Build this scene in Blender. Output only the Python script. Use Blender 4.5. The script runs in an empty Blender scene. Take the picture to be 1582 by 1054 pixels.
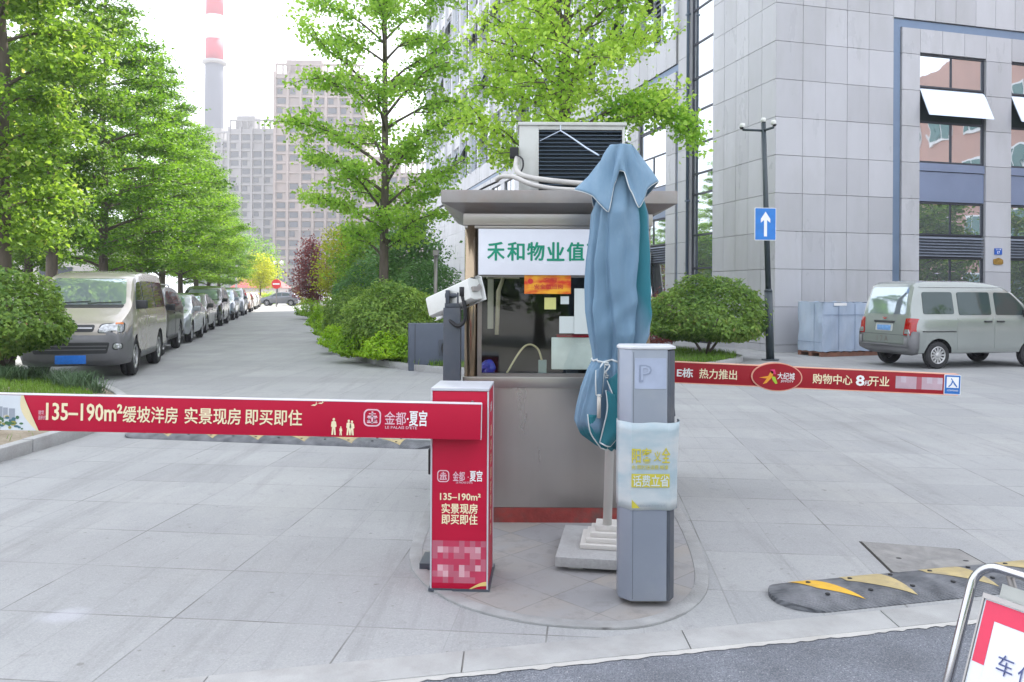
import bpy, bmesh, math, random
import numpy as np
from mathutils import Vector, Matrix
from mathutils.bvhtree import BVHTree
R = math.radians
sc = bpy.context.scene
COL = sc.collection
# ------------------------------------------------------------ camera, sky, sun, exposure
CAM_H = 1.55; F = 1230.0; CX, CY = 791.0, 452.0; ROLL = R(0.3)
cam_d = bpy.data.cameras.new('camera'); cam = bpy.data.objects.new('camera', cam_d); COL.objects.link(cam)
cam.matrix_world = Matrix.Translation((0, 0, CAM_H)) @ Matrix.Rotation(R(90), 4, 'X') @ Matrix.Rotation(ROLL, 4, 'Z')
cam_d.sensor_width = 36; cam_d.lens = F*36/1582; cam_d.shift_y = -(527-CY)/1582
cam_d.clip_start = 0.05; cam_d.clip_end = 4000
sc.camera = cam
SUN_AZ = (0.45, 0.89); SUN_EL = R(52)
wd = bpy.data.worlds.new('World'); sc.world = wd; wd.use_nodes = True
nt = wd.node_tree; nt.nodes.clear()
wo = nt.nodes.new('ShaderNodeOutputWorld'); bg = nt.nodes.new('ShaderNodeBackground')
sky = nt.nodes.new('ShaderNodeTexSky'); sky.sky_type = 'NISHITA'; sky.sun_disc = False
sky.sun_elevation = SUN_EL; sky.sun_rotation = math.atan2(SUN_AZ[0], SUN_AZ[1])
sky.air_density = 1.0; sky.dust_density = 6.0; sky.ozone_density = 1.0
hs = nt.nodes.new('ShaderNodeHueSaturation'); hs.inputs['Saturation'].default_value = 0.35; hs.inputs['Value'].default_value = 1.0
nt.links.new(sky.outputs[0], hs.inputs['Color'])
mxs = nt.nodes.new('ShaderNodeMix'); mxs.data_type = 'RGBA'; mxs.inputs[0].default_value = 0.8     # thin white overcast veil in front of the clear sky
mxs.inputs[7].default_value = (7.2, 7.65, 8.6, 1); nt.links.new(hs.outputs[0], mxs.inputs[6])
nt.links.new(mxs.outputs[2], bg.inputs['Color']); bg.inputs['Strength'].default_value = 0.14
nt.links.new(bg.outputs[0], wo.inputs['Surface'])
sun_d = bpy.data.lights.new('sun', 'SUN'); sun_d.energy = 4.6; sun_d.angle = R(0.6); sun_d.color = (1, .93, .82)
sun = bpy.data.objects.new('sun', sun_d); COL.objects.link(sun)
sv = Vector((SUN_AZ[0]*math.cos(SUN_EL), SUN_AZ[1]*math.cos(SUN_EL), math.sin(SUN_EL)))
sun.rotation_euler = sv.to_track_quat('Z', 'Y').to_euler(); sun.location = (0, 0, 60)
sc.view_settings.view_transform = 'Standard'; sc.view_settings.look = 'None'
sc.view_settings.gamma = 1; sc.view_settings.use_curve_mapping = False
sc.view_settings.exposure = 1.15
sc.render.engine = 'CYCLES'
sc.cycles.max_bounces = 7; sc.cycles.diffuse_bounces = 4; sc.cycles.glossy_bounces = 4
sc.cycles.transmission_bounces = 4; sc.cycles.transparent_max_bounces = 12; sc.cycles.volume_bounces = 1
sc.cycles.caustics_reflective = False; sc.cycles.caustics_refractive = False
sc.cycles.use_denoising = True; sc.cycles.sample_clamp_indirect = 6
sc.render.film_transparent = False

def unroll(px, py):
    dx, dy = px-CX, py-CY; c, s = math.cos(ROLL), math.sin(ROLL)
    return dx*c+dy*s, -dx*s+dy*c
def at(px, py, Y):
    dx, dy = unroll(px, py); return Vector((dx*Y/F, Y, CAM_H-dy*Y/F))
def gnd(px, py, z=0.0):
    dx, dy = unroll(px, py); Y = F*(CAM_H-z)/dy; return Vector((dx*Y/F, Y, z))

# ------------------------------------------------------------ object helpers
def link(o, parent=None):
    COL.objects.link(o)
    if parent is not None: o.parent = parent
    return o
def tag(o, label, cat=None, group=None, kind=None):
    if label: o['label'] = label
    if cat: o['category'] = cat
    if group: o['group'] = group
    if kind: o['kind'] = kind
    return o
def thing(name, label, cat, loc=(0, 0, 0), rz=0.0, group=None):
    o = bpy.data.objects.new(name, None); link(o); o.empty_display_size = .2
    o.location = loc; o.rotation_euler = (0, 0, rz)
    return tag(o, label, cat, group)
def copy_tree(o, parent=None):
    c = o.copy(); COL.objects.link(c); c.parent = parent
    for ch in list(o.children): copy_tree(ch, c)
    return c

class MB:
    """collects geometry for ONE mesh object"""
    def __init__(s): s.v = []; s.f = []; s.m = []; s.sm = []
    def add(s, vs, fs, mi=0, smooth=False):
        b = len(s.v); s.v += [tuple(v) for v in vs]
        s.f += [tuple(i+b for i in f) for f in fs]; s.m += [mi]*len(fs); s.sm += [smooth]*len(fs); return s
    def box(s, x0, x1, y0, y1, z0, z1, mi=0, M=None):
        vs = [(x0, y0, z0), (x1, y0, z0), (x1, y1, z0), (x0, y1, z0), (x0, y0, z1), (x1, y0, z1), (x1, y1, z1), (x0, y1, z1)]
        if M is not None: vs = [M @ Vector(v) for v in vs]
        return s.add(vs, [(0, 3, 2, 1), (4, 5, 6, 7), (0, 1, 5, 4), (1, 2, 6, 5), (2, 3, 7, 6), (3, 0, 4, 7)], mi)
    def prism(s, poly, z0, z1, mi=0, M=None, top=None):
        n = len(poly); vs = [(p[0], p[1], z0) for p in poly] + [(p[0], p[1], z1) for p in (top or poly)]
        if M is not None: vs = [M @ Vector(v) for v in vs]
        fs = [tuple(range(n-1, -1, -1)), tuple(range(n, 2*n))] + [(i, (i+1) % n, n+(i+1) % n, n+i) for i in range(n)]
        return s.add(vs, fs, mi)
    def tube(s, pts, r, n=10, mi=0, caps=True, smooth=True):
        pts = [Vector(p) for p in pts]; k = len(pts)
        rs = r if isinstance(r, (list, tuple)) else [r]*k
        vs = []; up = None
        for i, p in enumerate(pts):
            d = (pts[min(i+1, k-1)]-pts[max(i-1, 0)]).normalized()
            if up is None:
                up = Vector((0, 0, 1)) if abs(d.z) < .9 else Vector((1, 0, 0))
            a = d.cross(up).normalized(); b = a.cross(d).normalized(); up = b
            for j in range(n):
                t = 2*math.pi*j/n; vs.append(p+(a*math.cos(t)+b*math.sin(t))*rs[i])
        fs = [(i*n+j, i*n+(j+1) % n, (i+1)*n+(j+1) % n, (i+1)*n+j) for i in range(k-1) for j in range(n)]
        s.add(vs, fs, mi, smooth)
        if caps:
            b = len(s.v)-k*n
            s.f += [tuple(b+j for j in range(n-1, -1, -1)), tuple(b+(k-1)*n+j for j in range(n))]; s.m += [mi]*2; s.sm += [False]*2
        return s
    def lathe(s, prof, n=24, mi=0, M=None, smooth=True, caps=True):
        """prof: (r, z) pairs round the z axis"""
        vs = []
        for r, z in prof:
            for j in range(n):
                t = 2*math.pi*j/n; vs.append(Vector((r*math.cos(t), r*math.sin(t), z)))
        if M is not None: vs = [M @ v for v in vs]
        k = len(prof)
        s.add(vs, [(i*n+j, i*n+(j+1) % n, (i+1)*n+(j+1) % n, (i+1)*n+j) for i in range(k-1) for j in range(n)], mi, smooth)
        b = len(s.v)-k*n
        if not caps: return s
        if prof[0][0] > 1e-4: s.f.append(tuple(b+j for j in range(n-1, -1, -1))); s.m.append(mi); s.sm.append(False)
        if prof[-1][0] > 1e-4: s.f.append(tuple(b+(k-1)*n+j for j in range(n))); s.m.append(mi); s.sm.append(False)
        return s
    def grid(s, P, mi=0, smooth=True, wrap=False):
        nr, nc = len(P), len(P[0]); vs = [q for row in P for q in row]
        cc = nc if wrap else nc-1
        return s.add(vs, [(i*nc+j, i*nc+(j+1) % nc, (i+1)*nc+(j+1) % nc, (i+1)*nc+j) for i in range(nr-1) for j in range(cc)], mi, smooth)
    def build(s, name, mat, parent=None, bevel=0, M=None):
        me = bpy.data.meshes.new(name); vs = s.v
        if M is not None: vs = [tuple(M @ Vector(v)) for v in vs]
        me.from_pydata(vs, [], s.f)
        for m in (mat if isinstance(mat, (list, tuple)) else [mat]): me.materials.append(m)
        me.polygons.foreach_set('material_index', s.m); me.polygons.foreach_set('use_smooth', s.sm)
        if bevel:
            bm = bmesh.new(); bm.from_mesh(me); bmesh.ops.remove_doubles(bm, verts=bm.verts, dist=1e-5)
            es = [e for e in bm.edges if len(e.link_faces) == 2 and e.calc_face_angle(0) > R(28)]
            bmesh.ops.bevel(bm, geom=es, offset=bevel, segments=2, profile=.6, affect='EDGES', clamp_overlap=True)
            for f in bm.faces: f.smooth = True
            bm.to_mesh(me); bm.free()
            try: me.set_sharp_from_angle(angle=R(40))
            except Exception: pass
        me.update()
        return link(bpy.data.objects.new(name, me), parent)

# ------------------------------------------------------------ materials
_mats = {}
def nodes_of(name):
    m = bpy.data.materials.new(name); m.use_nodes = True; m.node_tree.nodes.clear()
    n = m.node_tree; out = n.nodes.new('ShaderNodeOutputMaterial')
    return m, n, out
def N(n, t, **kw):
    x = n.nodes.new(t)
    for k, v in kw.items():
        if hasattr(x, k): setattr(x, k, v)
    return x
def setin(x, **kw):
    for k, v in kw.items():
        x.inputs[k.replace('_', ' ')].default_value = v
    return x
def c4(c): return (c[0], c[1], c[2], 1)
def pm(name, col, rough=.6, metal=0.0, var=.12, vscale=6.0, bump=0.0, bscale=60.0, spec=.5, coat=0.0, dirt=None, stretch=None, island=0.0):
    """principled material with a noise variation of its colour, a fine bump and worn dirt patches"""
    if name in _mats: return _mats[name]
    m, n, out = nodes_of(name); L = n.links.new
    b = N(n, 'ShaderNodeBsdfPrincipled'); setin(b, Roughness=rough, Metallic=metal)
    b.inputs['Specular IOR Level'].default_value = spec
    if coat: b.inputs['Coat Weight'].default_value = coat; b.inputs['Coat Roughness'].default_value = .05
    tc = N(n, 'ShaderNodeTexCoord'); mp = N(n, 'ShaderNodeMapping'); L(tc.outputs['Object'], mp.inputs['Vector'])
    if stretch: mp.inputs['Scale'].default_value = stretch
    no = N(n, 'ShaderNodeTexNoise'); setin(no, Scale=vscale, Detail=6.0, Roughness=.6); L(mp.outputs[0], no.inputs['Vector'])
    ra = N(n, 'ShaderNodeMapRange'); L(no.outputs['Fac'], ra.inputs['Value'])
    setin(ra, From_Min=.3, From_Max=.7, To_Min=1-var, To_Max=1+var)
    mx = N(n, 'ShaderNodeMix', data_type='RGBA', blend_type='MULTIPLY'); mx.inputs[0].default_value = 1
    mx.inputs[6].default_value = c4(col); L(ra.outputs[0], mx.inputs[7]); last = mx.outputs[2]
    if island:
        ge = N(n, 'ShaderNodeNewGeometry'); r2 = N(n, 'ShaderNodeMapRange'); L(ge.outputs['Random Per Island'], r2.inputs['Value'])
        setin(r2, To_Min=1-island, To_Max=1+island)
        m2 = N(n, 'ShaderNodeMix', data_type='RGBA', blend_type='MULTIPLY'); m2.inputs[0].default_value = 1
        L(last, m2.inputs[6]); L(r2.outputs[0], m2.inputs[7]); last = m2.outputs[2]
    if dirt:
        dc, amt, ds = dirt
        n2 = N(n, 'ShaderNodeTexNoise'); setin(n2, Scale=ds, Detail=8.0, Roughness=.65); L(mp.outputs[0], n2.inputs['Vector'])
        r3 = N(n, 'ShaderNodeMapRange'); L(n2.outputs['Fac'], r3.inputs['Value']); setin(r3, From_Min=.48, From_Max=.72, To_Min=0, To_Max=amt)
        m3 = N(n, 'ShaderNodeMix', data_type='RGBA'); L(r3.outputs[0], m3.inputs[0]); L(last, m3.inputs[6]); m3.inputs[7].default_value = c4(dc); last = m3.outputs[2]
    L(last, b.inputs['Base Color'])
    rr = N(n, 'ShaderNodeMapRange'); L(no.outputs['Fac'], rr.inputs['Value']); setin(rr, From_Min=.3, From_Max=.7, To_Min=max(.02, rough*.85), To_Max=min(1, rough*1.15))
    L(rr.outputs[0], b.inputs['Roughness'])
    if bump:
        n3 = N(n, 'ShaderNodeTexNoise'); setin(n3, Scale=bscale, Detail=4.0); L(mp.outputs[0], n3.inputs['Vector'])
        bp = N(n, 'ShaderNodeBump'); setin(bp, Strength=bump, Distance=.01); L(n3.outputs['Fac'], bp.inputs['Height']); L(bp.outputs[0], b.inputs['Normal'])
    L(b.outputs[0], out.inputs['Surface']); _mats[name] = m; return m
def leaf_mat(name, c1, c2, trans=.35, tip=None, vr=(.74, 1.2)):
    if name in _mats: return _mats[name]
    m, n, out = nodes_of(name); L = n.links.new
    ge = N(n, 'ShaderNodeNewGeometry'); tc = N(n, 'ShaderNodeTexCoord')
    no = N(n, 'ShaderNodeTexNoise'); setin(no, Scale=.9, Detail=3.0); L(tc.outputs['Object'], no.inputs['Vector'])
    ad = N(n, 'ShaderNodeMath', operation='MULTIPLY_ADD'); L(ge.outputs['Random Per Island'], ad.inputs[0]); ad.inputs[1].default_value = .6
    r0 = N(n, 'ShaderNodeMapRange'); L(no.outputs['Fac'], r0.inputs['Value']); setin(r0, From_Min=.3, From_Max=.7, To_Min=-.05, To_Max=.45); L(r0.outputs[0], ad.inputs[2])
    cr = N(n, 'ShaderNodeValToRGB'); L(ad.outputs[0], cr.inputs['Fac'])
    cr.color_ramp.elements[0].color = c4(c1); cr.color_ramp.elements[1].color = c4(c2)
    if tip:
        cr.color_ramp.elements[1].position = .86
        e = cr.color_ramp.elements.new(.97); e.color = c4(tip)
    b = N(n, 'ShaderNodeBsdfPrincipled'); setin(b, Roughness=.5); b.inputs['Specular IOR Level'].default_value = .35
    oi = N(n, 'ShaderNodeObjectInfo'); rv = N(n, 'ShaderNodeMapRange'); L(oi.outputs['Random'], rv.inputs['Value']); setin(rv, To_Min=vr[0], To_Max=vr[1])
    rh_ = N(n, 'ShaderNodeMapRange'); L(oi.outputs['Random'], rh_.inputs['Value']); setin(rh_, To_Min=.512, To_Max=.492)
    hv = N(n, 'ShaderNodeHueSaturation'); L(cr.outputs[0], hv.inputs['Color']); L(rv.outputs[0], hv.inputs['Value']); L(rh_.outputs[0], hv.inputs['Hue']); cr = hv
    L(cr.outputs[0], b.inputs['Base Color'])
    t = N(n, 'ShaderNodeBsdfTranslucent'); hsv = N(n, 'ShaderNodeHueSaturation'); setin(hsv, Hue=.485, Saturation=1.02, Value=1.75); L(cr.outputs[0], hsv.inputs['Color']); L(hsv.outputs[0], t.inputs['Color'])
    ms = N(n, 'ShaderNodeMixShader'); ms.inputs[0].default_value = trans; L(b.outputs[0], ms.inputs[1]); L(t.outputs[0], ms.inputs[2])
    L(ms.outputs[0], out.inputs['Surface']); _mats[name] = m; return m
def mirror_glass(name, col, rough=.02, metal=.85, wave=.06, wscale=1.2):
    if name in _mats: return _mats[name]
    m, n, out = nodes_of(name); L = n.links.new
    b = N(n, 'ShaderNodeBsdfPrincipled'); setin(b, Roughness=rough, Metallic=metal); b.inputs['Base Color'].default_value = c4(col)
    tc = N(n, 'ShaderNodeTexCoord'); no = N(n, 'ShaderNodeTexNoise'); setin(no, Scale=wscale, Detail=2.0); L(tc.outputs['Object'], no.inputs['Vector'])
    bp = N(n, 'ShaderNodeBump'); setin(bp, Strength=wave, Distance=.1); L(no.outputs['Fac'], bp.inputs['Height']); L(bp.outputs[0], b.inputs['Normal'])
    L(b.outputs[0], out.inputs['Surface']); _mats[name] = m; return m
def clear_glass(name, tint=(.75, .8, .8), refl=.09):
    if name in _mats: return _mats[name]
    m, n, out = nodes_of(name); L = n.links.new
    t = N(n, 'ShaderNodeBsdfTransparent'); t.inputs['Color'].default_value = c4(tint)
    g = N(n, 'ShaderNodeBsdfGlossy'); setin(g, Roughness=.03); g.inputs['Color'].default_value = (.9, .93, .95, 1)
    fr = N(n, 'ShaderNodeFresnel'); setin(fr, IOR=1.5); ad = N(n, 'ShaderNodeMath', operation='ADD'); L(fr.outputs[0], ad.inputs[0]); ad.inputs[1].default_value = refl
    gb = N(n, 'ShaderNodeNewGeometry'); fb = N(n, 'ShaderNodeMath', operation='SUBTRACT'); fb.inputs[0].default_value = 1; L(gb.outputs['Backfacing'], fb.inputs[1])
    mf = N(n, 'ShaderNodeMath', operation='MULTIPLY'); L(ad.outputs[0], mf.inputs[0]); L(fb.outputs[0], mf.inputs[1])      # one reflection, at the face the ray enters
    ms = N(n, 'ShaderNodeMixShader'); L(mf.outputs[0], ms.inputs[0]); L(t.outputs[0], ms.inputs[1]); L(g.outputs[0], ms.inputs[2])
    L(ms.outputs[0], out.inputs['Surface']); _mats[name] = m; return m

STEEL = pm('brushed_steel', (.36, .34, .325), .32, .9, .06, 2, dirt=((.36, .27, .2), .4, 1.6))
STEEL_D = pm('dull_steel', (.25, .235, .225), .42, .75, .14, 5, dirt=((.26, .19, .15), .5, 3))
CHROME = pm('polished_steel', (.5, .5, .52), .16, 1.0, .04, 8)
ALU = pm('white_aluminium', (.72, .72, .74), .4, .2, .06, 8)
RED = pm('red_printed_board', (.44, .003, .034), .5, 0, .06, 2.5, spec=.3)
RED_B = pm('dark_red_print', (.31, .008, .018), .5, 0, .08, 3, spec=.3)
CREAM = pm('cream_print', (.83, .72, .48), .5, 0, .04)
WHITE = pm('white_print', (.82, .82, .82), .5, 0, .04)
PINKW = pm('pale_pink_print', (.72, .45, .52), .5, 0, .08)
BLACK = pm('black_rubber', (.018, .018, .02), .7, 0, .2, 10)
DARK = pm('charcoal_paint', (.055, .065, .085), .45, 0, .14, 5, dirt=((.12, .12, .12), .4, 6))
BARK = pm('bark', (.105, .085, .068), .9, 0, .35, 9, bump=.7, bscale=30, stretch=(1, 1, .3))
GRANITE = pm('grey_granite', (.36, .36, .36), .8, 0, .12, 60, bump=.25, bscale=120, dirt=((.22, .21, .19), .5, 3))
CONC = pm('pale_concrete', (.45, .44, .42), .85, 0, .14, 8, bump=.3, bscale=80, dirt=((.25, .23, .2), .5, 4))

# ------------------------------------------------------------ text, flat shapes
def frame_M(o, xd, yd):
    x = Vector(xd).normalized(); z = x.cross(Vector(yd)).normalized(); y = z.cross(x)
    M = Matrix((x, y, z)).transposed().to_4x4(); M.translation = Vector(o); return M
def text(parent, body, mat, M, cx, cy, w, h, bold=0.0, name='lettering', lift=.002, label=None):
    """body fitted into w x h round (cx, cy) on the plane M"""
    cu = bpy.data.curves.new('t', 'FONT'); cu.body = body; cu.offset = min(bold, .012) if all(ord(c) < 0x2e80 for c in body) else min(bold, .004); cu.resolution_u = 2
    o = bpy.data.objects.new('t', cu); COL.objects.link(o)
    bpy.context.view_layer.update()
    me = bpy.data.meshes.new_from_object(o.evaluated_get(bpy.context.evaluated_depsgraph_get()))
    bpy.data.objects.remove(o); bpy.data.curves.remove(cu)
    n = len(me.vertices); a = np.empty(n*3); me.vertices.foreach_get('co', a); a = a.reshape(-1, 3)
    mn, mxx = a.min(0), a.max(0)
    a[:, 0] = cx+((a[:, 0]-mn[0])/(mxx[0]-mn[0]+1e-9)-.5)*w; a[:, 1] = cy+((a[:, 1]-mn[1])/(mxx[1]-mn[1]+1e-9)-.5)*h; a[:, 2] = lift
    Mn = np.array(M)
    tri = np.array([p.vertices[:] for p in me.polygons]) if all(len(p.vertices) == 3 for p in me.polygons) else None
    if tri is None:
        me.calc_loop_triangles(); tri = np.array([t.vertices[:] for t in me.loop_triangles])
    st = bold*.55*h if bold > .005 else 0; V = []; T = []
    for k, (ox, oy) in enumerate([(0, 0)]+([(st, 0), (-st, 0), (0, st*.7), (0, -st*.7)] if st else [])):
        V.append(a+np.array([ox, oy, k*.00012])); T.append(tri+n*k)      # heavier strokes: copies laid a hair apart
    a = np.concatenate(V)@Mn[:3, :3].T+Mn[:3, 3]
    bpy.data.meshes.remove(me); me = tri_mesh(name, a, np.concatenate(T), mat)
    o = bpy.data.objects.new(name, me); link(o, parent)
    if label: o['label'] = label
    return o
def flat(mb, M, poly, lift, th=.002, mi=0):
    """a thin plate of outline poly standing lift proud of plane M"""
    return mb.prism(poly, lift-th, lift, mi, M)
def rrect(cx, cy, w, h, r, n=5):
    p = []
    for sx, sy, a0 in ((1, -1, -90), (1, 1, 0), (-1, 1, 90), (-1, -1, 180)):
        for k in range(n+1):
            a = R(a0+90*k/n); p.append((cx+sx*(w/2-r)+r*math.cos(a), cy+sy*(h/2-r)+r*math.sin(a)))
    return p
def ell(cx, cy, rx, ry, n=40): return [(cx+rx*math.cos(2*math.pi*k/n), cy+ry*math.sin(2*math.pi*k/n)) for k in range(n)]

# ------------------------------------------------------------ foliage
def tri_mesh(name, V, Fc, mats, mi=None, smooth=False):
    me = bpy.data.meshes.new(name); nv, nf = len(V), len(Fc)
    me.vertices.add(nv); me.vertices.foreach_set('co', np.ascontiguousarray(V, dtype=np.float32).ravel())
    me.loops.add(nf*3); me.loops.foreach_set('vertex_index', np.ascontiguousarray(Fc, dtype=np.int32).ravel())
    me.polygons.add(nf); me.polygons.foreach_set('loop_start', np.arange(0, nf*3, 3, dtype=np.int32))
    for m in (mats if isinstance(mats, (list, tuple)) else [mats]): me.materials.append(m)
    if mi is not None: me.polygons.foreach_set('material_index', np.asarray(mi, dtype=np.int32))
    me.update(calc_edges=True); me.validate(); return me
def leaves(rng, C, size, up=.5, outward=None, aspect=.55):
    """folded diamond leaves at the points C"""
    n = len(C)
    nor = rng.normal(size=(n, 3)); nor /= np.linalg.norm(nor, axis=1)[:, None]; nor[:, 2] = np.abs(nor[:, 2])*.6+up
    if outward is not None: nor += outward
    nor /= np.linalg.norm(nor, axis=1)[:, None]
    d = rng.normal(size=(n, 3)); d -= (d*nor).sum(1)[:, None]*nor; d /= np.linalg.norm(d, axis=1)[:, None]
    s = np.cross(nor, d); L = size*rng.uniform(.65, 1.3, n)[:, None]; W = L*aspect
    a = C-d*L*.5; t = C+d*L*.5-nor*L*.12; l = C+s*W*.5+nor*L*.1; r = C-s*W*.5+nor*L*.1
    V = np.stack([a, r, t, l], 1).reshape(-1, 3)
    b = np.arange(n)*4
    Fc = np.stack([np.stack([b, b+1, b+2], 1), np.stack([b, b+2, b+3], 1)], 1).reshape(-1, 3)
    return V, Fc
def interp(tab, z):
    xs = [t[0] for t in tab]; return float(np.interp(z, xs, [t[1] for t in tab]))

def tree_parts(parent, seed, H, tr, zc, env, nprim, nleaf, lsize, mat, rise=.35, sigma=.22, flatz=.5, up=.5, bark=BARK, nsec=6, top=.95, forks=False, aspect=.7, bare=.35):
    rng = np.random.default_rng(seed); rd = random.Random(seed)
    mb = MB(); k = 9
    wob = [(rd.uniform(-1, 1)*.012*H, rd.uniform(-1, 1)*.012*H) for _ in range(k)]; wob[0] = (0, 0)
    tp = [Vector((wob[i][0]*(i/k), wob[i][1]*(i/k), H*top*i/(k-1))) for i in range(k)]
    if forks: tp = tp[:max(2, int(k*forks))]
    kk = len(tp)
    rads = [tr*(1.25 if i == 0 else 1)*(1-.86*(tp[i].z/(H*top))**.9)+.008 for i in range(kk)]
    mb.tube(tp, rads, 9)
    def trunk_at(z):
        for i in range(kk-1):
            if tp[i+1].z >= z:
                t = (z-tp[i].z)/(tp[i+1].z-tp[i].z); return tp[i].lerp(tp[i+1], t), rads[i]+(rads[i+1]-rads[i])*t
        return tp[-1].copy(), rads[-1]
    cl = []; wt = []
    for i in range(nprim):
        f = (i+.5)/nprim
        ztgt = zc+(H*.97-zc)*f**1.05; az = i*2.39996+rd.uniform(-.35, .35)
        Rr = interp(env, ztgt)*rd.uniform(.75, 1.08)
        z0 = max(zc*.75, ztgt-Rr*rise*rd.uniform(.8, 1.3)); p0, r0 = trunk_at(min(z0, tp[-1].z))
        end = Vector((math.cos(az)*Rr, math.sin(az)*Rr, ztgt)); pts = []
        for j in range(7):
            t = j/6; q = p0.lerp(end, t); q.z += math.sin(t*math.pi)*Rr*.10+rd.uniform(-1, 1)*.03*Rr*t
            q.x += rd.uniform(-1, 1)*.035*Rr*t; q.y += rd.uniform(-1, 1)*.035*Rr*t; pts.append(q)
        rb = max(.010, min(r0*.55, .02+Rr*.014)); mb.tube(pts, [rb*(1-.8*j/6) for j in range(7)], 6)
        for t in (.55, .7, .85, 1.0):
            if t >= bare: cl.append(pts[int(t*6)]); wt.append(Rr)
        for s_ in range(nsec):
            t = bare+(1-bare)*(s_+rd.random())/nsec; q = pts[min(5, int(t*6))].lerp(pts[min(6, int(t*6)+1)], t*6 % 1)
            a2 = az+rd.choice((-1, 1))*rd.uniform(.4, 1.25); L2 = Rr*rd.uniform(.22, .45)+.15
            e2 = q+Vector((math.cos(a2), math.sin(a2), rd.uniform(-.15, .4)))*L2
            mid = q.lerp(e2, .5)+Vector((0, 0, .06*L2)); mb.tube([q, mid, e2], [rb*.45, rb*.3, .005], 5, caps=False)
            for u in (.35, .7, 1.0): cl.append(q.lerp(e2, u)); wt.append(L2)
    cl = np.array([tuple(c) for c in cl]); wt = np.array(wt)
    idx = rng.choice(len(cl), nleaf, p=wt/wt.sum())
    C = cl[idx]+rng.normal(size=(nleaf, 3))*np.array([sigma, sigma, sigma*flatz])
    V, Fc = leaves(rng, C, lsize, up, aspect=aspect)
    t = mb.build('trunk', bark, parent)
    cr = link(bpy.data.objects.new('crown', tri_mesh('crown', V, Fc, mat)), parent)
    return t, cr

def bush_parts(parent, seed, rx, ry, z0, z1, nleaf, lsize, mat, lump=.12, stem=True, inner=.25, flat_bottom=.35, aspect=.5):
    rng = np.random.default_rng(seed); n = nleaf
    u = rng.normal(size=(n, 3)); u /= np.linalg.norm(u, axis=1)[:, None]
    lo = u[:, 2] < 0; u[lo, 2] *= flat_bottom
    ph = rng.uniform(0, 6.28, 9)
    lum = 1+lump*(np.sin(u[:, 0]*5+ph[0])*np.sin(u[:, 1]*5+ph[1])+.7*np.sin(u[:, 2]*7+ph[2]+u[:, 0]*4)+.5*np.sin(u[:, 0]*13+ph[3])*np.sin(u[:, 1]*12+u[:, 2]*11+ph[4]))
    rad = lum*(1-np.abs(rng.normal(size=n))*inner*.5)
    sp = rng.random(n) < .05; rad[sp] *= 1+rng.uniform(0, .12, sp.sum())
    zc = z0+(z1-z0)*flat_bottom/(1+flat_bottom); sc_ = np.array([rx, ry, z1-zc])
    C = u*rad[:, None]*sc_; C[:, 2] += zc
    o = u/np.array([rx, ry, z1-zc])*min(rx, ry)
    V, Fc = leaves(rng, C, lsize, .25, outward=o*.9, aspect=aspect)
    cr = link(bpy.data.objects.new('foliage', tri_mesh('foliage', V, Fc, mat)), parent)
    if stem:
        rd = random.Random(seed); mb = MB()
        for k in range(stem if stem is not True else 5):
            a = k*2.4; e = Vector((math.cos(a)*rx*.55, math.sin(a)*ry*.55, zc+.2*(z1-zc)))
            b0 = Vector((math.cos(a)*.05, math.sin(a)*.05, 0)); mb.tube([b0, b0.lerp(e, .5)+Vector((0, 0, .05)), e], [.035, .025, .01], 6)
        mb.build('stem', BARK, parent)
    return cr

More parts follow.
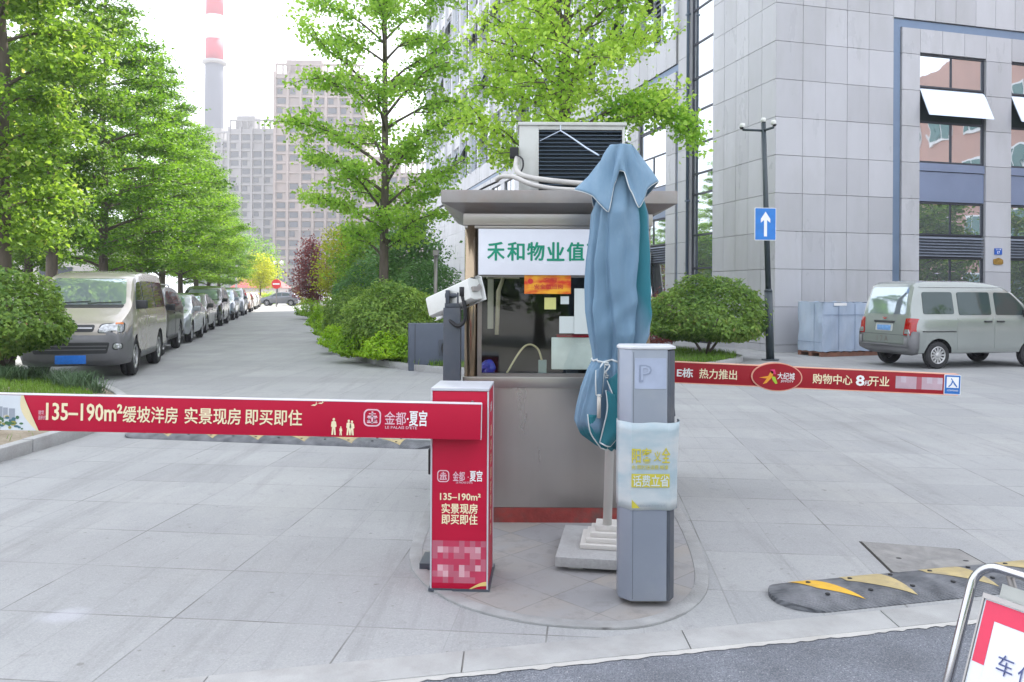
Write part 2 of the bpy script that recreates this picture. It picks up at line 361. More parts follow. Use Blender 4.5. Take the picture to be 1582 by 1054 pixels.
# ============================================================ GROUND
TH = math.atan2(.26, .966); UX = Vector((.966, .26, 0)); UY = Vector((-.26, .966, 0))   # site axes: across / along the lane
def site(x, y, o=(6.93, 21, 0)): return Vector(o)+UX*x+UY*y
def paving_mat():
    m, n, out = nodes_of('stone_paving'); L = n.links.new
    b = N(n, 'ShaderNodeBsdfPrincipled'); setin(b, Roughness=.75); b.inputs['Specular IOR Level'].default_value = .3
    tc = N(n, 'ShaderNodeTexCoord'); mp = N(n, 'ShaderNodeMapping'); L(tc.outputs['Object'], mp.inputs['Vector'])
    mp.inputs['Rotation'].default_value = (0, 0, R(5.5)); mp.inputs['Location'].default_value = (.17, .235, 0)
    # warp a little so that the joints wander
    nw = N(n, 'ShaderNodeTexNoise'); setin(nw, Scale=.8, Detail=2.0); L(mp.outputs[0], nw.inputs['Vector'])
    vm = N(n, 'ShaderNodeVectorMath', operation='MULTIPLY_ADD'); L(nw.outputs['Color'], vm.inputs[0]); vm.inputs[1].default_value = (.02, .02, 0); L(mp.outputs[0], vm.inputs[2])
    br = N(n, 'ShaderNodeTexBrick'); br.offset = 0.0; L(vm.outputs[0], br.inputs['Vector'])
    setin(br, Scale=1.0, Mortar_Size=.005, Mortar_Smooth=.3, Bias=0.0, Brick_Width=.88, Row_Height=.64)
    br.inputs['Color1'].default_value = (.30, .305, .31, 1); br.inputs['Color2'].default_value = (.355, .36, .36, 1); br.inputs['Mortar'].default_value = (.13, .125, .12, 1)
    br2 = N(n, 'ShaderNodeTexBrick'); br2.offset = 0.0; L(vm.outputs[0], br2.inputs['Vector'])
    setin(br2, Scale=1.0, Mortar_Size=.0035, Mortar_Smooth=.4, Bias=0.0, Brick_Width=.44, Row_Height=.64)
    br2.inputs['Color1'].default_value = (1, 1, 1, 1); br2.inputs['Color2'].default_value = (.96, .96, .96, 1); br2.inputs['Mortar'].default_value = (.80, .80, .79, 1)
    # joints open and dark in places, filled with pale dust in others
    nj = N(n, 'ShaderNodeTexNoise'); setin(nj, Scale=1.6, Detail=3.0); L(mp.outputs[0], nj.inputs['Vector'])
    rj = N(n, 'ShaderNodeMapRange'); L(nj.outputs['Fac'], rj.inputs['Value']); setin(rj, From_Min=.44, From_Max=.60, To_Min=.06, To_Max=1)
    mj = N(n, 'ShaderNodeMix', data_type='RGBA'); mj.inputs[6].default_value = (.325, .33, .33, 1); L(br.outputs['Color'], mj.inputs[7])
    fj = N(n, 'ShaderNodeMath', operation='MAXIMUM'); iv = N(n, 'ShaderNodeMath', operation='SUBTRACT'); iv.inputs[0].default_value = 1.0; L(br.outputs['Fac'], iv.inputs[1])
    L(iv.outputs[0], fj.inputs[0]); L(rj.outputs[0], fj.inputs[1]); L(fj.outputs[0], mj.inputs[0])
    m2 = N(n, 'ShaderNodeMix', data_type='RGBA', blend_type='MULTIPLY'); m2.inputs[0].default_value = .8; L(mj.outputs[2], m2.inputs[6]); L(br2.outputs['Color'], m2.inputs[7])
    last = m2.outputs[2]
    def stain(scale, lo, hi, amt, col, rough=.6, st=None, last=None):
        mq = N(n, 'ShaderNodeMapping'); L(tc.outputs['Object'], mq.inputs['Vector'])
        if st: mq.inputs['Scale'].default_value = st; mq.inputs['Rotation'].default_value = (0, 0, R(20))
        q = N(n, 'ShaderNodeTexNoise'); setin(q, Scale=scale, Detail=9.0, Roughness=rough); L(mq.outputs[0], q.inputs['Vector'])
        r = N(n, 'ShaderNodeMapRange'); L(q.outputs['Fac'], r.inputs['Value']); setin(r, From_Min=lo, From_Max=hi, To_Min=0, To_Max=amt)
        x = N(n, 'ShaderNodeMix', data_type='RGBA'); L(r.outputs[0], x.inputs[0]); L(last, x.inputs[6]); x.inputs[7].default_value = c4(col); return x.outputs[2]
    last = stain(.55, .48, .75, .55, (.24, .24, .245), .7, None, last)
    last = stain(.9, .50, .72, .45, (.43, .425, .40), .7, (1, .45, 1), last)
    last = stain(.22, .47, .66, .5, (.25, .25, .25), .6, (.35, 1.3, 1), last)
    last = stain(1.3, .52, .70, .6, (.20, .20, .20), .75, (2.6, .18, 1), last)
    last = stain(7.0, .55, .70, .5, (.20, .195, .19), .8, (1, 1, 1), last)
    last = stain(3.5, .60, .74, .5, (.23, .22, .21), .75, (.5, 1.6, 1), last)
    last = stain(38, .66, .74, .6, (.13, .125, .12), .6, None, last)
    last = stain(16, .68, .73, .5, (.12, .115, .10), .5, None, last)
    last = stain(130, .40, .75, .38, (.17, .17, .175), .6, None, last)
    last = stain(90, .55, .8, .35, (.55, .55, .55), .6, None, last)
    # the splash of white paint on the slabs
    g0 = gnd(100, 952); ds = N(n, 'ShaderNodeVectorMath', operation='SUBTRACT'); L(tc.outputs['Object'], ds.inputs[0]); ds.inputs[1].default_value = tuple(g0)
    sl = N(n, 'ShaderNodeVectorMath', operation='LENGTH'); sc2 = N(n, 'ShaderNodeVectorMath', operation='MULTIPLY'); L(ds.outputs[0], sc2.inputs[0]); sc2.inputs[1].default_value = (1, 1.15, 1); L(sc2.outputs[0], sl.inputs[0])
    ns = N(n, 'ShaderNodeTexNoise'); setin(ns, Scale=9.0, Detail=5.0); L(tc.outputs['Object'], ns.inputs['Vector'])
    a1 = N(n, 'ShaderNodeMath', operation='MULTIPLY_ADD'); L(ns.outputs['Fac'], a1.inputs[0]); a1.inputs[1].default_value = -.16; L(sl.outputs['Value'], a1.inputs[2])
    r1 = N(n, 'ShaderNodeMapRange'); L(a1.outputs[0], r1.inputs['Value']); setin(r1, From_Min=-.02, From_Max=.06, To_Min=.22, To_Max=0)
    x = N(n, 'ShaderNodeMix', data_type='RGBA'); L(r1.outputs[0], x.inputs[0]); L(last, x.inputs[6]); x.inputs[7].default_value = (.62, .62, .72, 1); last = x.outputs[2]
    L(last, b.inputs['Base Color'])
    ng = N(n, 'ShaderNodeTexNoise'); setin(ng, Scale=90.0, Detail=4.0); L(tc.outputs['Object'], ng.inputs['Vector'])
    h = N(n, 'ShaderNodeMath', operation='MULTIPLY_ADD'); L(br.outputs['Fac'], h.inputs[0]); h.inputs[1].default_value = -.8; L(ng.outputs['Fac'], h.inputs[2])
    bp = N(n, 'ShaderNodeBump'); setin(bp, Strength=.22, Distance=.006); L(h.outputs[0], bp.inputs['Height']); L(bp.outputs[0], b.inputs['Normal'])
    L(b.outputs[0], out.inputs['Surface']); return m
def asphalt_mat():
    m, n, out = nodes_of('asphalt'); L = n.links.new
    b = N(n, 'ShaderNodeBsdfPrincipled'); setin(b, Roughness=.85); tc = N(n, 'ShaderNodeTexCoord')
    vo = N(n, 'ShaderNodeTexVoronoi'); setin(vo, Scale=210.0); L(tc.outputs['Object'], vo.inputs['Vector'])
    cr = N(n, 'ShaderNodeValToRGB'); L(vo.outputs['Color'], cr.inputs['Fac']); e = cr.color_ramp.elements
    e[0].color = (.09, .10, .12, 1); e[1].color = (.20, .21, .235, 1); e[0].position = .1; e[1].position = .85
    x = e.new(.96); x.color = (.36, .36, .37, 1)
    no = N(n, 'ShaderNodeTexNoise'); setin(no, Scale=2.5, Detail=5.0); L(tc.outputs['Object'], no.inputs['Vector'])
    r = N(n, 'ShaderNodeMapRange'); L(no.outputs['Fac'], r.inputs['Value']); setin(r, From_Min=.3, From_Max=.7, To_Min=.8, To_Max=1.25)
    mx = N(n, 'ShaderNodeMix', data_type='RGBA', blend_type='MULTIPLY'); mx.inputs[0].default_value = 1; L(cr.outputs[0], mx.inputs[6]); L(r.outputs[0], mx.inputs[7])
    L(mx.outputs[2], b.inputs['Base Color'])
    bp = N(n, 'ShaderNodeBump'); setin(bp, Strength=.6, Distance=.006); L(vo.outputs['Distance'], bp.inputs['Height']); L(bp.outputs[0], b.inputs['Normal'])
    L(b.outputs[0], out.inputs['Surface']); return m
PAVE = paving_mat(); ASPH = asphalt_mat()
g = MB(); g.add([(-600, -300, 0), (600, -300, 0), (600, 900, 0), (-600, 900, 0)], [(0, 1, 2, 3)]).build('ground', pm('far_ground', (.34, .33, .31), .9, 0, .15, .4))
tag(bpy.data.objects['ground'], None, None, None, 'structure')
def la(x): return 3.47+.232*x      # back edge of the stone strip
def lb(x): return 3.265+.232*x     # edge of the asphalt
pv = MB(); pv.add([(-60, la(-60), .004), (60, la(60), .004), (60, 120, .004), (-60, 120, .004)], [(0, 1, 2, 3)])
tag(pv.build('pavement', PAVE), None, None, None, 'structure')
rd_ = MB(); rd_.add([(-60, -14, .004), (60, 4, .004), (60, lb(60), .004), (-60, lb(-60), .004)], [(0, 1, 2, 3)])
tag(rd_.build('road', ASPH), None, None, None, 'structure')
ks = MB(); rs = random.Random(3); x = -9.0
while x < 12:
    x2 = x+rs.uniform(.85, 1.1)
    ks.prism([(x+.003, lb(x)+.004), (x2-.003, lb(x2)+.004), (x2-.003, la(x2)-.006), (x+.003, la(x)-.006)], -.05, .010+rs.uniform(0, .003)); x = x2
tag(ks.build('kerb_strip', pm('strip_granite', (.35, .35, .345), .8, 0, .12, 5, bump=.25, bscale=90, dirt=((.25, .24, .23), .5, 6), island=.08), bevel=.003), None, None, None, 'structure')
mo = MB(); P0 = []; P1 = []
for k in range(400):
    x = -6+k*.03; d = .018+.02*rs.random(); P0.append((x, lb(x)-d, .0075)); P1.append((x, lb(x)+.004, .0085))
mo.grid([P0, P1]); tag(mo.build('mortar_edge', CONC), None, None, None, 'structure')

# ---- paved island that carries the booth and the gates
def smooth_poly(pts, n=8):
    out = []; k = len(pts)
    for i in range(k):
        p0, p1, p2, p3 = [Vector(pts[(i+j) % k]) for j in (-1, 0, 1, 2)]
        for s in range(n):
            t = s/n
            out.append(.5*((2*p1)+(p2-p0)*t+(2*p0-5*p1+4*p2-p3)*t*t+(3*p1-p0-3*p2+p3)*t**3))
    return out
IS = [(-.60, 5.6), (-.60, 4.75), (-.50, 4.3), (-.28, 3.95), (.02, 3.74), (.34, 3.66), (.62, 3.68), (.88, 3.88), (1.06, 4.25), (1.16, 4.9), (1.22, 5.8), (1.28, 7.2), (1.2, 7.7), (.3, 7.9), (-.5, 7.6), (-.6, 6.8)]
isl = smooth_poly([(p[0], p[1]) for p in IS], 6)
def inset(poly, d):
    r = []; k = len(poly); c = Vector((sum(p[0] for p in poly)/k, sum(p[1] for p in poly)/k))
    for i in range(k):
        t = (Vector(poly[(i+1) % k])-Vector(poly[i-1])).normalized(); nrm = Vector((-t.y, t.x)); p = Vector(poly[i])
        if (p+nrm*.01-c).length > (p-c).length: nrm = -nrm
        r.append(p+nrm*d)
    return r
ins = inset(isl, .075)
def tile_mat():
    m, n, out = nodes_of('island_tiles'); L = n.links.new
    b = N(n, 'ShaderNodeBsdfPrincipled'); setin(b, Roughness=.8); tc = N(n, 'ShaderNodeTexCoord'); mp = N(n, 'ShaderNodeMapping'); L(tc.outputs['Object'], mp.inputs['Vector']); mp.inputs['Rotation'].default_value = (0, 0, R(45))
    br = N(n, 'ShaderNodeTexBrick'); br.offset = 0; L(mp.outputs[0], br.inputs['Vector']); setin(br, Scale=1.0, Mortar_Size=.004, Brick_Width=.3, Row_Height=.3)
    br.inputs['Color1'].default_value = (.25, .25, .26, 1); br.inputs['Color2'].default_value = (.30, .275, .25, 1); br.inputs['Mortar'].default_value = (.2, .19, .18, 1)
    no = N(n, 'ShaderNodeTexNoise'); setin(no, Scale=2.2, Detail=7.0, Roughness=.65); L(tc.outputs['Object'], no.inputs['Vector'])
    r = N(n, 'ShaderNodeMapRange'); L(no.outputs['Fac'], r.inputs['Value']); setin(r, From_Min=.44, From_Max=.64, To_Min=0, To_Max=.85)
    mx = N(n, 'ShaderNodeMix', data_type='RGBA'); L(r.outputs[0], mx.inputs[0]); L(br.outputs['Color'], mx.inputs[6]); mx.inputs[7].default_value = (.28, .28, .285, 1)
    n2 = N(n, 'ShaderNodeTexNoise'); setin(n2, Scale=7.0, Detail=8.0, Roughness=.7); L(tc.outputs['Object'], n2.inputs['Vector'])
    r2 = N(n, 'ShaderNodeMapRange'); L(n2.outputs['Fac'], r2.inputs['Value']); setin(r2, From_Min=.52, From_Max=.72, To_Min=0, To_Max=.6)
    m2 = N(n, 'ShaderNodeMix', data_type='RGBA'); L(r2.outputs[0], m2.inputs[0]); L(mx.outputs[2], m2.inputs[6]); m2.inputs[7].default_value = (.15, .145, .14, 1)
    L(m2.outputs[2], b.inputs['Base Color'])
    bp = N(n, 'ShaderNodeBump'); setin(bp, Strength=.3, Distance=.006); L(n2.outputs['Fac'], bp.inputs['Height']); L(bp.outputs[0], b.inputs['Normal'])
    L(b.outputs[0], out.inputs['Surface']); return m
im = MB(); im.prism(ins, 0.001, .012); tag(im.build('island_paving', tile_mat()), None, None, None, 'structure')
ir = MB(); k = len(isl); i = 0
while i < k:
    j = i+8 if i+8 < k-3 else k
    o_ = [isl[q % k] for q in range(i, j+1)]; n_ = [ins[q % k] for q in range(i, j+1)]
    ir.prism(list(o_)+list(reversed(n_)), .0, .016); i = j
tag(ir.build('island_kerb', pm('worn_cement', (.285, .287, .285), .85, 0, .18, 7, bump=.4, bscale=60, dirt=((.24, .23, .22), .6, 5)), bevel=.004), None, None, None, 'structure')

# ---- planting beds
def soil_mat(name, c1, c2):
    m, n, out = nodes_of(name); L = n.links.new
    b = N(n, 'ShaderNodeBsdfPrincipled'); setin(b, Roughness=.95); tc = N(n, 'ShaderNodeTexCoord')
    no = N(n, 'ShaderNodeTexNoise'); setin(no, Scale=3.0, Detail=9.0, Roughness=.75); L(tc.outputs['Object'], no.inputs['Vector'])
    cr = N(n, 'ShaderNodeValToRGB'); L(no.outputs['Fac'], cr.inputs['Fac']); e = cr.color_ramp.elements; e[0].position = .35; e[1].position = .65; e[0].color = c4(c1); e[1].color = c4(c2)
    L(cr.outputs[0], b.inputs['Base Color']); n2 = N(n, 'ShaderNodeTexNoise'); setin(n2, Scale=40.0, Detail=5.0); L(tc.outputs['Object'], n2.inputs['Vector'])
    bp = N(n, 'ShaderNodeBump'); setin(bp, Strength=.9, Distance=.02); L(n2.outputs['Fac'], bp.inputs['Height']); L(bp.outputs[0], b.inputs['Normal'])
    L(b.outputs[0], out.inputs['Surface']); return m
SOIL = soil_mat('dry_soil', (.20, .16, .11), (.36, .31, .24))
TURF = soil_mat('turf_soil', (.05, .075, .02), (.11, .12, .05))
def kerb(name, pts, w=.12, h=.13, seglen=1.0):
    """kerb stones along an open line (outer face on the line, bed to the left)"""
    mb = MB(); P = [Vector((p[0], p[1], 0)) for p in pts]; i = 0
    nr = []
    for q in range(len(P)):
        t = (P[min(q+1, len(P)-1)]-P[max(q-1, 0)]).normalized(); nr.append(Vector((-t.y, t.x, 0)))
    while i < len(P)-1:
        j = i; acc = 0
        while j < len(P)-1 and acc < seglen: acc += (P[j+1]-P[j]).length; j += 1
        A = [P[q] for q in range(i, j+1)]; B = [P[q]+nr[q]*w for q in range(i, j+1)]
        d0 = (A[1]-A[0]).normalized()*.006; d1 = (A[-1]-A[-2]).normalized()*.006
        A[0] = A[0]+d0; B[0] = B[0]+d0; A[-1] = A[-1]-d1; B[-1] = B[-1]-d1
        mb.prism([(v.x, v.y) for v in A+list(reversed(B))], -.02, h+random.Random(i).uniform(-.004, .004)); i = j
    return tag(mb.build(name, GRANITE, bevel=.012), None, None, None, 'structure')
def catmull(pts, n=6):
    out = []; P = [Vector(p) for p in pts]; k = len(P)
    for i in range(k-1):
        p0, p1, p2, p3 = P[max(i-1, 0)], P[i], P[i+1], P[min(i+2, k-1)]
        for s in range(n):
            t = s/n; out.append(.5*((2*p1)+(p2-p0)*t+(2*p0-5*p1+4*p2-p3)*t*t+(3*p1-p0-3*p2+p3)*t**3))
    out.append(P[-1]); return out
# left bed: runs along the pavement edge and rounds off in front of the beige van
LB = catmull([(-4.70, 3.2), (-4.66, 4.6), (-4.62, 6.2), (-4.56, 7.4), (-4.52, 8.4), (-4.62, 9.3), (-5.0, 10.4), (-5.6, 11.4), (-6.4, 12.3), (-7.6, 13.0), (-10, 13.6), (-14, 14.6)], 6)
kerb('kerb', [(p.x, p.y) for p in LB])
def zl(x, y):
    """height of the mounded left bed"""
    d = min((Vector((x, y))-Vector((p.x, p.y))).length for p in LB)
    return .10+.30*min(1, max(0, d-.1)/2.0)**1.2
lb_m = MB(); rows = []
for p in LB:
    row = []; c = Vector((-9.5, 8.5))
    for t in (0.0, .04, .1, .18, .28, .42, .6, .8, 1.0):
        q = Vector((p.x, p.y)).lerp(c, t); q = q+(c-Vector((p.x, p.y))).normalized()*.10*(1-t); row.append((q.x, q.y, zl(q.x, q.y)))
    rows.append(row)
lb_m.grid(rows); tag(lb_m.build('planting_bed', SOIL), None, None, None, 'structure')
# middle bed between the two lanes
MBD = catmull([(-20.0, 78), (-12.3, 50), (-8.4, 35), (-5.95, 25.5), (-4.75, 20.9), (-4.2, 19.2), (-3.3, 17.6), (-2.2, 15.9), (-1.0, 14.9), (.6, 14.55), (2.6, 15.1), (4.3, 16.6), (5.2, 18.0), (5.35, 18.9), (4.9, 19.8), (4.0, 20.9), (0.9, 32), (-3.5, 48), (-11, 76)], 7)
kerb('kerb', [(p.x, p.y) for p in MBD])
mbm = MB(); L_ = [Vector((p.x, p.y)) for p in MBD]; rows = []
h_ = len(L_)
for i in range(h_//2):
    a, b2 = L_[i], L_[h_-1-i]; d = (b2-a).normalized()
    rows.append([((a+d*.1).lerp(b2-d*.1, t).x, (a+d*.1).lerp(b2-d*.1, t).y, .10+.12*math.sin(math.pi*t)**.6) for t in (0, .1, .25, .5, .75, .9, 1)])
mbm.grid(rows); tag(mbm.build('planting_bed', TURF), None, None, None, 'structure')

GRASS = leaf_mat('grass_blades', (.05, .13, .012), (.17, .30, .03), .3)
LIRI = leaf_mat('dark_grass_blades', (.025, .06, .03), (.10, .17, .08), .25)
def blades(name, pts, h, w, mat, lean=.5, seed=1):
    rng = np.random.default_rng(seed); P = np.array(pts); n = len(P)
    a = rng.uniform(0, 6.28, n); hh = h*rng.uniform(.5, 1.25, n); ln = hh*lean*rng.uniform(.3, 1.4, n)
    d = np.stack([np.cos(a), np.sin(a), 0*a], 1); s = np.stack([-np.sin(a), np.cos(a), 0*a], 1)*w*.5
    m = P+d*ln[:, None]*.35+np.array([0, 0, 1])*hh[:, None]*.6; t = P+d*ln[:, None]; t[:, 2] += hh*np.clip(1-lean*.25, .4, 1)
    V = np.stack([P-s, P+s, m-s*.7, m+s*.7, t], 1).reshape(-1, 3); b = np.arange(n)*5
    Fc = np.stack([np.stack([b, b+1, b+3], 1), np.stack([b, b+3, b+2], 1), np.stack([b+2, b+3, b+4], 1)], 1).reshape(-1, 3)
    return link(bpy.data.objects.new(name, tri_mesh(name, V, Fc, mat)))
rg = random.Random(5); pts = []; pl = []
while len(pts) < 26000:
    x, y = rg.uniform(-9, -4.6), rg.uniform(5.5, 13.2)
    d = min((Vector((x, y))-Vector((p.x, p.y))).length for p in LB[::3]);
    edge = Vector((x-(-9.5), y-8.5)).length
    if d < .16 or (y > 9.5 and x > -4.62-(y-9.3)*.72): continue
    keep = .98 if y > 9.3 else (.05 if d < 1.2 else .5)
    if x > -4.7: continue
    if rg.random() < keep: pts.append((x, y, zl(x, y)-.01))
tag(blades('grass', pts, .10, .008, GRASS, .6, 2), 'bright green lawn grass behind the left end of the red boom', 'grass', None, 'stuff')
for k in range(46):
    cx, cy = rg.uniform(-8.3, -5.7), rg.uniform(10.9, 12.3)
    if cx > -5.15-(cy-10.6)*.8: continue
    for j in range(110): pl.append((cx+rg.gauss(0, .07), cy+rg.gauss(0, .07), zl(cx, cy)-.01))
tag(blades('border_grass', pl, .30, .010, LIRI, 1.25, 3), 'dark arching border grass under the round bush on the left', 'border grass', None, 'stuff')
pts = []
while len(pts) < 26000:
    x, y = rg.uniform(-3.6, 5.3), rg.uniform(14.6, 20.5)
    ins_ = False; q = len(L_)
    for i in range(q):
        a, b2 = L_[i], L_[i-1]
        if (a.y > y) != (b2.y > y) and x < (b2.x-a.x)*(y-a.y)/(b2.y-a.y)+a.x: ins_ = not ins_
    if ins_ and min((Vector((x, y))-p).length for p in L_[::2]) > .17: pts.append((x, y, .12))
tag(blades('grass', pts, .13, .012, GRASS, .5, 4), 'bright green lawn grass in the bed behind the booth', 'grass', None, 'stuff')

# ============================================================ OFFICE BUILDING
STONE = pm('stone_cladding', (.43, .43, .455), .30, 0, .05, 1.5, bump=.12, bscale=160, dirt=((.30, .30, .29), .45, .8), island=.09, stretch=(1, 1, .35))
JOINT = pm('dark_joint', (.07, .07, .075), .9)
BLUEM = pm('blue_grey_metal', (.15, .21, .31), .4, .3, .08, 2)
SPAN = pm('slate_blue_panel', (.19, .23, .34), .35, .2, .06, 1.2)
FRAME = pm('dark_window_frame', (.05, .055, .07), .4, .4)
GLASS = mirror_glass('tinted_window_glass', (.62, .66, .70), .015, .9, .05, .9)
GLASS_W = mirror_glass('bright_coated_glass', (.50, .56, .64), .06, .8, .02, .5)
WHITEP = pm('white_metal_panel', (.74, .75, .78), .45, .1, .04, 1)
SLAT = pm('grey_louvre_slat', (.24, .27, .33), .4, .3)
bld = thing('office_building', 'tall grey stone clad office building with a corner and blue downpipe behind the silver minivan', 'building', (6.93, 21, 0), TH)
BH = 34.0
cw = MB(); cw.box(.15, 44, .15, 60.2, 0, BH); cw.build('wall', JOINT, bld)
cl = MB(); G = .006; rc = random.Random(8)
def panel(face, a0, a1, z0, z1, proud=0.0):
    j = rc.uniform(-.0025, .0025)+proud
    if face == 'f': cl.box(a0+G, a1-G, 0-j, .149, z0+G, z1-G)
    else: cl.box(0-j, .149, a0+G, a1-G, z0+G, z1-G)
ROW0 = .2; RH = 1.005
def zrows(z0, z1):
    zs = [z0]; k = math.ceil((z0-ROW0)/RH+1e-6)
    while ROW0+k*RH < z1-.05:
        if ROW0+k*RH > z0+.05: zs.append(ROW0+k*RH)
        k += 1
    zs.append(z1); return list(zip(zs[:-1], zs[1:]))
def panels(face, cols, z0, z1):
    for a, b in zip(cols[:-1], cols[1:]):
        for p, q in zrows(z0, z1): panel(face, a, b, p, q)
def even(a, b, w):
    n = max(1, round((b-a)/w)); return [a+(b-a)*i/n for i in range(n+1)]
def fbox(mb, face, a0, a1, d0, d1, z0, z1, mi=0):
    """box on a facade: d is the depth measured inwards from the cladding face"""
    if face == 'f': mb.box(a0, a1, d0, d1, z0, z1, mi)
    else: mb.box(d0, d1, a0, a1, z0, z1, mi)
def window(face, a0, a1, z0, z1, panes, mat=None, hopper=None, depth=.10, fr=.05, mulls=(), label=None, fmat=None):
    """window = frame (this part) > pane(s), sash; panes: list of (a0, a1, z0, z1)"""
    f = MB(); e = .004
    for (p, q, r, s) in ((a0+e, a0+fr, z0+e, z1-e), (a1-fr, a1-e, z0+e, z1-e), (a0+fr, a1-fr, z0+e, z0+fr), (a0+fr, a1-fr, z1-fr, z1-e)):
        fbox(f, face, p, q, depth-.03, .148, r, s)
    for (p, q, r, s) in mulls: fbox(f, face, p, q, depth-.02, .148, r, s)
    w = f.build('window', fmat or FRAME, bld)
    if label: w['label'] = label
    for (p, q, r, s) in panes:
        pb = MB(); fbox(pb, face, p, q, depth+.005, depth+.025, r, s); pb.build('pane', mat or GLASS, w)
    if hopper:
        for (p, q, r, s, ang) in hopper:
            hb = MB(); H = s-r; ca, sa = math.cos(R(ang)), math.sin(R(ang))
            # top hung sash swung outwards
            def P(a, h, d): 
                u = h*ca; o = h*sa; dd = depth-.03-o-d*ca; zz = s-u+d*sa*-1
                return (a, dd, zz) if face == 'f' else (dd, a, zz)
            vs = [P(p, 0, 0), P(q, 0, 0), P(q, H, 0), P(p, H, 0), P(p, 0, .035), P(q, 0, .035), P(q, H, .035), P(p, H, .035)]
            hb.add(vs, [(0, 1, 2, 3), (7, 6, 5, 4), (0, 4, 5, 1), (1, 5, 6, 2), (2, 6, 7, 3), (3, 7, 4, 0)]); hb.build('sash', GLASS_W, w)
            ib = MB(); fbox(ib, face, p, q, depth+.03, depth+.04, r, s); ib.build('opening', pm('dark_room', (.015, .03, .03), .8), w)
    return w
def louvre(face, a0, a1, z0, z1, n):
    f = MB()
    for i in range(n):
        z = z0+(z1-z0)*(i+.5)/n; h = (z1-z0)/n*.42
        if face == 'f': f.add([(a0, .03, z-h), (a1, .03, z-h), (a1, .12, z+h), (a0, .12, z+h), (a0, .02, z-h), (a1, .02, z-h), (a1, .11, z+h), (a0, .11, z+h)], [(0, 3, 2, 1), (4, 5, 6, 7), (0, 1, 5, 4), (2, 3, 7, 6), (0, 4, 7, 3), (1, 2, 6, 5)])
        else: f.add([(.03, a0, z-h), (.03, a1, z-h), (.12, a1, z+h), (.12, a0, z+h), (.02, a0, z-h), (.02, a1, z-h), (.11, a1, z+h), (.11, a0, z+h)], [(0, 3, 2, 1), (4, 5, 6, 7), (0, 1, 5, 4), (2, 3, 7, 6), (0, 4, 7, 3), (1, 2, 6, 5)])
    f.build('louvre', SLAT, bld)
# --- front facade
FC = [0, .82, 1.52, 2.2, 2.89, 3.69]
panels('f', FC, 0, BH*.999)
def bay(face, a0, a1, hop=True):
    m = (a0+a1)/2; fr = .045
    window(face, a0, a1, 7.36, 8.30, [(a0+fr, m-.01, 7.40, 8.26), (m+.01, a1-fr, 7.40, 8.26)], mulls=[(m-.02, m+.02, 7.40, 8.26)])
    depth_ = .10; wq = window(face, a0, a1, 5.25, 7.35, [(a0+fr, m-.02, 5.30, 6.36), (m+.02, a1-fr, 5.30, 6.36)], mulls=[(m-.025, m+.025, 5.30, 6.37), (a0+fr, a1-fr, 6.37, 6.42)], hopper=[(a0+.03, a1-.03, 6.44, 7.32, 24)] if hop else None)
    if not hop: pb = MB(); fbox(pb, face, a0+.05, a1-.05, depth_+.005, depth_+.025, 6.43, 7.31); pb.build('pane', GLASS, wq)
    sp = MB(); fbox(sp, face, a0+.01, a1-.01, .06, .148, 4.17, 5.0); fbox(sp, face, a0+.01, a1-.01, .03, .148, 5.02, 5.24); sp.build('spandrel', SPAN, bld)
    window(face, a0, a1, 3.22, 4.15, [(a0+fr, m-.01, 3.27, 4.11), (m+.01, a1-fr, 3.27, 4.11)], mulls=[(m-.02, m+.02, 3.27, 4.11)])
    louvre(face, a0+.02, a1-.02, 2.62, 3.2, 7)
    window(face, a0, a1, .25, 2.6, [(a0+fr, m-.01, .3, 2.56), (m+.01, a1-fr, .3, 2.56)], mulls=[(m-.02, m+.02, .3, 2.56)])
    panels(face, [a0, a1], 0, .25)
    panels(face, even(a0, a1, .76), 8.30, 8.96)
panels('f', [3.97, 4.57], 0, 8.96); s = 4.57
for k in range(5):
    bay('f', s, s+2.27); panels('f', [s+2.27, s+3.18], 0, 8.96); s += 3.18
panels('f', even(s, 44, .8), 0, 8.96)
panels('f', even(3.69, 44, .69), 9.2, BH*.999)
bs = MB(); bs.box(3.71, 3.95, .05, .148, 0, 9.19); bs.box(3.95, 44, .05, .148, 8.975, 9.185); bs.build('blue_trim', BLUEM, bld)
# --- left facade (along the lane)
panels('l', even(0, 3.3, .66), 0, BH*.999)
gl_z = [0.1, 2.35, 3.4, 4.7, 5.35, 6.3, 7.35, 8.4, 9.5, 10.6, 11.7, 12.8, 14.5, 17, 20, 24, 28, 33.9]
window('l', 3.3, 4.74, .02, 33.95, [(3.36, 4.68, a+.03, b-.03) for a, b in zip(gl_z[:-1], gl_z[1:])], mulls=[(3.35, 4.69, z-.03, z+.03) for z in gl_z[1:-1]])
panels('l', [4.74, 5.6], 0, BH*.999); panels('l', [5.78, 6.5], 0, 8.96)
bt = MB(); bt.box(.05, .148, 5.62, 5.76, 0, 9.19); bt.box(.05, .148, 5.76, 44, 8.975, 9.185); bt.build('blue_trim', BLUEM, bld)
dp = MB(); dp.tube([(-.06, 4.80, 0), (-.06, 4.80, BH-1)], .05, 10)
for z in np.arange(1.5, 33, 3.0): dp.box(-.12, 0, 4.73, 4.87, z, z+.05)
dp.build('downpipe', pm('slate_pipe', (.10, .14, .2), .4, .2), bld)
t = 6.5
for k in range(10):
    if t > 55: break
    bay('l', t, t+2.27, False); panels('l', [t+2.27, t+3.3], 0, 8.96); t += 3.3
panels('l', even(t, 60.2, 1.1), 0, 8.96)
panels('l', even(5.76, 60.2, .75), 9.2, 10.25)
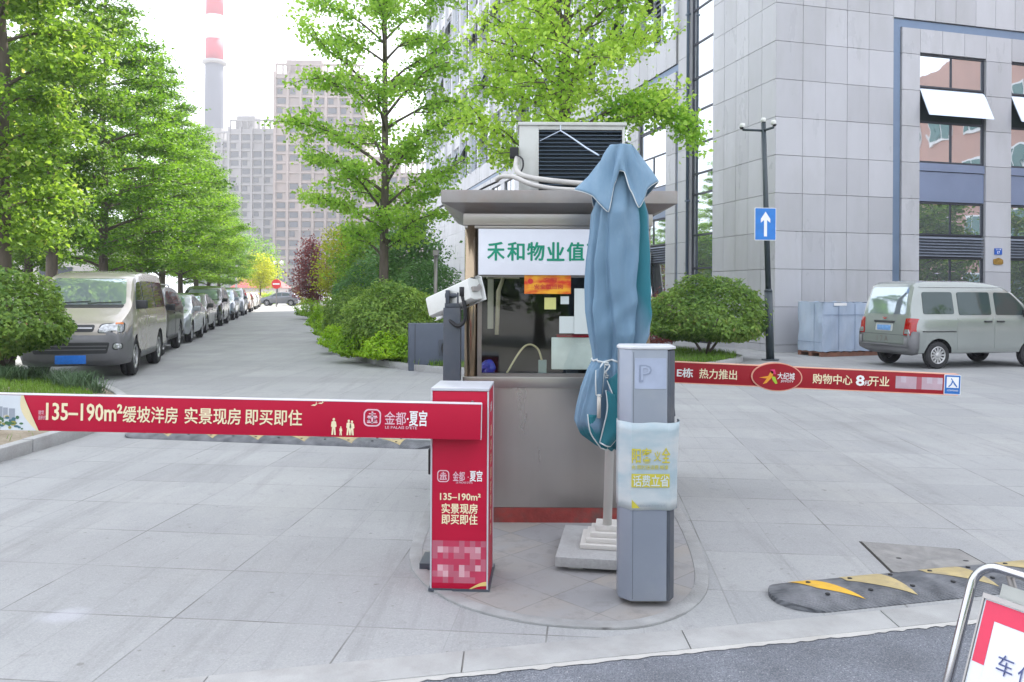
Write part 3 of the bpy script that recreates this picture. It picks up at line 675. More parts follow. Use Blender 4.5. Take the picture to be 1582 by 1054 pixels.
# upper floors: rows of white glass, louvres and tilted vents between slim fins
vis = lambda tt, z: z < 1.55+470*(21+.966*tt)/F
fl = 0; nwin = 0
for zf in np.arange(10.25, 33.0, 3.9):
    z1 = zf+2.75; t = 5.62
    while t < 59:
        e = min(t+3.3, 60.2)
        if vis(t+3, zf) :
            a = t+.22; b = t+1.45; c = t+2.0; d = e-.02
            rr = random.Random(int(zf*7+t*13)); H = []
            if rr.random() < .75: H.append((c+.03, d-.03, zf+1.35, zf+2.4, rr.choice((18, 24, 28))))
            window('l', c, d, zf, z1, [(c+.05, d-.05, zf+.05, zf+1.32), (c+.05, d-.05, zf+2.42, z1-.05)] if H else [(c+.05, d-.05, zf+.05, z1-.05)], GLASS_W, H, mulls=[(c+.04, d-.04, zf+1.31, zf+1.36)], fmat=WHITEP)
            window('l', a, b, zf, z1, [(a+.05, b-.05, zf+.05, zf+1.3), (a+.05, b-.05, zf+1.36, z1-.05)], GLASS_W, None, mulls=[(a+.04, b-.04, zf+1.29, zf+1.37)], fmat=WHITEP)
            if t < 40: louvre('l', b+.02, c-.02, zf, z1, 16)
            nwin += 2
        t += 3.3
    panels('l', even(5.62, 60.2, .75), z1, min(zf+3.9, BH*.999))
fin = MB(); t = 5.62
while t < 60.3:
    fin.box(-.16, .149, t, t+.2, 10.25, BH*.999); t += 3.3
fin.build('fin', WHITEP, bld)
cl.build('cladding', STONE, bld)
cp = MB(); cp.box(-1.6, .0, 47, 55, 3.3, 3.75); cp.build('canopy', WHITEP, bld)
# house number plates on the pillar beside the window bay
def facade_M(s, z, d=0): return frame_M(site(s, -d)+Vector((0, 0, z)), UX, (0, 0, 1))
hp = thing('house_number_plate', 'small blue house number plate on the stone pillar above a brass plaque', 'plate', site(7.28, 0)+Vector((0, 0, 2.8)), TH)
mb = MB(); mb.box(-.13, .13, -.025, -.005, -.09, .09); mb.build('plate', pm('enamel_blue', (.02, .10, .42), .35), hp)
M_ = frame_M((0, -.025, 0), (1, 0, 0), (0, 0, 1)); text(hp, '17', WHITE, M_, 0, -.03, .09, .08, .01); text(hp, '文一路', WHITE, M_, 0, .055, .18, .04, .01)
bp_ = thing('brass_plaque', 'brass plaque with a ragged outline under the blue number plate', 'plaque', site(7.28, 0)+Vector((0, 0, 2.52)), TH)
mb = MB(); mb.prism([(-.17, -.07), (-.1, -.1), (.1, -.1), (.17, -.06), (.16, .04), (.08, .08), (0, .1), (-.09, .07), (-.17, .05)], .005, .03, 0, frame_M((0, 0, 0), (1, 0, 0), (0, 0, 1)).copy()); mb.build('plaque', pm('tarnished_brass', (.42, .25, .06), .4, .6, .3, 14), bp_)
lp = thing('leaning_board', 'pale board leaning in the window recess right of the blue umbrella', 'board', site(-.35, 7.8), TH)
mb = MB(); mb.add([(0, -.45, .0), (0, .45, 0), (.28, .62, 3.0), (.28, -.25, 3.0), (.04, -.45, 0), (.04, .45, 0), (.32, .62, 3.0), (.32, -.25, 3.0)], [(0, 1, 2, 3), (7, 6, 5, 4), (0, 4, 5, 1), (1, 5, 6, 2), (2, 6, 7, 3), (3, 7, 4, 0)]); mb.build('board', pm('pale_board', (.55, .5, .46), .7), lp)

# ============================================================ FAR CITY
TW = pm('raw_concrete', (.30, .25, .235), .9, 0, .18, .08, dirt=((.22, .2, .2), .5, .05))
TW2 = pm('grey_concrete', (.27, .265, .275), .9, 0, .15, .08)
DKW = pm('dark_window', (.07, .08, .10), .35)
def tower(name, label, px0, px1, pytop, Y, depth, floor_h, cols, mat, rz=0, seed=1, crown=None):
    a = at(px0, 452, Y); b = at(px1, 452, Y); top = at(px0, pytop, Y).z; w = (b.x-a.x)
    t = thing(name, label, 'tower block', (a.x, Y, 0), rz); rr = random.Random(seed)
    mb = MB(); mb.box(0, w, .6, depth, 0, top-.6)
    mb.build('wall', mat, t)
    fm = MB(); nf = int(top/floor_h)
    for i in range(nf+1): fm.box(-.3, w+.3, 0, .75, i*floor_h-.25, i*floor_h+.3)
    cw_ = w/cols
    for c in range(cols+1): fm.box(c*cw_-.4, c*cw_+.4, -.15, .7, 0, top)
    fm.build('slab_frame', mat, t)
    rest = MB(); nw = 0; first = None
    for i in range(nf):
        for c in range(cols):
            r0 = rr.random()
            if r0 < .14: continue
            x0 = c*cw_+.7; x1 = (c+1)*cw_-.7
            if r0 < .5: x1 = x0+(x1-x0)*.62
            q = (x0, x1, .45, .62, i*floor_h+.8, i*floor_h+floor_h-.5)
            if nf*cols > 118 and i < nf-100//cols: rest.box(*q)
            else: wm = MB(); wm.box(*q); wm.build('window', DKW, t)
    if rest.f: tag(rest.build('window', DKW, t), None, None, None, 'stuff')
    pm_ = MB()
    for c in range(cols*2): pm_.box(c*cw_/2, c*cw_/2+.5, .8, 1.3, top-.6, top+2.6)
    pm_.box(-.2, w, .7, 1.4, top+2.2, top+2.8); pm_.box(w*.1, w*.5, 3, 9, top, top+4.5); pm_.build('roof_frame', mat, t)
    return t
tower('tower_block', 'bare concrete tower block, taller one right of the striped chimney', 423, 560, 110, 255, 26, 3.05, 7, TW, R(2), 3)
tower('tower_block', 'bare grey tower block in front of the striped chimney', 352, 424, 196, 285, 20, 3.05, 4, TW2, R(-3), 7)
tower('tower_block', 'low bare grey block left of the other towers under the chimney', 318, 354, 214, 300, 20, 3.05, 3, TW2, R(-3), 9)
tower('tower_block', 'pale tower block half hidden behind the slim street tree', 562, 668, 262, 240, 20, 3.05, 6, TW, R(4), 11)
CD = 340; ch = at(329.5, 452, CD); chm = thing('smokestack', 'tall red and white banded chimney above the towers', 'chimney', (ch.x, CD, 0))
def cz(py): return at(329, py, CD).z
prof = lambda z: (5.6+(4.2-5.6)*min(1, z/142) + max(0, (50-z)/50)*2.2)*.81
mb = MB(); mb.lathe([(prof(z), z) for z in np.linspace(0, cz(97), 12)], 28); mb.build('shaft', pm('chimney_grey', (.10, .11, .145), .9, 0, .1, .1), chm)
bands = [(97, 62, RED_B), (62, 25, WHITE), (25, -12, RED_B), (-12, -50, WHITE)]
RB_ = pm('chimney_red', (.36, .02, .05), .7, 0, .1, .2); WB_ = pm('chimney_white', (.50, .50, .52), .7, 0, .1, .2)
for i, (p, q, m_) in enumerate(bands):
    mb = MB(); z0, z1 = cz(p), cz(q); mb.lathe([(prof(z0), z0+.01), (prof(z1), z1)], 28); mb.build('band', RB_ if i % 2 == 0 else WB_, chm)
mb = MB(); z0 = cz(97); mb.lathe([(prof(z0)+.2, z0-.9), (prof(z0)+1.3, z0-.5), (prof(z0)+1.3, z0+.6), (prof(z0)+.1, z0+.7)], 28); mb.build('gallery', TW2, chm)
# low white building behind the left trees
wb = thing('white_building', 'low white rendered building behind the left row of trees', 'building', (-43.5, 38, 0), TH)
WPL = pm('white_plaster', (.62, .58, .56), .8, 0, .08, .8, dirt=((.42, .38, .36), .4, 1.2))
mb = MB(); mb.box(0, 22, 0, 10, 0, 4.4); mb.build('wall', WPL, wb)
mb = MB(); mb.box(-.3, 22.3, -.3, 10.3, 4.4, 4.7); mb.build('roof', TW2, wb)
for k in range(6):
    mb = MB(); mb.box(1.2+k*3.5, 2.8+k*3.5, -.04, .1, 1.1, 2.8); w_ = mb.build('window', DKW, wb)
mb = MB(); mb.box(12, 14, -.07, .0, .1, 2.6); mb.build('door', pm('teal_door', (.05, .30, .34), .5), wb)
rh = thing('red_roofed_hut', 'low white hut with a dull red roof at the far end of the lane', 'building', at(396, 452, 110)-Vector((3.2, 0, 1.55)))
mb = MB(); mb.box(0, 6.5, 0, 4, 0, 2.2); mb.build('wall', WPL, rh)
mb = MB(); mb.add([(-.4, -.4, 2.2), (6.9, -.4, 2.2), (6.9, 4.4, 2.2), (-.4, 4.4, 2.2), (1, 2, 3.5), (5.5, 2, 3.5)], [(0, 1, 5, 4), (1, 2, 5), (2, 3, 4, 5), (3, 0, 4), (3, 2, 1, 0)]); mb.build('roof', pm('red_tin_roof', (.33, .06, .06), .6), rh)
# reflections: what stands across the street on the right, out of frame
ab = thing('apartment_house', 'salmon pink apartment house across the street, mirrored in the office windows', 'building', (41, 8, 0), R(-59))
mb = MB(); mb.box(-9, 16, 0, 10, 0, 17.5); mb.build('wall', pm('salmon_render', (.52, .31, .25), .8, 0, .08, .5), ab)
for i in range(4):
    for j in range(6):
        mb = MB(); x0 = -7.6+j*4.1; mb.box(x0, x0+2.6, -.12, .1, 1+i*3.7, 3+i*3.7); w_ = mb.build('window', WHITE, ab)
        mb = MB(); mb.box(x0+.15, x0+1.2, -.16, -.1, 1.15+i*3.7, 2.85+i*3.7); mb.box(x0+1.4, x0+2.45, -.16, -.1, 1.15+i*3.7, 2.85+i*3.7); mb.build('pane', pm('green_pane', (.05, .16, .14), .2), w_)

# ============================================================ GUARD BOOTH
BX0, BX1, BY0, BY1 = -.315, .925, 5.33, 6.65
bo = thing('guard_booth', 'stainless steel guard booth with a flat flared roof and a white sign over its window', 'booth', ((BX0+BX1)/2, BY0, .012))
hw = (BX1-BX0)/2; dp_ = BY1-BY0
mb = MB()
mb.box(-hw, hw, 0, .03, .10, .90); mb.box(-hw, -hw+.03, .03, dp_, .10, .90); mb.box(hw-.03, hw, .03, dp_, .10, .90); mb.box(-hw+.03, hw-.03, dp_-.03, dp_, .10, 2.0)
mb.box(-hw, -hw+.02, .35, dp_, .90, 2.0); mb.box(hw-.02, hw, .35, dp_, .90, 2.0); mb.box(-hw+.03, hw-.03, .03, dp_-.03, .10, .13)
mb.build('wall', pm('booth_steel', (.43, .40, .385), .30, .92, .10, 1.2, stretch=(2, 2, .35)), bo)
mb = MB(); mb.box(-hw-.006, hw+.006, -.006, dp_+.006, 0, .098); mb.build('skirting', pm('rusty_red_paint', (.22, .03, .025), .6, 0, .3, 8, bump=.3, dirt=((.10, .07, .06), .8, 6)), bo)
for x in (-hw+.04, hw-.04):
    mb = MB(); mb.tube([(x, .03, .90), (x, .03, 1.99)], .045, 14); mb.build('corner_post', pm('reflection_tinted_steel', (.36, .28, .19), .24, .92, .06, 2), bo)  # brownish gold reflection in the stainless post is put into its base colour
mb = MB(); mb.box(-hw-.012, hw+.012, -.022, .05, .90, .975); mb.build('sill', STEEL, bo, bevel=.006)
mb = MB(); mb.box(-hw-.012, hw+.012, -.02, dp_+.01, 1.985, 2.065)
mb.box(-hw-.004, hw+.004, -.008, dp_, 1.965, 1.985); mb.build('frieze', STEEL, bo, bevel=.004)
rf = MB(); o = .15
rf.prism([(-hw-.02, -.03), (hw+.02, -.03), (hw+.02, dp_+.03), (-hw-.02, dp_+.03)], 2.066, 2.122, 0, None, [(-hw-o, -o), (hw+o, -o), (hw+o, dp_+o), (-hw-o, dp_+o)])
rf.box(-hw-o, hw+o, -o, dp_+o, 2.122, 2.205); rf.build('roof', STEEL_D, bo, bevel=.006)
# window: side frame, bottom frame, glass
wx0, wx1 = -hw+.085, hw-.085
mb = MB(); mb.box(wx0, wx0+.028, .0, .05, .975, 1.965); mb.box(wx1-.028, wx1, 0, .05, .975, 1.965); mb.box(wx0+.028, wx1-.028, 0, .05, .975, .995); mb.box(wx0+.028, wx1-.028, 0, .05, 1.64, 1.66)
wf = mb.build('window_frame', STEEL_D, bo); mb = MB(); mb.box(wx0+.028, wx1-.028, .022, .026, .995, 1.64); mb.build('pane', clear_glass('booth_glass', (.94, .96, .95), .012), wf)
for sx in (-1, 1):
    mb = MB(); x = sx*(hw-.012); mb.box(x-.003, x+.003, .08, .35, .90, 1.96); mb.build('side_pane', clear_glass('booth_glass'), bo)
# interior
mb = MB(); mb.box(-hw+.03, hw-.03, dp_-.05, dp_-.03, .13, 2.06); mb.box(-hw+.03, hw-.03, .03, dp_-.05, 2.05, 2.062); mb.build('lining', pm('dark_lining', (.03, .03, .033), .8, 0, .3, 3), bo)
mb = MB(); mb.box(-hw+.04, hw-.04, .06, .50, .83, .87); mb.build('desk', pm('brown_desk', (.13, .08, .06), .6), bo)
sg = MB(); sg.prism(rrect(0, 0, 1, 1, .01), 0, .02); SGM = frame_M((.0, -.012, 1.823), (1, 0, 0), (0, 0, 1))
sgn = MB(); sgn.box(wx0+.005, wx1-.005, -.026, -.001, 1.655, 1.962); sb = sgn.build('sign_board', pm('sign_white', (.74, .76, .82), .4, 0, .03), bo, bevel=.004)
GRN = pm('sign_green', (.0, .26, .15), .5, 0, .06)
SM = frame_M((0, -.026, 0), (1, 0, 0), (0, 0, 1))
cx_ = lambda px: (px-CX)*5.33/F-(BX0+BX1)/2
chars = '禾和物业值班'
for i, c_ in enumerate(chars):
    text(sb, c_, GRN, SM, cx_(766+30.6*i), 1.812, .112, .122, .042)
# loose things in and on the booth
def pane_M(px, py, d=.018): 
    p = at(px, py, BY0+d); return frame_M(p, (1, 0, 0), (0, 0, 1)), p
def sheet(name, label, cat, px0, px1, py0, py1, mat, d=.05, th=.002, group=None):
    a = at(px0, py1, BY0+d); b = at(px1, py0, BY0+d)
    o = thing(name, label, cat, (a.x, BY0+d, a.z), 0, group); mb = MB(); mb.box(0, b.x-a.x, 0, th, 0, b.z-a.z); mb.build('sheet', mat, o); return o, b.x-a.x, b.z-a.z
def flame_mat():
    m, n, out = nodes_of('gold_red_print'); L = n.links.new; b = N(n, 'ShaderNodeBsdfPrincipled'); setin(b, Roughness=.4); tc = N(n, 'ShaderNodeTexCoord')
    no = N(n, 'ShaderNodeTexNoise'); setin(no, Scale=14.0, Detail=3.0); mp = N(n, 'ShaderNodeMapping'); mp.inputs['Scale'].default_value = (.6, 1, 1.4); L(tc.outputs['Object'], mp.inputs[0]); L(mp.outputs[0], no.inputs['Vector'])
    cr = N(n, 'ShaderNodeValToRGB'); L(no.outputs['Fac'], cr.inputs['Fac']); e = cr.color_ramp.elements; e[0].position = .38; e[0].color = (.62, .04, .01, 1); e[1].position = .62; e[1].color = (.85, .42, .02, 1)
    L(cr.outputs[0], b.inputs['Base Color']); L(b.outputs[0], out.inputs['Surface']); return m
o, w, h = sheet('banner', 'gold and red printed strip stuck at the top of the booth window', 'banner', 810, 882, 425, 454, flame_mat(), -.008)
REDT = pm('banner_red', (.55, .02, .02), .5)
M_ = frame_M((0, 0, 0), (1, 0, 0), (0, 0, 1)); text(o, '文明', REDT, M_, w*.55, h*.74, w*.28, h*.24, .01); text(o, '安全值班岗', REDT, M_, w*.52, h*.38, w*.62, h*.26, .01)
mb = MB(); mb.prism(ell(w*.13, h*.66, .018, .018, 20), .0, .002, 0, M_); mb.build('emblem', REDT, o)
sheet('sticky_note', 'yellow square note on the booth window under the gold banner', 'note', 841, 859, 460, 478, pm('yellow_note', (.62, .62, .22), .7), .014)
PAPER = pm('paper', (.62, .68, .66), .8, 0, .05, 3)
sheet('paper_notice', 'small white paper square left of the tall notice behind the booth glass', 'paper', 864, 887, 489, 515, PAPER, .012)
sheet('paper_notice', 'tall white paper notice behind the booth glass beside the umbrella', 'paper', 887, 915, 446, 516, PAPER, .008)
sheet('paper_notice', 'torn pale scrap of paper right of the yellow note', 'paper', 866, 879, 458, 470, PAPER, .014)
pr = thing('monitor', 'pale grey monitor seen from behind on the booth desk', 'monitor', at(884, 581, BY0+.13), 0)
mb = MB(); a = at(852, 571, BY0+.07); b = at(925, 522, BY0+.07); zz = pr.location.z; mb.box(a.x-pr.location.x, b.x-pr.location.x, -.06, -.02, a.z-zz, b.z-zz); mb.build('case', pm('old_plastic', (.68, .74, .70), .5), pr, bevel=.006)
mb = MB(); mb.box(-.12, .12, -.02, .1, -.125, -.10); mb.box(-.04, .04, 0, .03, -.10, .06); mb.build('stand', DARK, pr)
rs_ = thing('red_folder', 'dark red folder lying on top of the pale monitor', 'folder', at(890, 521, BY0+.12)); mb = MB(); mb.box(-.13, .13, -.04, .1, .0, .014); mb.build('cover', RED_B, rs_)
gl = thing('desk_lamp', 'desk lamp with a bent gooseneck on the booth desk', 'lamp', at(838, 581, BY0+.15))
z0 = gl.location.z; mb = MB(); mb.box(-.028, .028, -.02, .02, .87-z0+.0125, .11); mb.build('base', pm('grey_green_plastic', (.25, .32, .30), .5), gl, bevel=.004)
P = [at(837, 557, BY0+.15), at(832, 541, BY0+.15), at(822, 533, BY0+.15), at(811, 535, BY0+.14), at(800, 548, BY0+.13), at(788, 568, BY0+.12), at(781, 580, BY0+.12)]
mb = MB(); mb.tube([Vector(p)-gl.location for p in catmull(P, 5)], .007, 8); mb.build('gooseneck', pm('yellowed_tube', (.55, .48, .28), .5), gl)
bb = thing('blue_bag', 'crumpled blue plastic bag in the left corner of the booth window', 'bag', at(754, 580, BY0+.16))
rng = np.random.default_rng(4); mb = MB(); Pn = []
for i in range(9):
    row = []
    for j in range(14):
        a = math.pi*i/8; b_ = 2*math.pi*j/14; r = .05*(1+.25*rng.random()); row.append((r*math.sin(a)*math.cos(b_), r*.8*math.sin(a)*math.sin(b_), .05-r*math.cos(a)))
    Pn.append(row)
mb.grid(Pn, wrap=True, smooth=False); mb.build('bag', pm('blue_plastic', (.03, .06, .42), .35), bb)
tb = thing('strip_light', 'old white fluorescent tube holder hanging inside the left of the booth window', 'strip light', at(758, 428, BY0+.2))
z0 = tb.location.z; mb = MB(); mb.box(-.02, .02, 0, .04, -.36, 0); mb.build('holder', pm('old_white_plastic', (.5, .48, .38), .6), tb); mb = MB(); mb.tube([(.09, .0, .0), (.055, -.01, -.1), (.045, -.01, -.4)], [.012, .016, .014], 10); mb.box(-.03, .2, -.0, .04, -.012, .02); mb.build('tube', pm('cream_tube', (.55, .5, .34), .5), tb)

# ============================================================ AIR CONDITIONER on the booth roof
AY = 5.75; RZ = BY0*0+2.217
ac = thing('air_conditioner', 'pale grey outdoor air conditioner unit on the booth roof with dark louvres', 'air conditioner', ((at(883, 300, AY)).x, AY, RZ))
ax0 = at(802, 300, AY).x-ac.location.x; ax1 = at(965, 300, AY).x-ac.location.x; az1 = at(880, 190, AY).z-RZ
ACM = pm('yellowed_white_paint', (.55, .56, .53), .5, 0, .06, 3, dirt=((.35, .33, .28), .4, 4))
gx0 = at(832, 300, AY).x-ac.location.x; gx1 = at(961, 300, AY).x-ac.location.x
mb = MB(); mb.box(ax0, gx0, .0, .34, .03, az1-.02); mb.box(gx1, ax1, 0, .34, .03, az1-.02); mb.box(gx0, gx1, .31, .34, .03, az1-.02); mb.box(gx0, gx1, 0, .34, .03, .05); mb.box(ax0-.012, ax1+.012, -.012, .352, az1-.02, az1+.004)
mb.box(gx0, gx1, .0, .02, az1-.05, az1-.021)
mb.build('case', ACM, ac, bevel=.004)
mb = MB(); mb.box(gx0, gx1, .09, .1, .05, az1-.05); mb.build('coil', pm('coil_black', (.03, .045, .06), .6), ac)
mb = MB(); n = 17
for i in range(n):
    z = .06+(az1-.12)*i/(n-1); mb.box(gx0, gx1, .012, .05, z-.002, z+.004); 
mb.build('louvre', pm('louvre_navy', (.06, .09, .13), .4, .3), ac)
mb = MB(); mb.box(ax0+.05, ax0+.11, 0.02, .32, 0, .03); mb.box(ax1-.11, ax1-.05, .02, .32, 0, .03); mb.build('foot', DARK, ac)
def rel(o, pts): return [Vector(p)-o.location for p in pts]
WRAP = pm('white_tape_wrap', (.48, .465, .44), .7, 0, .1, 12, bump=.5, bscale=40, stretch=(1, 1, 1))
mb = MB(); P = [at(799, 244, 5.72), at(797, 258, 5.66), at(803, 269, 5.6), at(822, 275, 5.55), at(850, 279, 5.5), at(890, 283, 5.48), at(925, 285, 5.5), at(950, 287, 5.6), at(958, 293, 5.72)]
mb.tube(rel(ac, catmull(P, 6)), .019, 12)
P = [at(768, 278, 5.9), at(776, 273, 5.8), at(795, 274, 5.6), at(818, 284, 5.5), at(850, 291, 5.45), at(890, 294, 5.42), at(930, 295, 5.45), at(955, 298, 5.6)]
mb.tube(rel(ac, catmull(P, 6)), .017, 12); mb.build('wrapped_pipe', WRAP, ac)
mb = MB(); p = at(795, 240, 5.74)-ac.location; mb.box(p.x-.035, p.x+.03, p.y-.03, p.y+.05, p.z-.02, p.z+.055); mb.build('valve_cover', BLACK, ac, bevel=.008)
mb = MB(); mb.tube(rel(ac, catmull([at(799, 240, 5.7), at(807, 246, 5.66), at(808, 258, 5.64), at(803, 268, 5.62)], 6)), .006, 8)
mb.tube(rel(ac, catmull([at(770, 280, 5.95), at(748, 290, 6.0), at(736, 297, 6.05)], 6)), .008, 8); mb.build('cable', BLACK, ac)
mb = MB(); mb.tube(rel(ac, [at(834, 218, 5.70), at(866, 202, 5.70), at(866, 194, 5.73)]), .004, 6)
mb.tube(rel(ac, catmull([at(866, 202, 5.70), at(885, 214, 5.4), at(905, 228, 5.0), at(925, 240, 4.68)], 4)), .005, 6); mb.build('rope', pm('pale_blue_rope', (.45, .52, .62), .8), ac)

# ============================================================ RED BARRIER GATE (left)
gx = gnd(668, 916, .012); YG = 4.10
bg_ = thing('barrier_gate', 'red printed barrier gate with its long red boom lowered across the left lane', 'barrier gate', (-.411, 4.105, .012), R(-3.0))
W_, D_, H_ = .292, .34, 1.04
mb = MB(); mb.box(0, W_, 0, D_, 0.01, H_-.012); mb.build('cabinet', RED, bg_, bevel=.004)
mb = MB(); mb.box(-.004, W_+.004, -.004, D_+.004, H_-.010, H_+.004)
e = .007
for x, y in ((0, 0), (W_, 0), (W_, D_), (0, D_)): mb.box(x-e*.6, x+e*.6, y-e*.6, y+e*.6, .01, H_-.012)
mb.build('trim', pm('white_trim', (.50, .51, .55), .4, .1, .06), bg_, bevel=.002)
mb = MB(); mb.box(-.012, W_+.012, -.006, D_+.05, -.004, .012); mb.box(-.11, .05, .30, .50, .0, .035); mb.build('base_plate', DARK, bg_)
mb = MB(); mb.box(-.055, .0, .24, .33, .54, .68); mb.build('sensor_box', BLACK, bg_, bevel=.006)
FM = frame_M((0, 0, 0), (1, 0, 0), (0, 0, 1))           # cabinet front plane
def fx(px): return (px-668)/87*W_
def fz(py): return (917-py)/317*H_
mb = MB(); mb.prism(ell(fx(731), fz(622), .013, .013, 18), .0, .006, 0, FM); mb.build('key_lock', CHROME, bg_)
def emblem(parent, M, cx, cy, s, mat):
    """rounded square ring with a lattice knot inside"""
    mb = MB(); o_ = rrect(cx, cy, s, s, s*.3, 6); i_ = rrect(cx, cy, s*.84, s*.84, s*.24, 6); n = len(o_)
    vs = [M @ Vector((p[0], p[1], .002)) for p in o_+i_]; mb.add(vs, [(k, (k+1) % n, n+(k+1) % n, n+k) for k in range(n)])
    def bar(x0, x1, y0, y1): mb.add([M @ Vector((cx+x*s, cy+y*s, .002)) for x, y in ((x0, y0), (x1, y0), (x1, y1), (x0, y1))], [(0, 1, 2, 3)])
    for a in ((-.05, .05, -.33, .36), (-.27, .27, .04, .12), (-.2, .2, .2, .26), (-.3, .3, -.30, -.23), (-.22, -.14, -.22, .03), (.14, .22, -.22, .03), (-.3, -.23, .0, .035), (.23, .3, 0, .035)): bar(*a)
    for sx in (-1, 1): mb.add([M @ Vector((cx+x*s*sx, cy+y*s, .002)) for x, y in ((.06, .02), (.14, .02), (.3, -.2), (.22, -.22))], [(0, 1, 2, 3) if sx > 0 else (3, 2, 1, 0)])
    return mb.build('emblem', mat, parent)
emblem(bg_, FM, fx(686.5), fz(737), .062, PINKW)
text(bg_, '金都', PINKW, FM, fx(710.5), fz(737), .062, .050, .012); text(bg_, '·', PINKW, FM, fx(725), fz(738), .006, .006, .02); text(bg_, '夏宫', WHITE, FM, fx(737), fz(736), .064, .056, .022)
text(bg_, 'LE PALAIS D\'ETE', PINKW, FM, fx(719), fz(746.5), .085, .010, .008)
text(bg_, '135–190m²', CREAM, FM, fx(713), fz(769), .210, .036, .022); text(bg_, '实景现房', CREAM, FM, fx(712), fz(787.5), .185, .052, .030); text(bg_, '即买即住', CREAM, FM, fx(712), fz(804.5), .185, .052, .030)
# number blanked out by a mosaic of pale squares
mb = MB(); rr = random.Random(12); tones = [pm('mosaic_pink_a', (.42, .10, .15), .6), pm('mosaic_pink_b', (.52, .20, .25), .6), pm('mosaic_pink_c', (.60, .34, .38), .6), pm('mosaic_pink_d', (.44, .03, .08), .6)]
for j in range(7):
    for i in range(10):
        x0 = fx(670+8.3*i); z1 = fz(838+9.5*j); dens = (j in (1, 2, 4, 5))
        k_ = rr.choice((0, 1, 2, 2, 1)) if dens and 0 < i < 9 and rr.random() < .75 else rr.choice((3, 0, 3))
        mb.add([FM @ Vector((x, z, .0012)) for x, z in ((x0, z1-fz(0)+fz(9.5)), (x0+8.3/87*W_, z1-fz(0)+fz(9.5)), (x0+8.3/87*W_, z1), (x0, z1))], [(0, 1, 2, 3)], k_)
mb.build('mosaic_patch', tones, bg_)
mb = MB(); Pa = []; Pb = []
for k in range(9):
    t = k/8; Pa.append(FM @ Vector((fx(727+28*t), .0+fz(917)+.012+.04*math.sin(t*1.5), .002))); Pb.append(FM @ Vector((fx(727+28*t), fz(917)+.012+.04*math.sin(t*1.5)-.018*(.3+t), .002)))
mb.grid([Pa, Pb]); mb.build('gold_ribbon', pm('gold_print', (.62, .46, .16), .5), bg_)
SMx = frame_M((W_, 0, 0), (0, 1, 0), (0, 0, 1))         # right side: a column of gold characters
for i, c_ in enumerate('缓坡洋房实景现房'): text(bg_, c_, CREAM, SMx, .17, .80-i*.075, .06, .06, .02)
text(bg_, '金都', WHITE, SMx, .17, .93, .10, .05, .01)
# boom
BM = Matrix.Translation((-.0, -.075, 0)) @ Matrix.Rotation(R(3.0), 4, 'Z') @ Matrix.Rotation(R(.85), 4, 'Y')
bz = .895-.012; Lb = 3.55; x1 = .262
boomM = Matrix.Translation((x1, -.07, bz)) @ Matrix.Rotation(R(3.0), 4, 'Z') @ Matrix.Rotation(R(.9), 4, 'Y')
hb = .089
mb = MB(); mb.box(-Lb, 0, -.012, .05, -hb, hb, 0, boomM); mb.build('boom', RED, bg_, bevel=.003)
mb = MB(); mb.box(-Lb, .001, -.0125, .05, hb+.0005, hb+.003, 0, boomM); mb.box(.0005, .003, -.0125, .05, -hb, hb, 0, boomM); mb.build('boom_trim', pm('pale_trim', (.56, .54, .58), .5), bg_)
mb = MB(); mb.tube([boomM @ Vector((-.10, .05, 0)), boomM @ Vector((-.10, .14, 0))], .05, 16); mb.build('hinge', DARK, bg_)
TM = boomM @ frame_M((0, -.0125, 0), (1, 0, 0), (0, 0, 1))
sb_ = 703/ (x1+ -fx(668)+ 0)
def bx(px): return (px-749)*4.03/F
def btext(s, mat, px0, px1, dy, h, b=.02): return text(bg_, s, mat, TM, bx((px0+px1)/2), dy, (px1-px0)*4.03/F, h, b)
emblem(bg_, TM, bx(582), .012, .088, PINKW)
btext('金都', PINKW, 601, 634, .012, .066, .012); btext('·', WHITE, 635, 638, .01, .010); btext('夏宫', WHITE, 639, 666, .014, .078, .024); btext("LE PALAIS D'ETE", PINKW, 602, 651, -.034, .014, .008)
btext('135–190m²', CREAM, 81, 198, .010, .088, .020); btext('缓坡洋房', CREAM, 199, 283, .004, .082, .022); btext('实景现房', CREAM, 294, 380, .004, .082, .022); btext('即买即住', CREAM, 387, 474, .004, .080, .022)
btext('建筑', PINKW, 69, 78, .004, .022, .005); btext('面积约', PINKW, 69, 81, -.022, .022, .005)
# little cream figures and birds
def blob(parent, M, polys, mat, name):
    mb = MB()
    for p in polys: mb.add([M @ Vector((q[0], q[1], .002)) for q in p], [tuple(range(len(p)))])
    return mb.build(name, mat, parent)
def person_shape(cx, cy, h, skirt=False):
    w = h*.16; b = [(cx-w*.8, cy), (cx-w*.2, cy), (cx, cy+h*.4), (cx+w*.25, cy), (cx+w*.85, cy), (cx+w*.6, cy+h*.45), (cx+w*1.1, cy+h*.5), (cx+w*.8, cy+h*.78), (cx, cy+h*.84), (cx-w*.8, cy+h*.78), (cx-w*1.0, cy+h*.5), (cx-w*.6, cy+h*.45)]
    return [b, ell(cx, cy+h*.92, h*.075, h*.085, 12)]
blob(bg_, TM, person_shape(bx(523), -.078, .085)+person_shape(bx(534), -.080, .045)+person_shape(bx(546), -.078, .078)+person_shape(bx(551), -.078, .074), CREAM, 'figure_print')
def bird(cx, cy, s): return [[(cx-s, cy-.2*s), (cx-.2*s, cy-.25*s), (cx+.9*s, cy+.6*s), (cx+.1*s, cy+.05*s), (cx-.5*s, cy+.05*s)], [(cx-.1*s, cy), (cx+.15*s, cy+.05*s), (cx+.1*s, cy+.7*s)]]
blob(bg_, TM, bird(bx(495), .072, .026)+bird(bx(505), .082, .022), CREAM, 'bird_print')
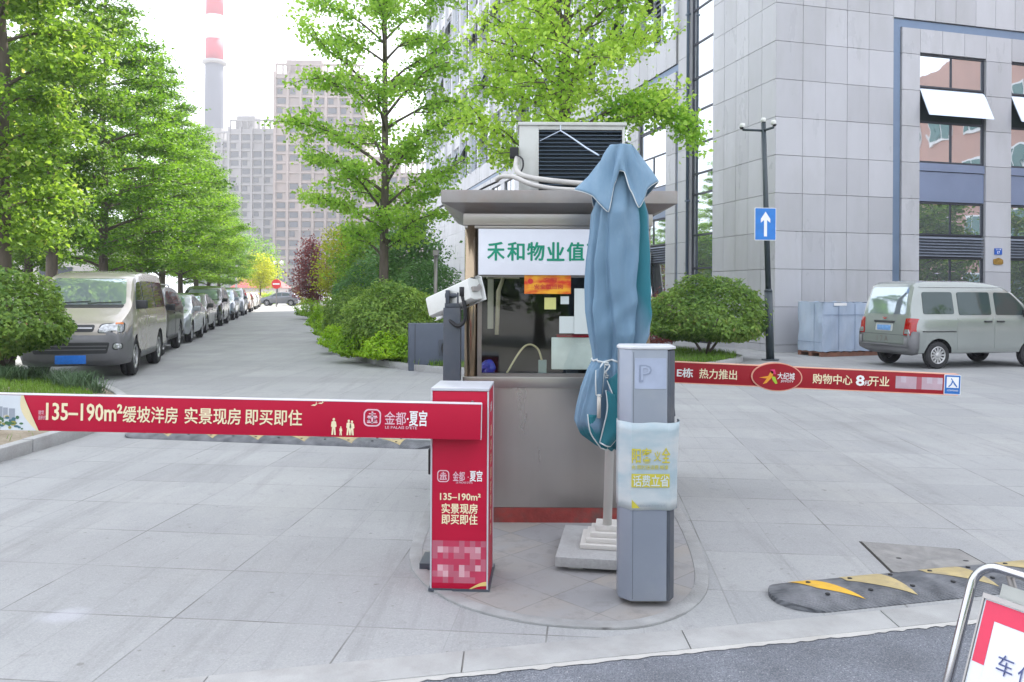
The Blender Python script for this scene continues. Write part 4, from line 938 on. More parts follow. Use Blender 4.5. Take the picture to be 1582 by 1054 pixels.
# printed picture at the far end: pale sky, buildings and trees, edged by a gold curve
def edge_x(t): return bx(47+18*t**.6*(.4+.6*t)+0*t) if True else 0
SKYP = pm('print_pale_sky', (.62, .66, .70), .5, 0, .08, 5)
N_ = 14; A_ = []; B_ = []; C_ = []
for k in range(N_+1):
    t = k/N_; z = hb-.001-(2*hb-.002)*t; x = bx(46+24*(t**1.25)+6*math.sin(t*math.pi)*(.2)); A_.append(TM @ Vector((x, z, .0015))); B_.append(TM @ Vector((x-.012-.03*math.sin(t*math.pi), z, .0022))); C_.append(TM @ Vector((-Lb+.002, z, .0015)))
mb = MB(); mb.grid([C_, A_], smooth=False); mb.build('picture_print', SKYP, bg_)
mb = MB(); mb.grid([[TM @ Vector((p.x, p.y, 0)) if False else p for p in B_], [Vector(p)+Vector((0, -.001, 0)) for p in A_]], smooth=False); mb.build('gold_edge', pm('gold_print'if False else 'pale_gold_print', (.72, .62, .38), .5), bg_)
polys = []; rr = random.Random(2)
for (p0, p1, t0, t1) in ((4, 14, .33, .68), (15, 22, .36, .68), (24, 33, .38, .7), (-30, -12, .4, .7)): polys.append([(bx(p0), hb-2*hb*t1), (bx(p1), hb-2*hb*t1), (bx(p1), hb-2*hb*t0), (bx(p0), hb-2*hb*t0)])
mb = MB()
for p in polys: mb.add([TM @ Vector((q[0], q[1], .0028)) for q in p], [(0, 1, 2, 3)])
mb.build('building_print', pm('print_grey', (.30, .33, .38), .5), bg_)
tm = [pm('print_green', (.05, .14, .06), .5), pm('print_olive', (.30, .28, .06), .5), pm('print_teal', (.05, .14, .18), .5), pm('print_cream', (.55, .50, .40), .5)]
mb = MB()
for k in range(150):
    px = rr.uniform(-120, 52); t = rr.uniform(.6, .97)
    if px > 38+18*(t-.5): continue
    mb.add([TM @ Vector((q[0], q[1], .003+.00001*k)) for q in ell(bx(px), hb-2*hb*t, rr.uniform(.006, .016), rr.uniform(.004, .010), 9)], [tuple(range(9))], rr.choice((0, 0, 1, 2, 3)))
mb.build('tree_print', tm, bg_)

# ============================================================ RIGHT BARRIER GATE
g2 = thing('barrier_gate', 'dark red barrier gate with an oval emblem on its lowered boom across the right lane', 'barrier gate', (1.07, 6.62, .012), 0)
mb = MB(); mb.box(0, .21, 0, .3, 0, 1.02); mb.build('cabinet', DARK, g2, bevel=.01)
a = at(1000, 578, 6.5); b = at(1487, 590, 6.5)
xl, xr = a.x-1.07, b.x-1.07; ang = math.atan2(at(1030, 572, 6.5).z-at(1470, 591.5, 6.5).z, at(1470, 0, 6.5).x-at(1030, 0, 6.5).x)
B2 = Matrix.Translation((xl+.12, -.11, at(1040, 574.5, 6.5).z-.012)) @ Matrix.Rotation(ang, 4, 'Y'); L2 = xr-xl-.155; h2 = .082
mb = MB(); mb.box(-.1, L2, -.012, .04, -h2, h2, 0, B2); mb.build('boom', RED_B, g2, bevel=.003)
SAL = pm('salmon_trim', (.70, .36, .26), .5)
mb = MB(); mb.box(-.1, L2, -.015, .043, h2-.001, h2+.006, 0, B2); mb.box(-.1, L2, -.015, .043, -h2-.006, -h2+.001, 0, B2); mb.build('boom_trim', SAL, g2)
mb = MB(); p = B2 @ Vector((-.02, .03, 0)); mb.tube([p, p+Vector((0, .1, 0))], .05, 14); mb.build('hinge', BLACK, g2)
T2 = B2 @ frame_M((0, -.0122, 0), (1, 0, 0), (0, 0, 1)); bx2 = lambda px: (px-1040)*6.4/F+.112
k2 = 6.4/F
def t2(s, mat, p0, p1, h, dy=0, b=.02): return text(g2, s, mat, T2, bx2((p0+p1)/2), dy, (p1-p0)*k2, h, b)
t2('E栋', WHITE, 1042, 1067, .075, 0, .035); t2('热力推出', CREAM, 1077, 1136, .08, 0, .025); t2('购物中心', CREAM, 1255, 1317, .08, 0, .025); t2('8', WHITE, 1323, 1336, .085, 0, .05); t2('月', WHITE, 1336, 1343, .04, -.02, .02); t2('开业', CREAM, 1343, 1375, .08, 0, .025)
mb = MB(); rr = random.Random(4)  # blanked out number: mosaic squares in greyish pink
for i in range(9):
    for j in range(2): mb.add([T2 @ Vector((bx2(1385+8.2*i+q), -.05+.05*j+r_, .0015)) for q, r_ in ((0, 0), (8.2, 0), (8.2, .05), (0, .05))], [(0, 1, 2, 3)], 1 if i == 4 else rr.choice((0, 0, 2)))
mb.build('mosaic_patch', [pm('mosaic_grey_pink', (.46, .33, .38), .6), pm('mosaic_red', (.38, .1, .13), .6), pm('mosaic_grey', (.5, .42, .48), .6)], g2)
# oval badge
ox = bx2(1198); mb = MB(); mb.prism(ell(ox, 0, 40*k2, 22.5*k2), -.03, .012, 0, T2); mb.build('badge_rim', SAL, g2); mb = MB(); mb.prism(ell(ox, 0, 38*k2, 20.8*k2), .012, .016, 0, T2); mb.build('badge', RED_B, g2)
T3 = T2 @ Matrix.Translation((0, 0, .016))
def star(name, poly, mat): mb = MB(); mb.add([T3 @ Vector((ox+q[0]*k2, q[1]*k2, .002)) for q in poly], [tuple(range(len(poly)))]); mb.build(name, mat, g2)
star('emblem_orange', [(-28, -2), (-14, 1), (-10, 9), (-12, 11), (-6, 8), (-7, 0), (-16, -10), (-22, -12), (-16, -3)], pm('logo_orange', (.80, .33, .02), .5)); star('emblem_pink', [(-12, 11), (-4, 12), (-2, 4), (-9, 5)], pm('logo_pink', (.75, .04, .16), .5)); star('emblem_green', [(-9, 1), (-3, 0), (1, -10), (-2, -11), (-7, -5)], pm('logo_green', (.35, .55, .03), .5))
text(g2, '大纪城', WHITE, T3, ox+14*k2, 2*k2, 27*k2, 11*k2, .015); text(g2, 'JOYCITY', WHITE, T3, ox+16*k2, -6.5*k2, 20*k2, 4*k2, .02)
BLU = pm('sign_blue', (.01, .14, .47), .4)
mb = MB(); sx = bx2(1474); mb.prism(rrect(sx, -.0, 26*k2, 31*k2, .005), -.03, .004, 0, T2); mb.build('entry_plate', WHITE, g2); mb = MB(); mb.prism(rrect(sx, 0, 24*k2, 29*k2, .005), .004, .006, 0, T2); mb.build('entry_sign', BLU, g2)
T4 = T2 @ Matrix.Translation((0, 0, .006)); mb = MB(); mb.add([T4 @ Vector((sx+q[0]*k2, q[1]*k2, .001)) for q in ((-9.5, -5), (9.5, -5), (9.5, 12), (-9.5, 12))], [(0, 1, 2, 3)]); mb.build('entry_field', WHITE, g2)
text(g2, '入', BLU, T4, sx, 3*k2, 14*k2, 14*k2, .03, lift=.003); text(g2, '入口 ENTRANCE', WHITE, T4, sx, -9*k2, 18*k2, 3*k2, .01)

# ============================================================ GREY TICKET COLUMN "P"
tc_ = thing('ticket_column', 'grey metal parking column marked P with a faded yellow poster wrapped round it', 'parking column', (.66, 4.0, .012), 0)
CG = pm('silver_grey_paint', (.27, .30, .36), .38, .35, .06, 2.0, dirt=((.40, .41, .43), .3, 3))
def col_pts(e=0.0): return [(-.125-e, -.045), (-.072, -.105-e), (.104, -.105-e), (.118+e*.3, -.098-e), (.160+e, -.04), (.172+e, .15), (-.10, .15), (-.125-e, .02)]
body = [(-.125, -.045), (-.072, -.105), (.104, -.105), (.104, .15), (-.10, .15), (-.125, .02)]
mb = MB(); mb.prism(body, .03, 1.262); mb.build('body', CG, tc_, bevel=.004)
mb = MB(); mb.prism([(.1045, -.104), (.120, -.098), (.150, -.05), (.158, .148), (.1045, .148)], .03, 1.255); mb.prism([(.1045, .0), (.165, .0), (.176, .14), (.1045, .14)], .92, 1.06, 0, None, [(.1045, .0), (.152, .0), (.156, .14), (.1045, .14)]); mb.build('side_cover', DARK, tc_, bevel=.003)
mb = MB(); mb.prism([(-.129, -.046), (-.074, -.110), (.108, -.110), (.155, -.05), (.160, .153), (-.102, .153), (-.13, .02)], 1.2625, 1.275); mb.build('cap', pm('pale_grey_paint', (.55, .56, .58), .4), tc_, bevel=.003)
mb = MB(); mb.box(-.06, .10, -.04, .09, -.0, .03); mb.build('foot', STEEL_D, tc_)
CM = frame_M((0, -.105, 0), (1, 0, 0), (0, 0, 1)); mb = MB(); mb.prism(rrect(.02, 1.145, .155, .150, .004), 0, .003, 0, CM); mb.build('panel', pm('pale_blue_panel', (.36, .41, .53), .35), tc_)
cp2 = frame_M((0, -.108, 0), (1, 0, 0), (0, 0, 1)); text(tc_, 'P', pm('panel_grey', (.24, .28, .38), .4), cp2, -.005, 1.145, .058, .082, .045); text(tc_, 'P', pm('pale_blue_panel', (.36, .41, .53), .35), cp2, -.005, 1.147, .044, .066, -.0, lift=.003)
mb = MB(); mb.box(-.064, -.062, -.1055, -.1045, .04, 1.25); mb.build('seam', DARK, tc_)
# poster wrapped round the column, its top right corner standing off
def poster_mat():
    m, n, out = nodes_of('faded_poster'); L = n.links.new; b = N(n, 'ShaderNodeBsdfPrincipled'); setin(b, Roughness=.35); tc = N(n, 'ShaderNodeTexCoord')
    no = N(n, 'ShaderNodeTexNoise'); setin(no, Scale=7.0, Detail=5.0); mp = N(n, 'ShaderNodeMapping'); mp.inputs['Scale'].default_value = (.6, .6, 1.6); L(tc.outputs['Object'], mp.inputs[0]); L(mp.outputs[0], no.inputs['Vector'])
    cr = N(n, 'ShaderNodeValToRGB'); L(no.outputs['Fac'], cr.inputs['Fac']); e = cr.color_ramp.elements; e[0].position = .35; e[0].color = (.33, .43, .48, 1); e[1].position = .62; e[1].color = (.50, .53, .54, 1)
    L(cr.outputs[0], b.inputs['Base Color']); L(b.outputs[0], out.inputs['Surface']); return m
PM_ = poster_mat(); path = [(-.1275, .03), (-.1275, -.044), (-.12, -.055), (-.081, -.0985), (-.072, -.1075), (-.06, -.1083), (.02, -.1085), (.095, -.1085), (.107, -.1083), (.128, -.098), (.164, -.050), (.168, .03)]
cpth = catmull(path, 5); z0p, z1p = .478, .905
def pos_pt(p, t, out=0):
    z = z0p+(z1p-z0p)*t; bl = .004*math.sin(9*t+p[0]*30)
    return (p[0]+(.022*max(0, t-.5) if p[0] > .13 else 0), p[1]-abs(bl)*.5-out, z+.002*math.sin(p[0]*40))
mb = MB(); mb.grid([[pos_pt(p, t/10) for p in cpth] for t in range(11)]); pst = mb.build('poster', PM_, tc_); so = pst.modifiers.new('solid', 'SOLIDIFY'); so.thickness = .0006; so.offset = 1
YEL = pm('faded_yellow', (.52, .46, .05), .5); PW = pm('poster_white', (.56, .62, .62), .5)
PMx = frame_M((0, -.1125, 0), (1, 0, 0), (0, 0, 1))
text(tc_, '阳客', YEL, PMx, -.022, .745, .096, .074, .022); text(tc_, '义', YEL, PMx, .054, .742, .036, .05, .02); text(tc_, '全', YEL, PMx, .096, .747, .040, .074, .022); text(tc_, '充 限时送话费 畅享', YEL, PMx, .018, .688, .18, .022, .008)
mb = MB(); mb.prism([(-.072, .59), (.114, .59), (.114, .655), (-.072, .655)], 0, .002, 0, PMx); mb.build('yellow_band', YEL, tc_)
text(tc_, '话费立省', PW, frame_M((0, -.1145, 0), (1, 0, 0), (0, 0, 1)), .022, .6225, .175, .056, .02)
text(tc_, '活动详情咨询营业厅', pm('print_grey', (.30, .33, .38), .5), PMx, .03, .50, .13, .012, .003)
mb = MB(); mb.add([(-.07, -.1135, .488), (-.03, -.1135, .488), (-.07, -.1135, .53)], [(0, 1, 2)]); mb.build('yellow_corner', YEL, tc_)

# ============================================================ FOLDED UMBRELLA
UYv = 4.62
um = thing('umbrella', 'big folded teal blue umbrella tied with rope on a white pole in a granite base', 'umbrella', (.56, UYv, .207))
UBM = Matrix.Translation((.04, .04, -.195)) @ Matrix.Rotation(R(-9), 4, 'Z')
mb = MB(); mb.box(-.31, .31, -.31, .31, .022, .078); ub = mb.build('base', GRANITE, um, bevel=.006, M=UBM)
mb = MB()
for fx_, fy_ in ((-.2, -.22), (.2, -.22), (-.2, .22), (.2, .22)): mb.box(fx_-.04, fx_+.04, fy_-.04, fy_+.04, 0, .022)
mb.build('foot', CONC, ub, M=UBM)
mb = MB()
for i, (r_, z0, z1) in enumerate(((.155, .0785, .105), (.125, .105, .132), (.10, .132, .160), (.072, .160, .195))): mb.box(-r_-.03, r_-.03, -r_, r_, z0, z1)
mb.build('stepped_foot', pm('white_concrete', (.56, .54, .51), .8, 0, .1, 6, bump=.2), ub, bevel=.006, M=UBM)
mb = MB(); mb.tube([(0, 0, 0), (.03, 0, 1.2), (.06, 0, 2.17)], .026, 16); mb.build('pole', pm('white_pole', (.62, .60, .57), .4, .1, .05, 4), um)
K = UYv/F
prof_u = [(225, 950, 968), (245, 947, 973), (268, 940, 979), (300, 925, 991), (330, 913, 1000), (360, 911, 1001), (400, 906, 1003), (440, 904, 1003), (480, 905, 1003), (515, 910, 1001), (540, 915, 990), (556, 917, 982), (572, 909, 988), (600, 899, 992), (630, 892, 993), (650, 889, 993), (668, 897, 988), (685, 920, 975), (694, 938, 962)]
CB1 = pm('umbrella_cloth', (.135, .235, .335), .75, 0, .10, 2.2, bump=.15, bscale=300, dirt=((.25, .36, .46), .8, 2.6), stretch=(1, 1, .4)); CB2 = pm('umbrella_cloth_deep', (.012, .15, .19), .75, 0, .15, 3, bump=.15, bscale=300); PIPE = pm('pale_piping', (.58, .62, .62), .7)
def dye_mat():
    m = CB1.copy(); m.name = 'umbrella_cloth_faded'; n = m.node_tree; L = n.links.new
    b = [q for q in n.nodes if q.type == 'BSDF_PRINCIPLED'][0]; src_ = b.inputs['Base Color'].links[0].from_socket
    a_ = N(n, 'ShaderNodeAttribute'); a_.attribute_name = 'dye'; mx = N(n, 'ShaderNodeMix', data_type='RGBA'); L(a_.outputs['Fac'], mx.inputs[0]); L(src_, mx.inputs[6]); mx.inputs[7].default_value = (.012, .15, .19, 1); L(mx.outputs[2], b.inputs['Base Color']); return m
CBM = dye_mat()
um_o = Vector((.56, UYv, .207)); ys = [q[0] for q in prof_u]
CREASE = [(3.30, .05, .12, .8, 0), (3.74, .16, .10, 1.15, 1), (4.30, -.30, .10, .45, 2), (4.86, .26, .15, .55, 3), (5.50, -.14, .12, 1.5, 4), (5.98, .10, .12, 1.2, 1.5), (.6, .1, .14, 1.1, 2), (1.3, -.1, .14, 1.1, 3), (2.0, .1, .14, 1.1, 1), (2.7, -.1, .14, 1.1, 4)]
def U(py, th, scale=1.0, fold=1.0):
    l = float(np.interp(py, ys, [q[1] for q in prof_u])); r_ = float(np.interp(py, ys, [q[2] for q in prof_u]))
    cxp = (l+r_)/2; z = at(cxp, py, UYv).z; cx0 = (cxp-CX)*K; rx = (r_-l)/2*K; ry = rx*.82
    t = (z-.8)/1.6; tw = .7*math.sin(z*2.1)
    am = float(np.interp(py, [230, 330, 470, 556, 600, 700], [.05, .14, .20, .24, .24, .22]))
    k = 1+fold*am*.35*math.cos(7*th+3*z)
    for (t0, sl, wd_, dp_c, ph_) in CREASE:
        dth = (th-t0-sl*(z-1.5)-.05*math.sin(z*5+ph_)+math.pi) % (2*math.pi)-math.pi
        if abs(dth) < 4*wd_: k += fold*am*dp_c*(-math.exp(-(dth/wd_)**2)+.62*math.exp(-((dth-1.75*wd_)/(1.05*wd_))**2))
    sag = float(np.interp(py, [430, 480, 520, 560], [0, 1, .8, 0])); k += sag*max(0, math.sin(-th+.3))*(.045*math.sin(3*th+z*24)+.025*math.sin(6*th-z*41+1)); k += .012*math.sin(4*th+z*13)+.008*math.sin(9*th-z*23)
    kz = 1+.015*math.sin(z*19+3*th)+.012*math.sin(z*31-5*th)
    if 520 < py < 585: 
        q = math.exp(-((py-556)/14)**2); k = k*(1-.05*q)+.03*q*math.cos(15*th)
    kx = k*kz*scale
    edge = max(abs(math.cos(th))-.75, 0)*4; kx = kx*(1-edge)+min(max(kx, .97*scale), 1.02*scale)*edge
    return Vector((cx0+rx*kx*math.cos(th), UYv-.0+ry*kx*math.sin(th), z+.006*math.sin(8*th+z*3)))-um_o
NT = 260; NR = 150; rows = []
for i in range(NR+1):
    py = 232+462*i/NR
    rows.append([U(py, 2*math.pi*j/NT) for j in range(NT)])
mb = MB(); mb.grid(rows, wrap=True)
# the sheltered folds keep their deeper dye: strips of faces between the ribs
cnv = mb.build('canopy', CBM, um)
mi = []
for i in range(NR+1):
    for j in range(NT):
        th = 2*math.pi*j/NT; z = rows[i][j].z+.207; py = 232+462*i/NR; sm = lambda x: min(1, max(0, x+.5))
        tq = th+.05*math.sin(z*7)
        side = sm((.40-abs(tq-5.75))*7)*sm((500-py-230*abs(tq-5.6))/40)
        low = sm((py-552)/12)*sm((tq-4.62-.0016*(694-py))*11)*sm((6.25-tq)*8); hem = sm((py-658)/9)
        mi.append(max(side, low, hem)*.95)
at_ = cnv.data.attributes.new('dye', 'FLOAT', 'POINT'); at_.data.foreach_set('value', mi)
# top flap: an eight sided cape whose ribs hang down as points
CTL = [(20, .19, .26), (60, .21, .34), (92, .15, .24), (125, .21, .35), (155, .18, .26), (186, .262, .255), (212, .195, .300), (242, .178, .40), (250, .138, .23), (261, .112, .158), (275, .122, .168), (287, .148, .27), (300, .176, .375), (327, .178, .26), (352, .225, .205)]
def cape_ctl(deg, k):
    n = len(CTL); ds = [c[0] for c in CTL]; deg %= 360
    i = max([q for q in range(n) if ds[q] <= deg], default=n-1); P = [CTL[(i+q) % n][k] for q in (-1, 0, 1, 2)]
    d0 = ds[i] if ds[i] <= deg else ds[i]-360; d1 = ds[(i+1) % n]; d1 += 360 if d1 <= d0 else 0; t = (deg-d0)/(d1-d0); t = t*t*(3-2*t)*.6+t*.4
    m = P[1]+(P[2]-P[1])*t; return m
def cape(th, v):
    dg = math.degrees(th); rE, drop = cape_ctl(dg, 1), cape_ctl(dg, 2); r0 = .066; f = v**1.25
    rr_ = r0+(rE-r0)*f+.016*math.sin(math.pi*v)*math.sin(7*th+1)+.010*math.sin(2.2*math.pi*v)*math.sin(4*th)
    z = 2.404-drop*v**1.15+.004*math.sin(11*th)*v
    return Vector(((958.5-CX)*K+rr_*math.cos(th)*1.0-.008*v, UYv+rr_*.9*math.sin(th), z))-um_o
rows = [[cape(2*math.pi*j/192, i/26) for j in range(192)] for i in range(27)]
mb = MB(); mb.grid(rows, wrap=True); mb.add([rows[0][j] for j in range(192)]+[sum(rows[0], Vector())/192+Vector((0, 0, .012))], [(j, (j+1) % 192, 192) for j in range(192)], 0, True)
cap_ = mb.build('top_flap', CB1, um); so = cap_.modifiers.new('solid', 'SOLIDIFY'); so.thickness = .004
mb = MB(); ring = [p*1.0+Vector((0, 0, -.001)) for p in rows[-1]]; mb.tube(ring+[ring[0]], .0032, 6, caps=False); mb.build('piping', PIPE, um)
# rope round the waist with a knot and hanging ends
ring = [U(556, 2*math.pi*j/80, 1.03) for j in range(81)]
mb = MB(); mb.tube(ring, .006, 6, caps=False)
kp = U(556, 4.15, 1.08); mb.tube(catmull([kp, kp+Vector((-.02, -.02, -.03)), kp+Vector((.0, -.02, -.07)), kp+Vector((.01, -.015, -.10))], 5), .005, 6); mb.tube(catmull([kp, kp+Vector((.03, -.02, -.02)), kp+Vector((.01, -.03, -.05)), kp+Vector((-.01, -.02, -.085))], 5), .005, 6)
for j in range(8): 
    q = kp+Vector((.012*math.cos(j), -.012, -.012*j)); mb.tube([q+Vector((-.014, 0, 0)), q+Vector((.014, -.006, -.004))], .005, 6)
mb.build('rope', pm('grey_rope', (.55, .58, .58), .8), um)
# hem flaps that hang open under the rope, edged with piping, and one rib end
def flap(pts, mat, dep):
    L_ = [at(p[0], p[1], UYv-dep-.01*math.sin(i*1.1))-um_o for i, p in enumerate(pts[0])]; R_ = [at(p[0], p[1], UYv-dep+.03-.01*math.cos(i))-um_o for i, p in enumerate(pts[1])]
    L_, R_ = catmull(L_, 6), catmull(R_, 6); n = min(len(L_), len(R_)); P = []
    for i in range(n):
        row = []
        for k in range(9):
            t = k/8; q = L_[i].lerp(R_[i], t); q.y -= .028*math.sin(math.pi*t)+.008*math.sin(5*t+i*.3); row.append(q)
        P.append(row)
    mb = MB(); mb.grid(P); o = mb.build('hem_flap', mat, um); s_ = o.modifiers.new('solid', 'SOLIDIFY'); s_.thickness = .003
    mb = MB(); mb.tube([r[0]+Vector((0, -.003, 0)) for r in P], .0040, 6); mb.tube([r[-1]+Vector((0, -.003, 0)) for r in P], .0040, 6); mb.tube([q+Vector((0, -.003, 0)) for q in P[-1]], .0042, 6); mb.build('piping', PIPE, um)
flap(([(936, 603), (938, 630), (933, 658), (927, 684)], [(956, 612), (960, 640), (958, 668), (943, 690)]), CB2, .150)
flap(([(921, 572), (920, 590), (921, 610)], [(934, 560), (932, 585), (929, 612)]), CB1, .158)
flap(([(938, 588), (944, 604), (950, 620), (955, 625)], [(962, 566), (968, 590), (972, 612), (975, 640)]), CB2, .148)
flap(([(908, 640), (912, 668), (928, 692)], [(932, 640), (936, 668), (938, 694)]), CB2, .120)
mb = MB(); mb.tube([at(925.5, 609, UYv-.165)-um_o, at(925, 646, UYv-.165)-um_o], .011, 10); mb.build('rib_end', pm('pale_wood', (.55, .52, .47), .6), um)

# ============================================================ CAMERA POST and CABINET left of the booth
cpst = thing('camera_post', 'charcoal post carrying a white number plate camera beside the booth', 'camera post', (at(699, 500, 5.25).x, 5.27, .008))
mb = MB(); mb.box(-.058, .055, -.055, .055, 0.0, 1.44); mb.box(-.075, .075, -.075, .075, 0, .012); mb.build('post', DARK, cpst, bevel=.004)
mb = MB(); mb.box(-.05, .05, -.04, .04, 1.441, 1.47); mb.box(-.045, -.02, -.045, .045, 1.47, 1.555); mb.box(.03, .055, -.045, .045, 1.47, 1.54); mb.tube([(-.05, -.02, 1.52), (.06, -.02, 1.52)], .016, 10); mb.build('bracket', DARK, cpst, bevel=.003)
ax = Vector((-.70, .62, -.30)).normalized(); tail = Vector((at(733, 448, 5.2).x-cpst.location.x, -.07, at(733, 448, 5.2).z))
HM = frame_M(tail, ax, (0, 0, 1)); HW = pm('white_camera_paint', (.66, .67, .64), .4, 0, .05, 5, dirt=((.4, .38, .33), .4, 5))
Lc = .42; sec = [(-.062, -.050), (.062, -.050), (.075, -.02), (.066, .055), (-.066, .055), (-.075, -.02)]
SM_ = HM @ Matrix(((0, 0, 1, 0), (1, 0, 0, 0), (0, 1, 0, 0), (0, 0, 0, 1)))   # (across, up, along) -> frame
mb = MB(); mb.prism(sec, 0, Lc, 0, SM_); mb.build('housing', HW, cpst, bevel=.006)
mb = MB(); mb.prism([(-.085, .035), (-.072, .062), (.072, .062), (.085, .035), (.080, .070), (.0, .074), (-.080, .070)], -.02, Lc+.05, 0, SM_); mb.build('sun_shield', pm('white_shield', (.72, .73, .72), .35), cpst)
mb = MB(); mb.prism([(.0752, -.004), (.079, -.004), (.078, .03), (.072, .03)], .0, Lc+.02, 0, SM_); mb.build('seam', BLACK, cpst)
mb = MB(); mb.prism(ell(0, 0, .05, .038, 20), Lc, Lc+.012, 0, SM_); mb.build('lens', BLACK, cpst)
mb = MB(); mb.prism([(-.02, -.03), (.01, -.03), (.01, .02), (.03, .045), (.0, .05), (-.02, .02)], -.018, -.001, 0, SM_); mb.build('latch', STEEL, cpst)
p0 = SM_ @ Vector((.02, -.05, .06)); mb = MB(); mb.tube([p0+Vector((0, 0, .01)), p0+Vector((0, 0, -.05))], .019, 10); mb.tube(catmull([p0+Vector((0, 0, -.04)), p0+Vector((.018, -.01, -.12)), p0+Vector((.016, 0, -.21)), p0+Vector((-.03, .0, -.245)), p0+Vector((-.09, .03, -.20)), Vector((.05, -.01, 1.33))], 7), .013, 10); mb.build('conduit', BLACK, cpst)
ca = gnd(660, 574); cab = thing('equipment_cabinet', 'low charcoal metal cabinet with a black latch at the kerb behind the camera post', 'cabinet', (ca.x, ca.y, .004), R(10))
mb = MB(); mb.prism([(0, 0), (1.05, 0), (1.05, .4), (-.36, .40), (-.36, .12)], 0, .93); mb.build('case', pm('slate_paint', (.07, .085, .115), .5, 0, .1, 2), cab, bevel=.012)
mb = MB(); mb.box(.22, .40, -.02, .0, .30, .62); mb.build('latch_panel', DARK, cab); mb = MB(); mb.prism(ell(.32, .45, .05, .11, 20), 0, .05, 0, frame_M((0, -.02, 0), (1, 0, 0), (0, 0, 1))); mb.build('latch', BLACK, cab)
mb = MB(); mb.add([(-.24, .077, .01), (-.23, .074, .01), (-.23, .074, .92), (-.24, .077, .92)], [(0, 1, 2, 3)]); mb.build('seam', BLACK, cab)

# ============================================================ SIGN POLE with cameras
pb0 = gnd(1190, 557); sp = thing('camera_pole', 'tall dark pole with three small cameras on top and a blue arrow sign', 'camera pole', (pb0.x, pb0.y, .004))
top = at(1179.5, 190, pb0.y)-sp.location; PG = pm('dark_green_paint', (.035, .05, .06), .4, .1, .15, 3)
mid = Vector((0, 0, 0)).lerp(top, .29)
mb = MB(); mb.tube([(0, 0, 0), mid], .092, 16); mb.tube([mid, mid+Vector((0, 0, .05))], [.10, .075], 16); mb.tube([mid+Vector((0, 0, .04)), top], [.066, .055], 16); mb.tube([(0, 0, 0), (0, 0, .03)], .2, 16); mb.build('pole', PG, sp)
mb = MB(); a1 = at(1147, 200.5, pb0.y)-sp.location; a2 = at(1195, 197, pb0.y-.3)-sp.location; t1 = at(1179.5, 202, pb0.y)-sp.location
mb.tube([t1, a1], .028, 10); mb.tube([t1, a2], .028, 10); mb.build('arm', PG, sp)
for q, d_ in ((a1+Vector((0, 0, .03)), -.2), (top+Vector((0, 0, .0)), 0), (a2+Vector((0, 0, .05)), .2)):
    mb = MB(); mb.lathe([(.035, 0), (.060, .02), (.062, .075), (.045, .115), (0.0, .125)], 16, 0, Matrix.Translation(q)); c_ = mb.build('camera', HW, sp)
    mb = MB(); mb.lathe([(0.0, -.05), (.03, -.042), (.052, 0)], 14, 0, Matrix.Translation(q+Vector((d_*.1, -.012, .018)))); mb.build('dome', BLACK, c_)
c = at(1180, 347, pb0.y)-sp.location; SMg = frame_M((c.x, -.12, c.z), (1, .1, 0), (0, 0, 1)); sc_ = pb0.y/F
mb = MB(); mb.prism(rrect(0, 0, 34*sc_, 50*sc_, .02), -.02, .0, 0, SMg); s1 = mb.build('sign', WHITE, sp); mb = MB(); mb.prism(rrect(0, 0, 32.4*sc_, 48.4*sc_, .015), 0, .003, 0, SMg); mb.build('sign_face', pm('traffic_blue', (.005, .17, .56), .35), s1)
mb = MB(); k_ = sc_; mb.add([SMg @ Vector((x*k_, y*k_, .006)) for x, y in ((-2.4, -19), (2.4, -19), (2.4, 6), (7.5, 2), (7.5, 8), (0, 19), (-7.5, 8), (-7.5, 2), (-2.4, 6))], [(0, 1, 2, 3, 4, 5, 6, 7, 8)]); mb.build('arrow', WHITE, s1)

# ============================================================ SPEED HUMPS, COVER, A-BOARD, PALLET
def hump_mat():
    m, n, out = nodes_of('ribbed_rubber'); L = n.links.new; b = N(n, 'ShaderNodeBsdfPrincipled'); setin(b, Roughness=.6); tc = N(n, 'ShaderNodeTexCoord')
    no = N(n, 'ShaderNodeTexNoise'); setin(no, Scale=9.0, Detail=6.0); L(tc.outputs['Object'], no.inputs['Vector'])
    cr = N(n, 'ShaderNodeValToRGB'); L(no.outputs['Fac'], cr.inputs['Fac']); e = cr.color_ramp.elements; e[0].position = .35; e[0].color = (.06, .065, .075, 1); e[1].position = .7; e[1].color = (.17, .175, .19, 1)
    L(cr.outputs[0], b.inputs['Base Color']); wv = N(n, 'ShaderNodeTexWave', wave_type='BANDS', bands_direction='DIAGONAL'); setin(wv, Scale=22.0); L(tc.outputs['Object'], wv.inputs['Vector'])
    bp = N(n, 'ShaderNodeBump'); setin(bp, Strength=.6, Distance=.008); L(wv.outputs['Fac'], bp.inputs['Height']); L(bp.outputs[0], b.inputs['Normal']); L(b.outputs[0], out.inputs['Surface']); return m
HUMP = hump_mat(); HY = pm('worn_yellow_rubber', (.40, .32, .16), .8, 0, .15, 12, dirt=((.20, .18, .15), .8, 9)); HY2 = pm('bright_yellow_rubber', (.62, .36, .03), .7, 0, .08, 12, dirt=((.3, .22, .1), .5, 14))
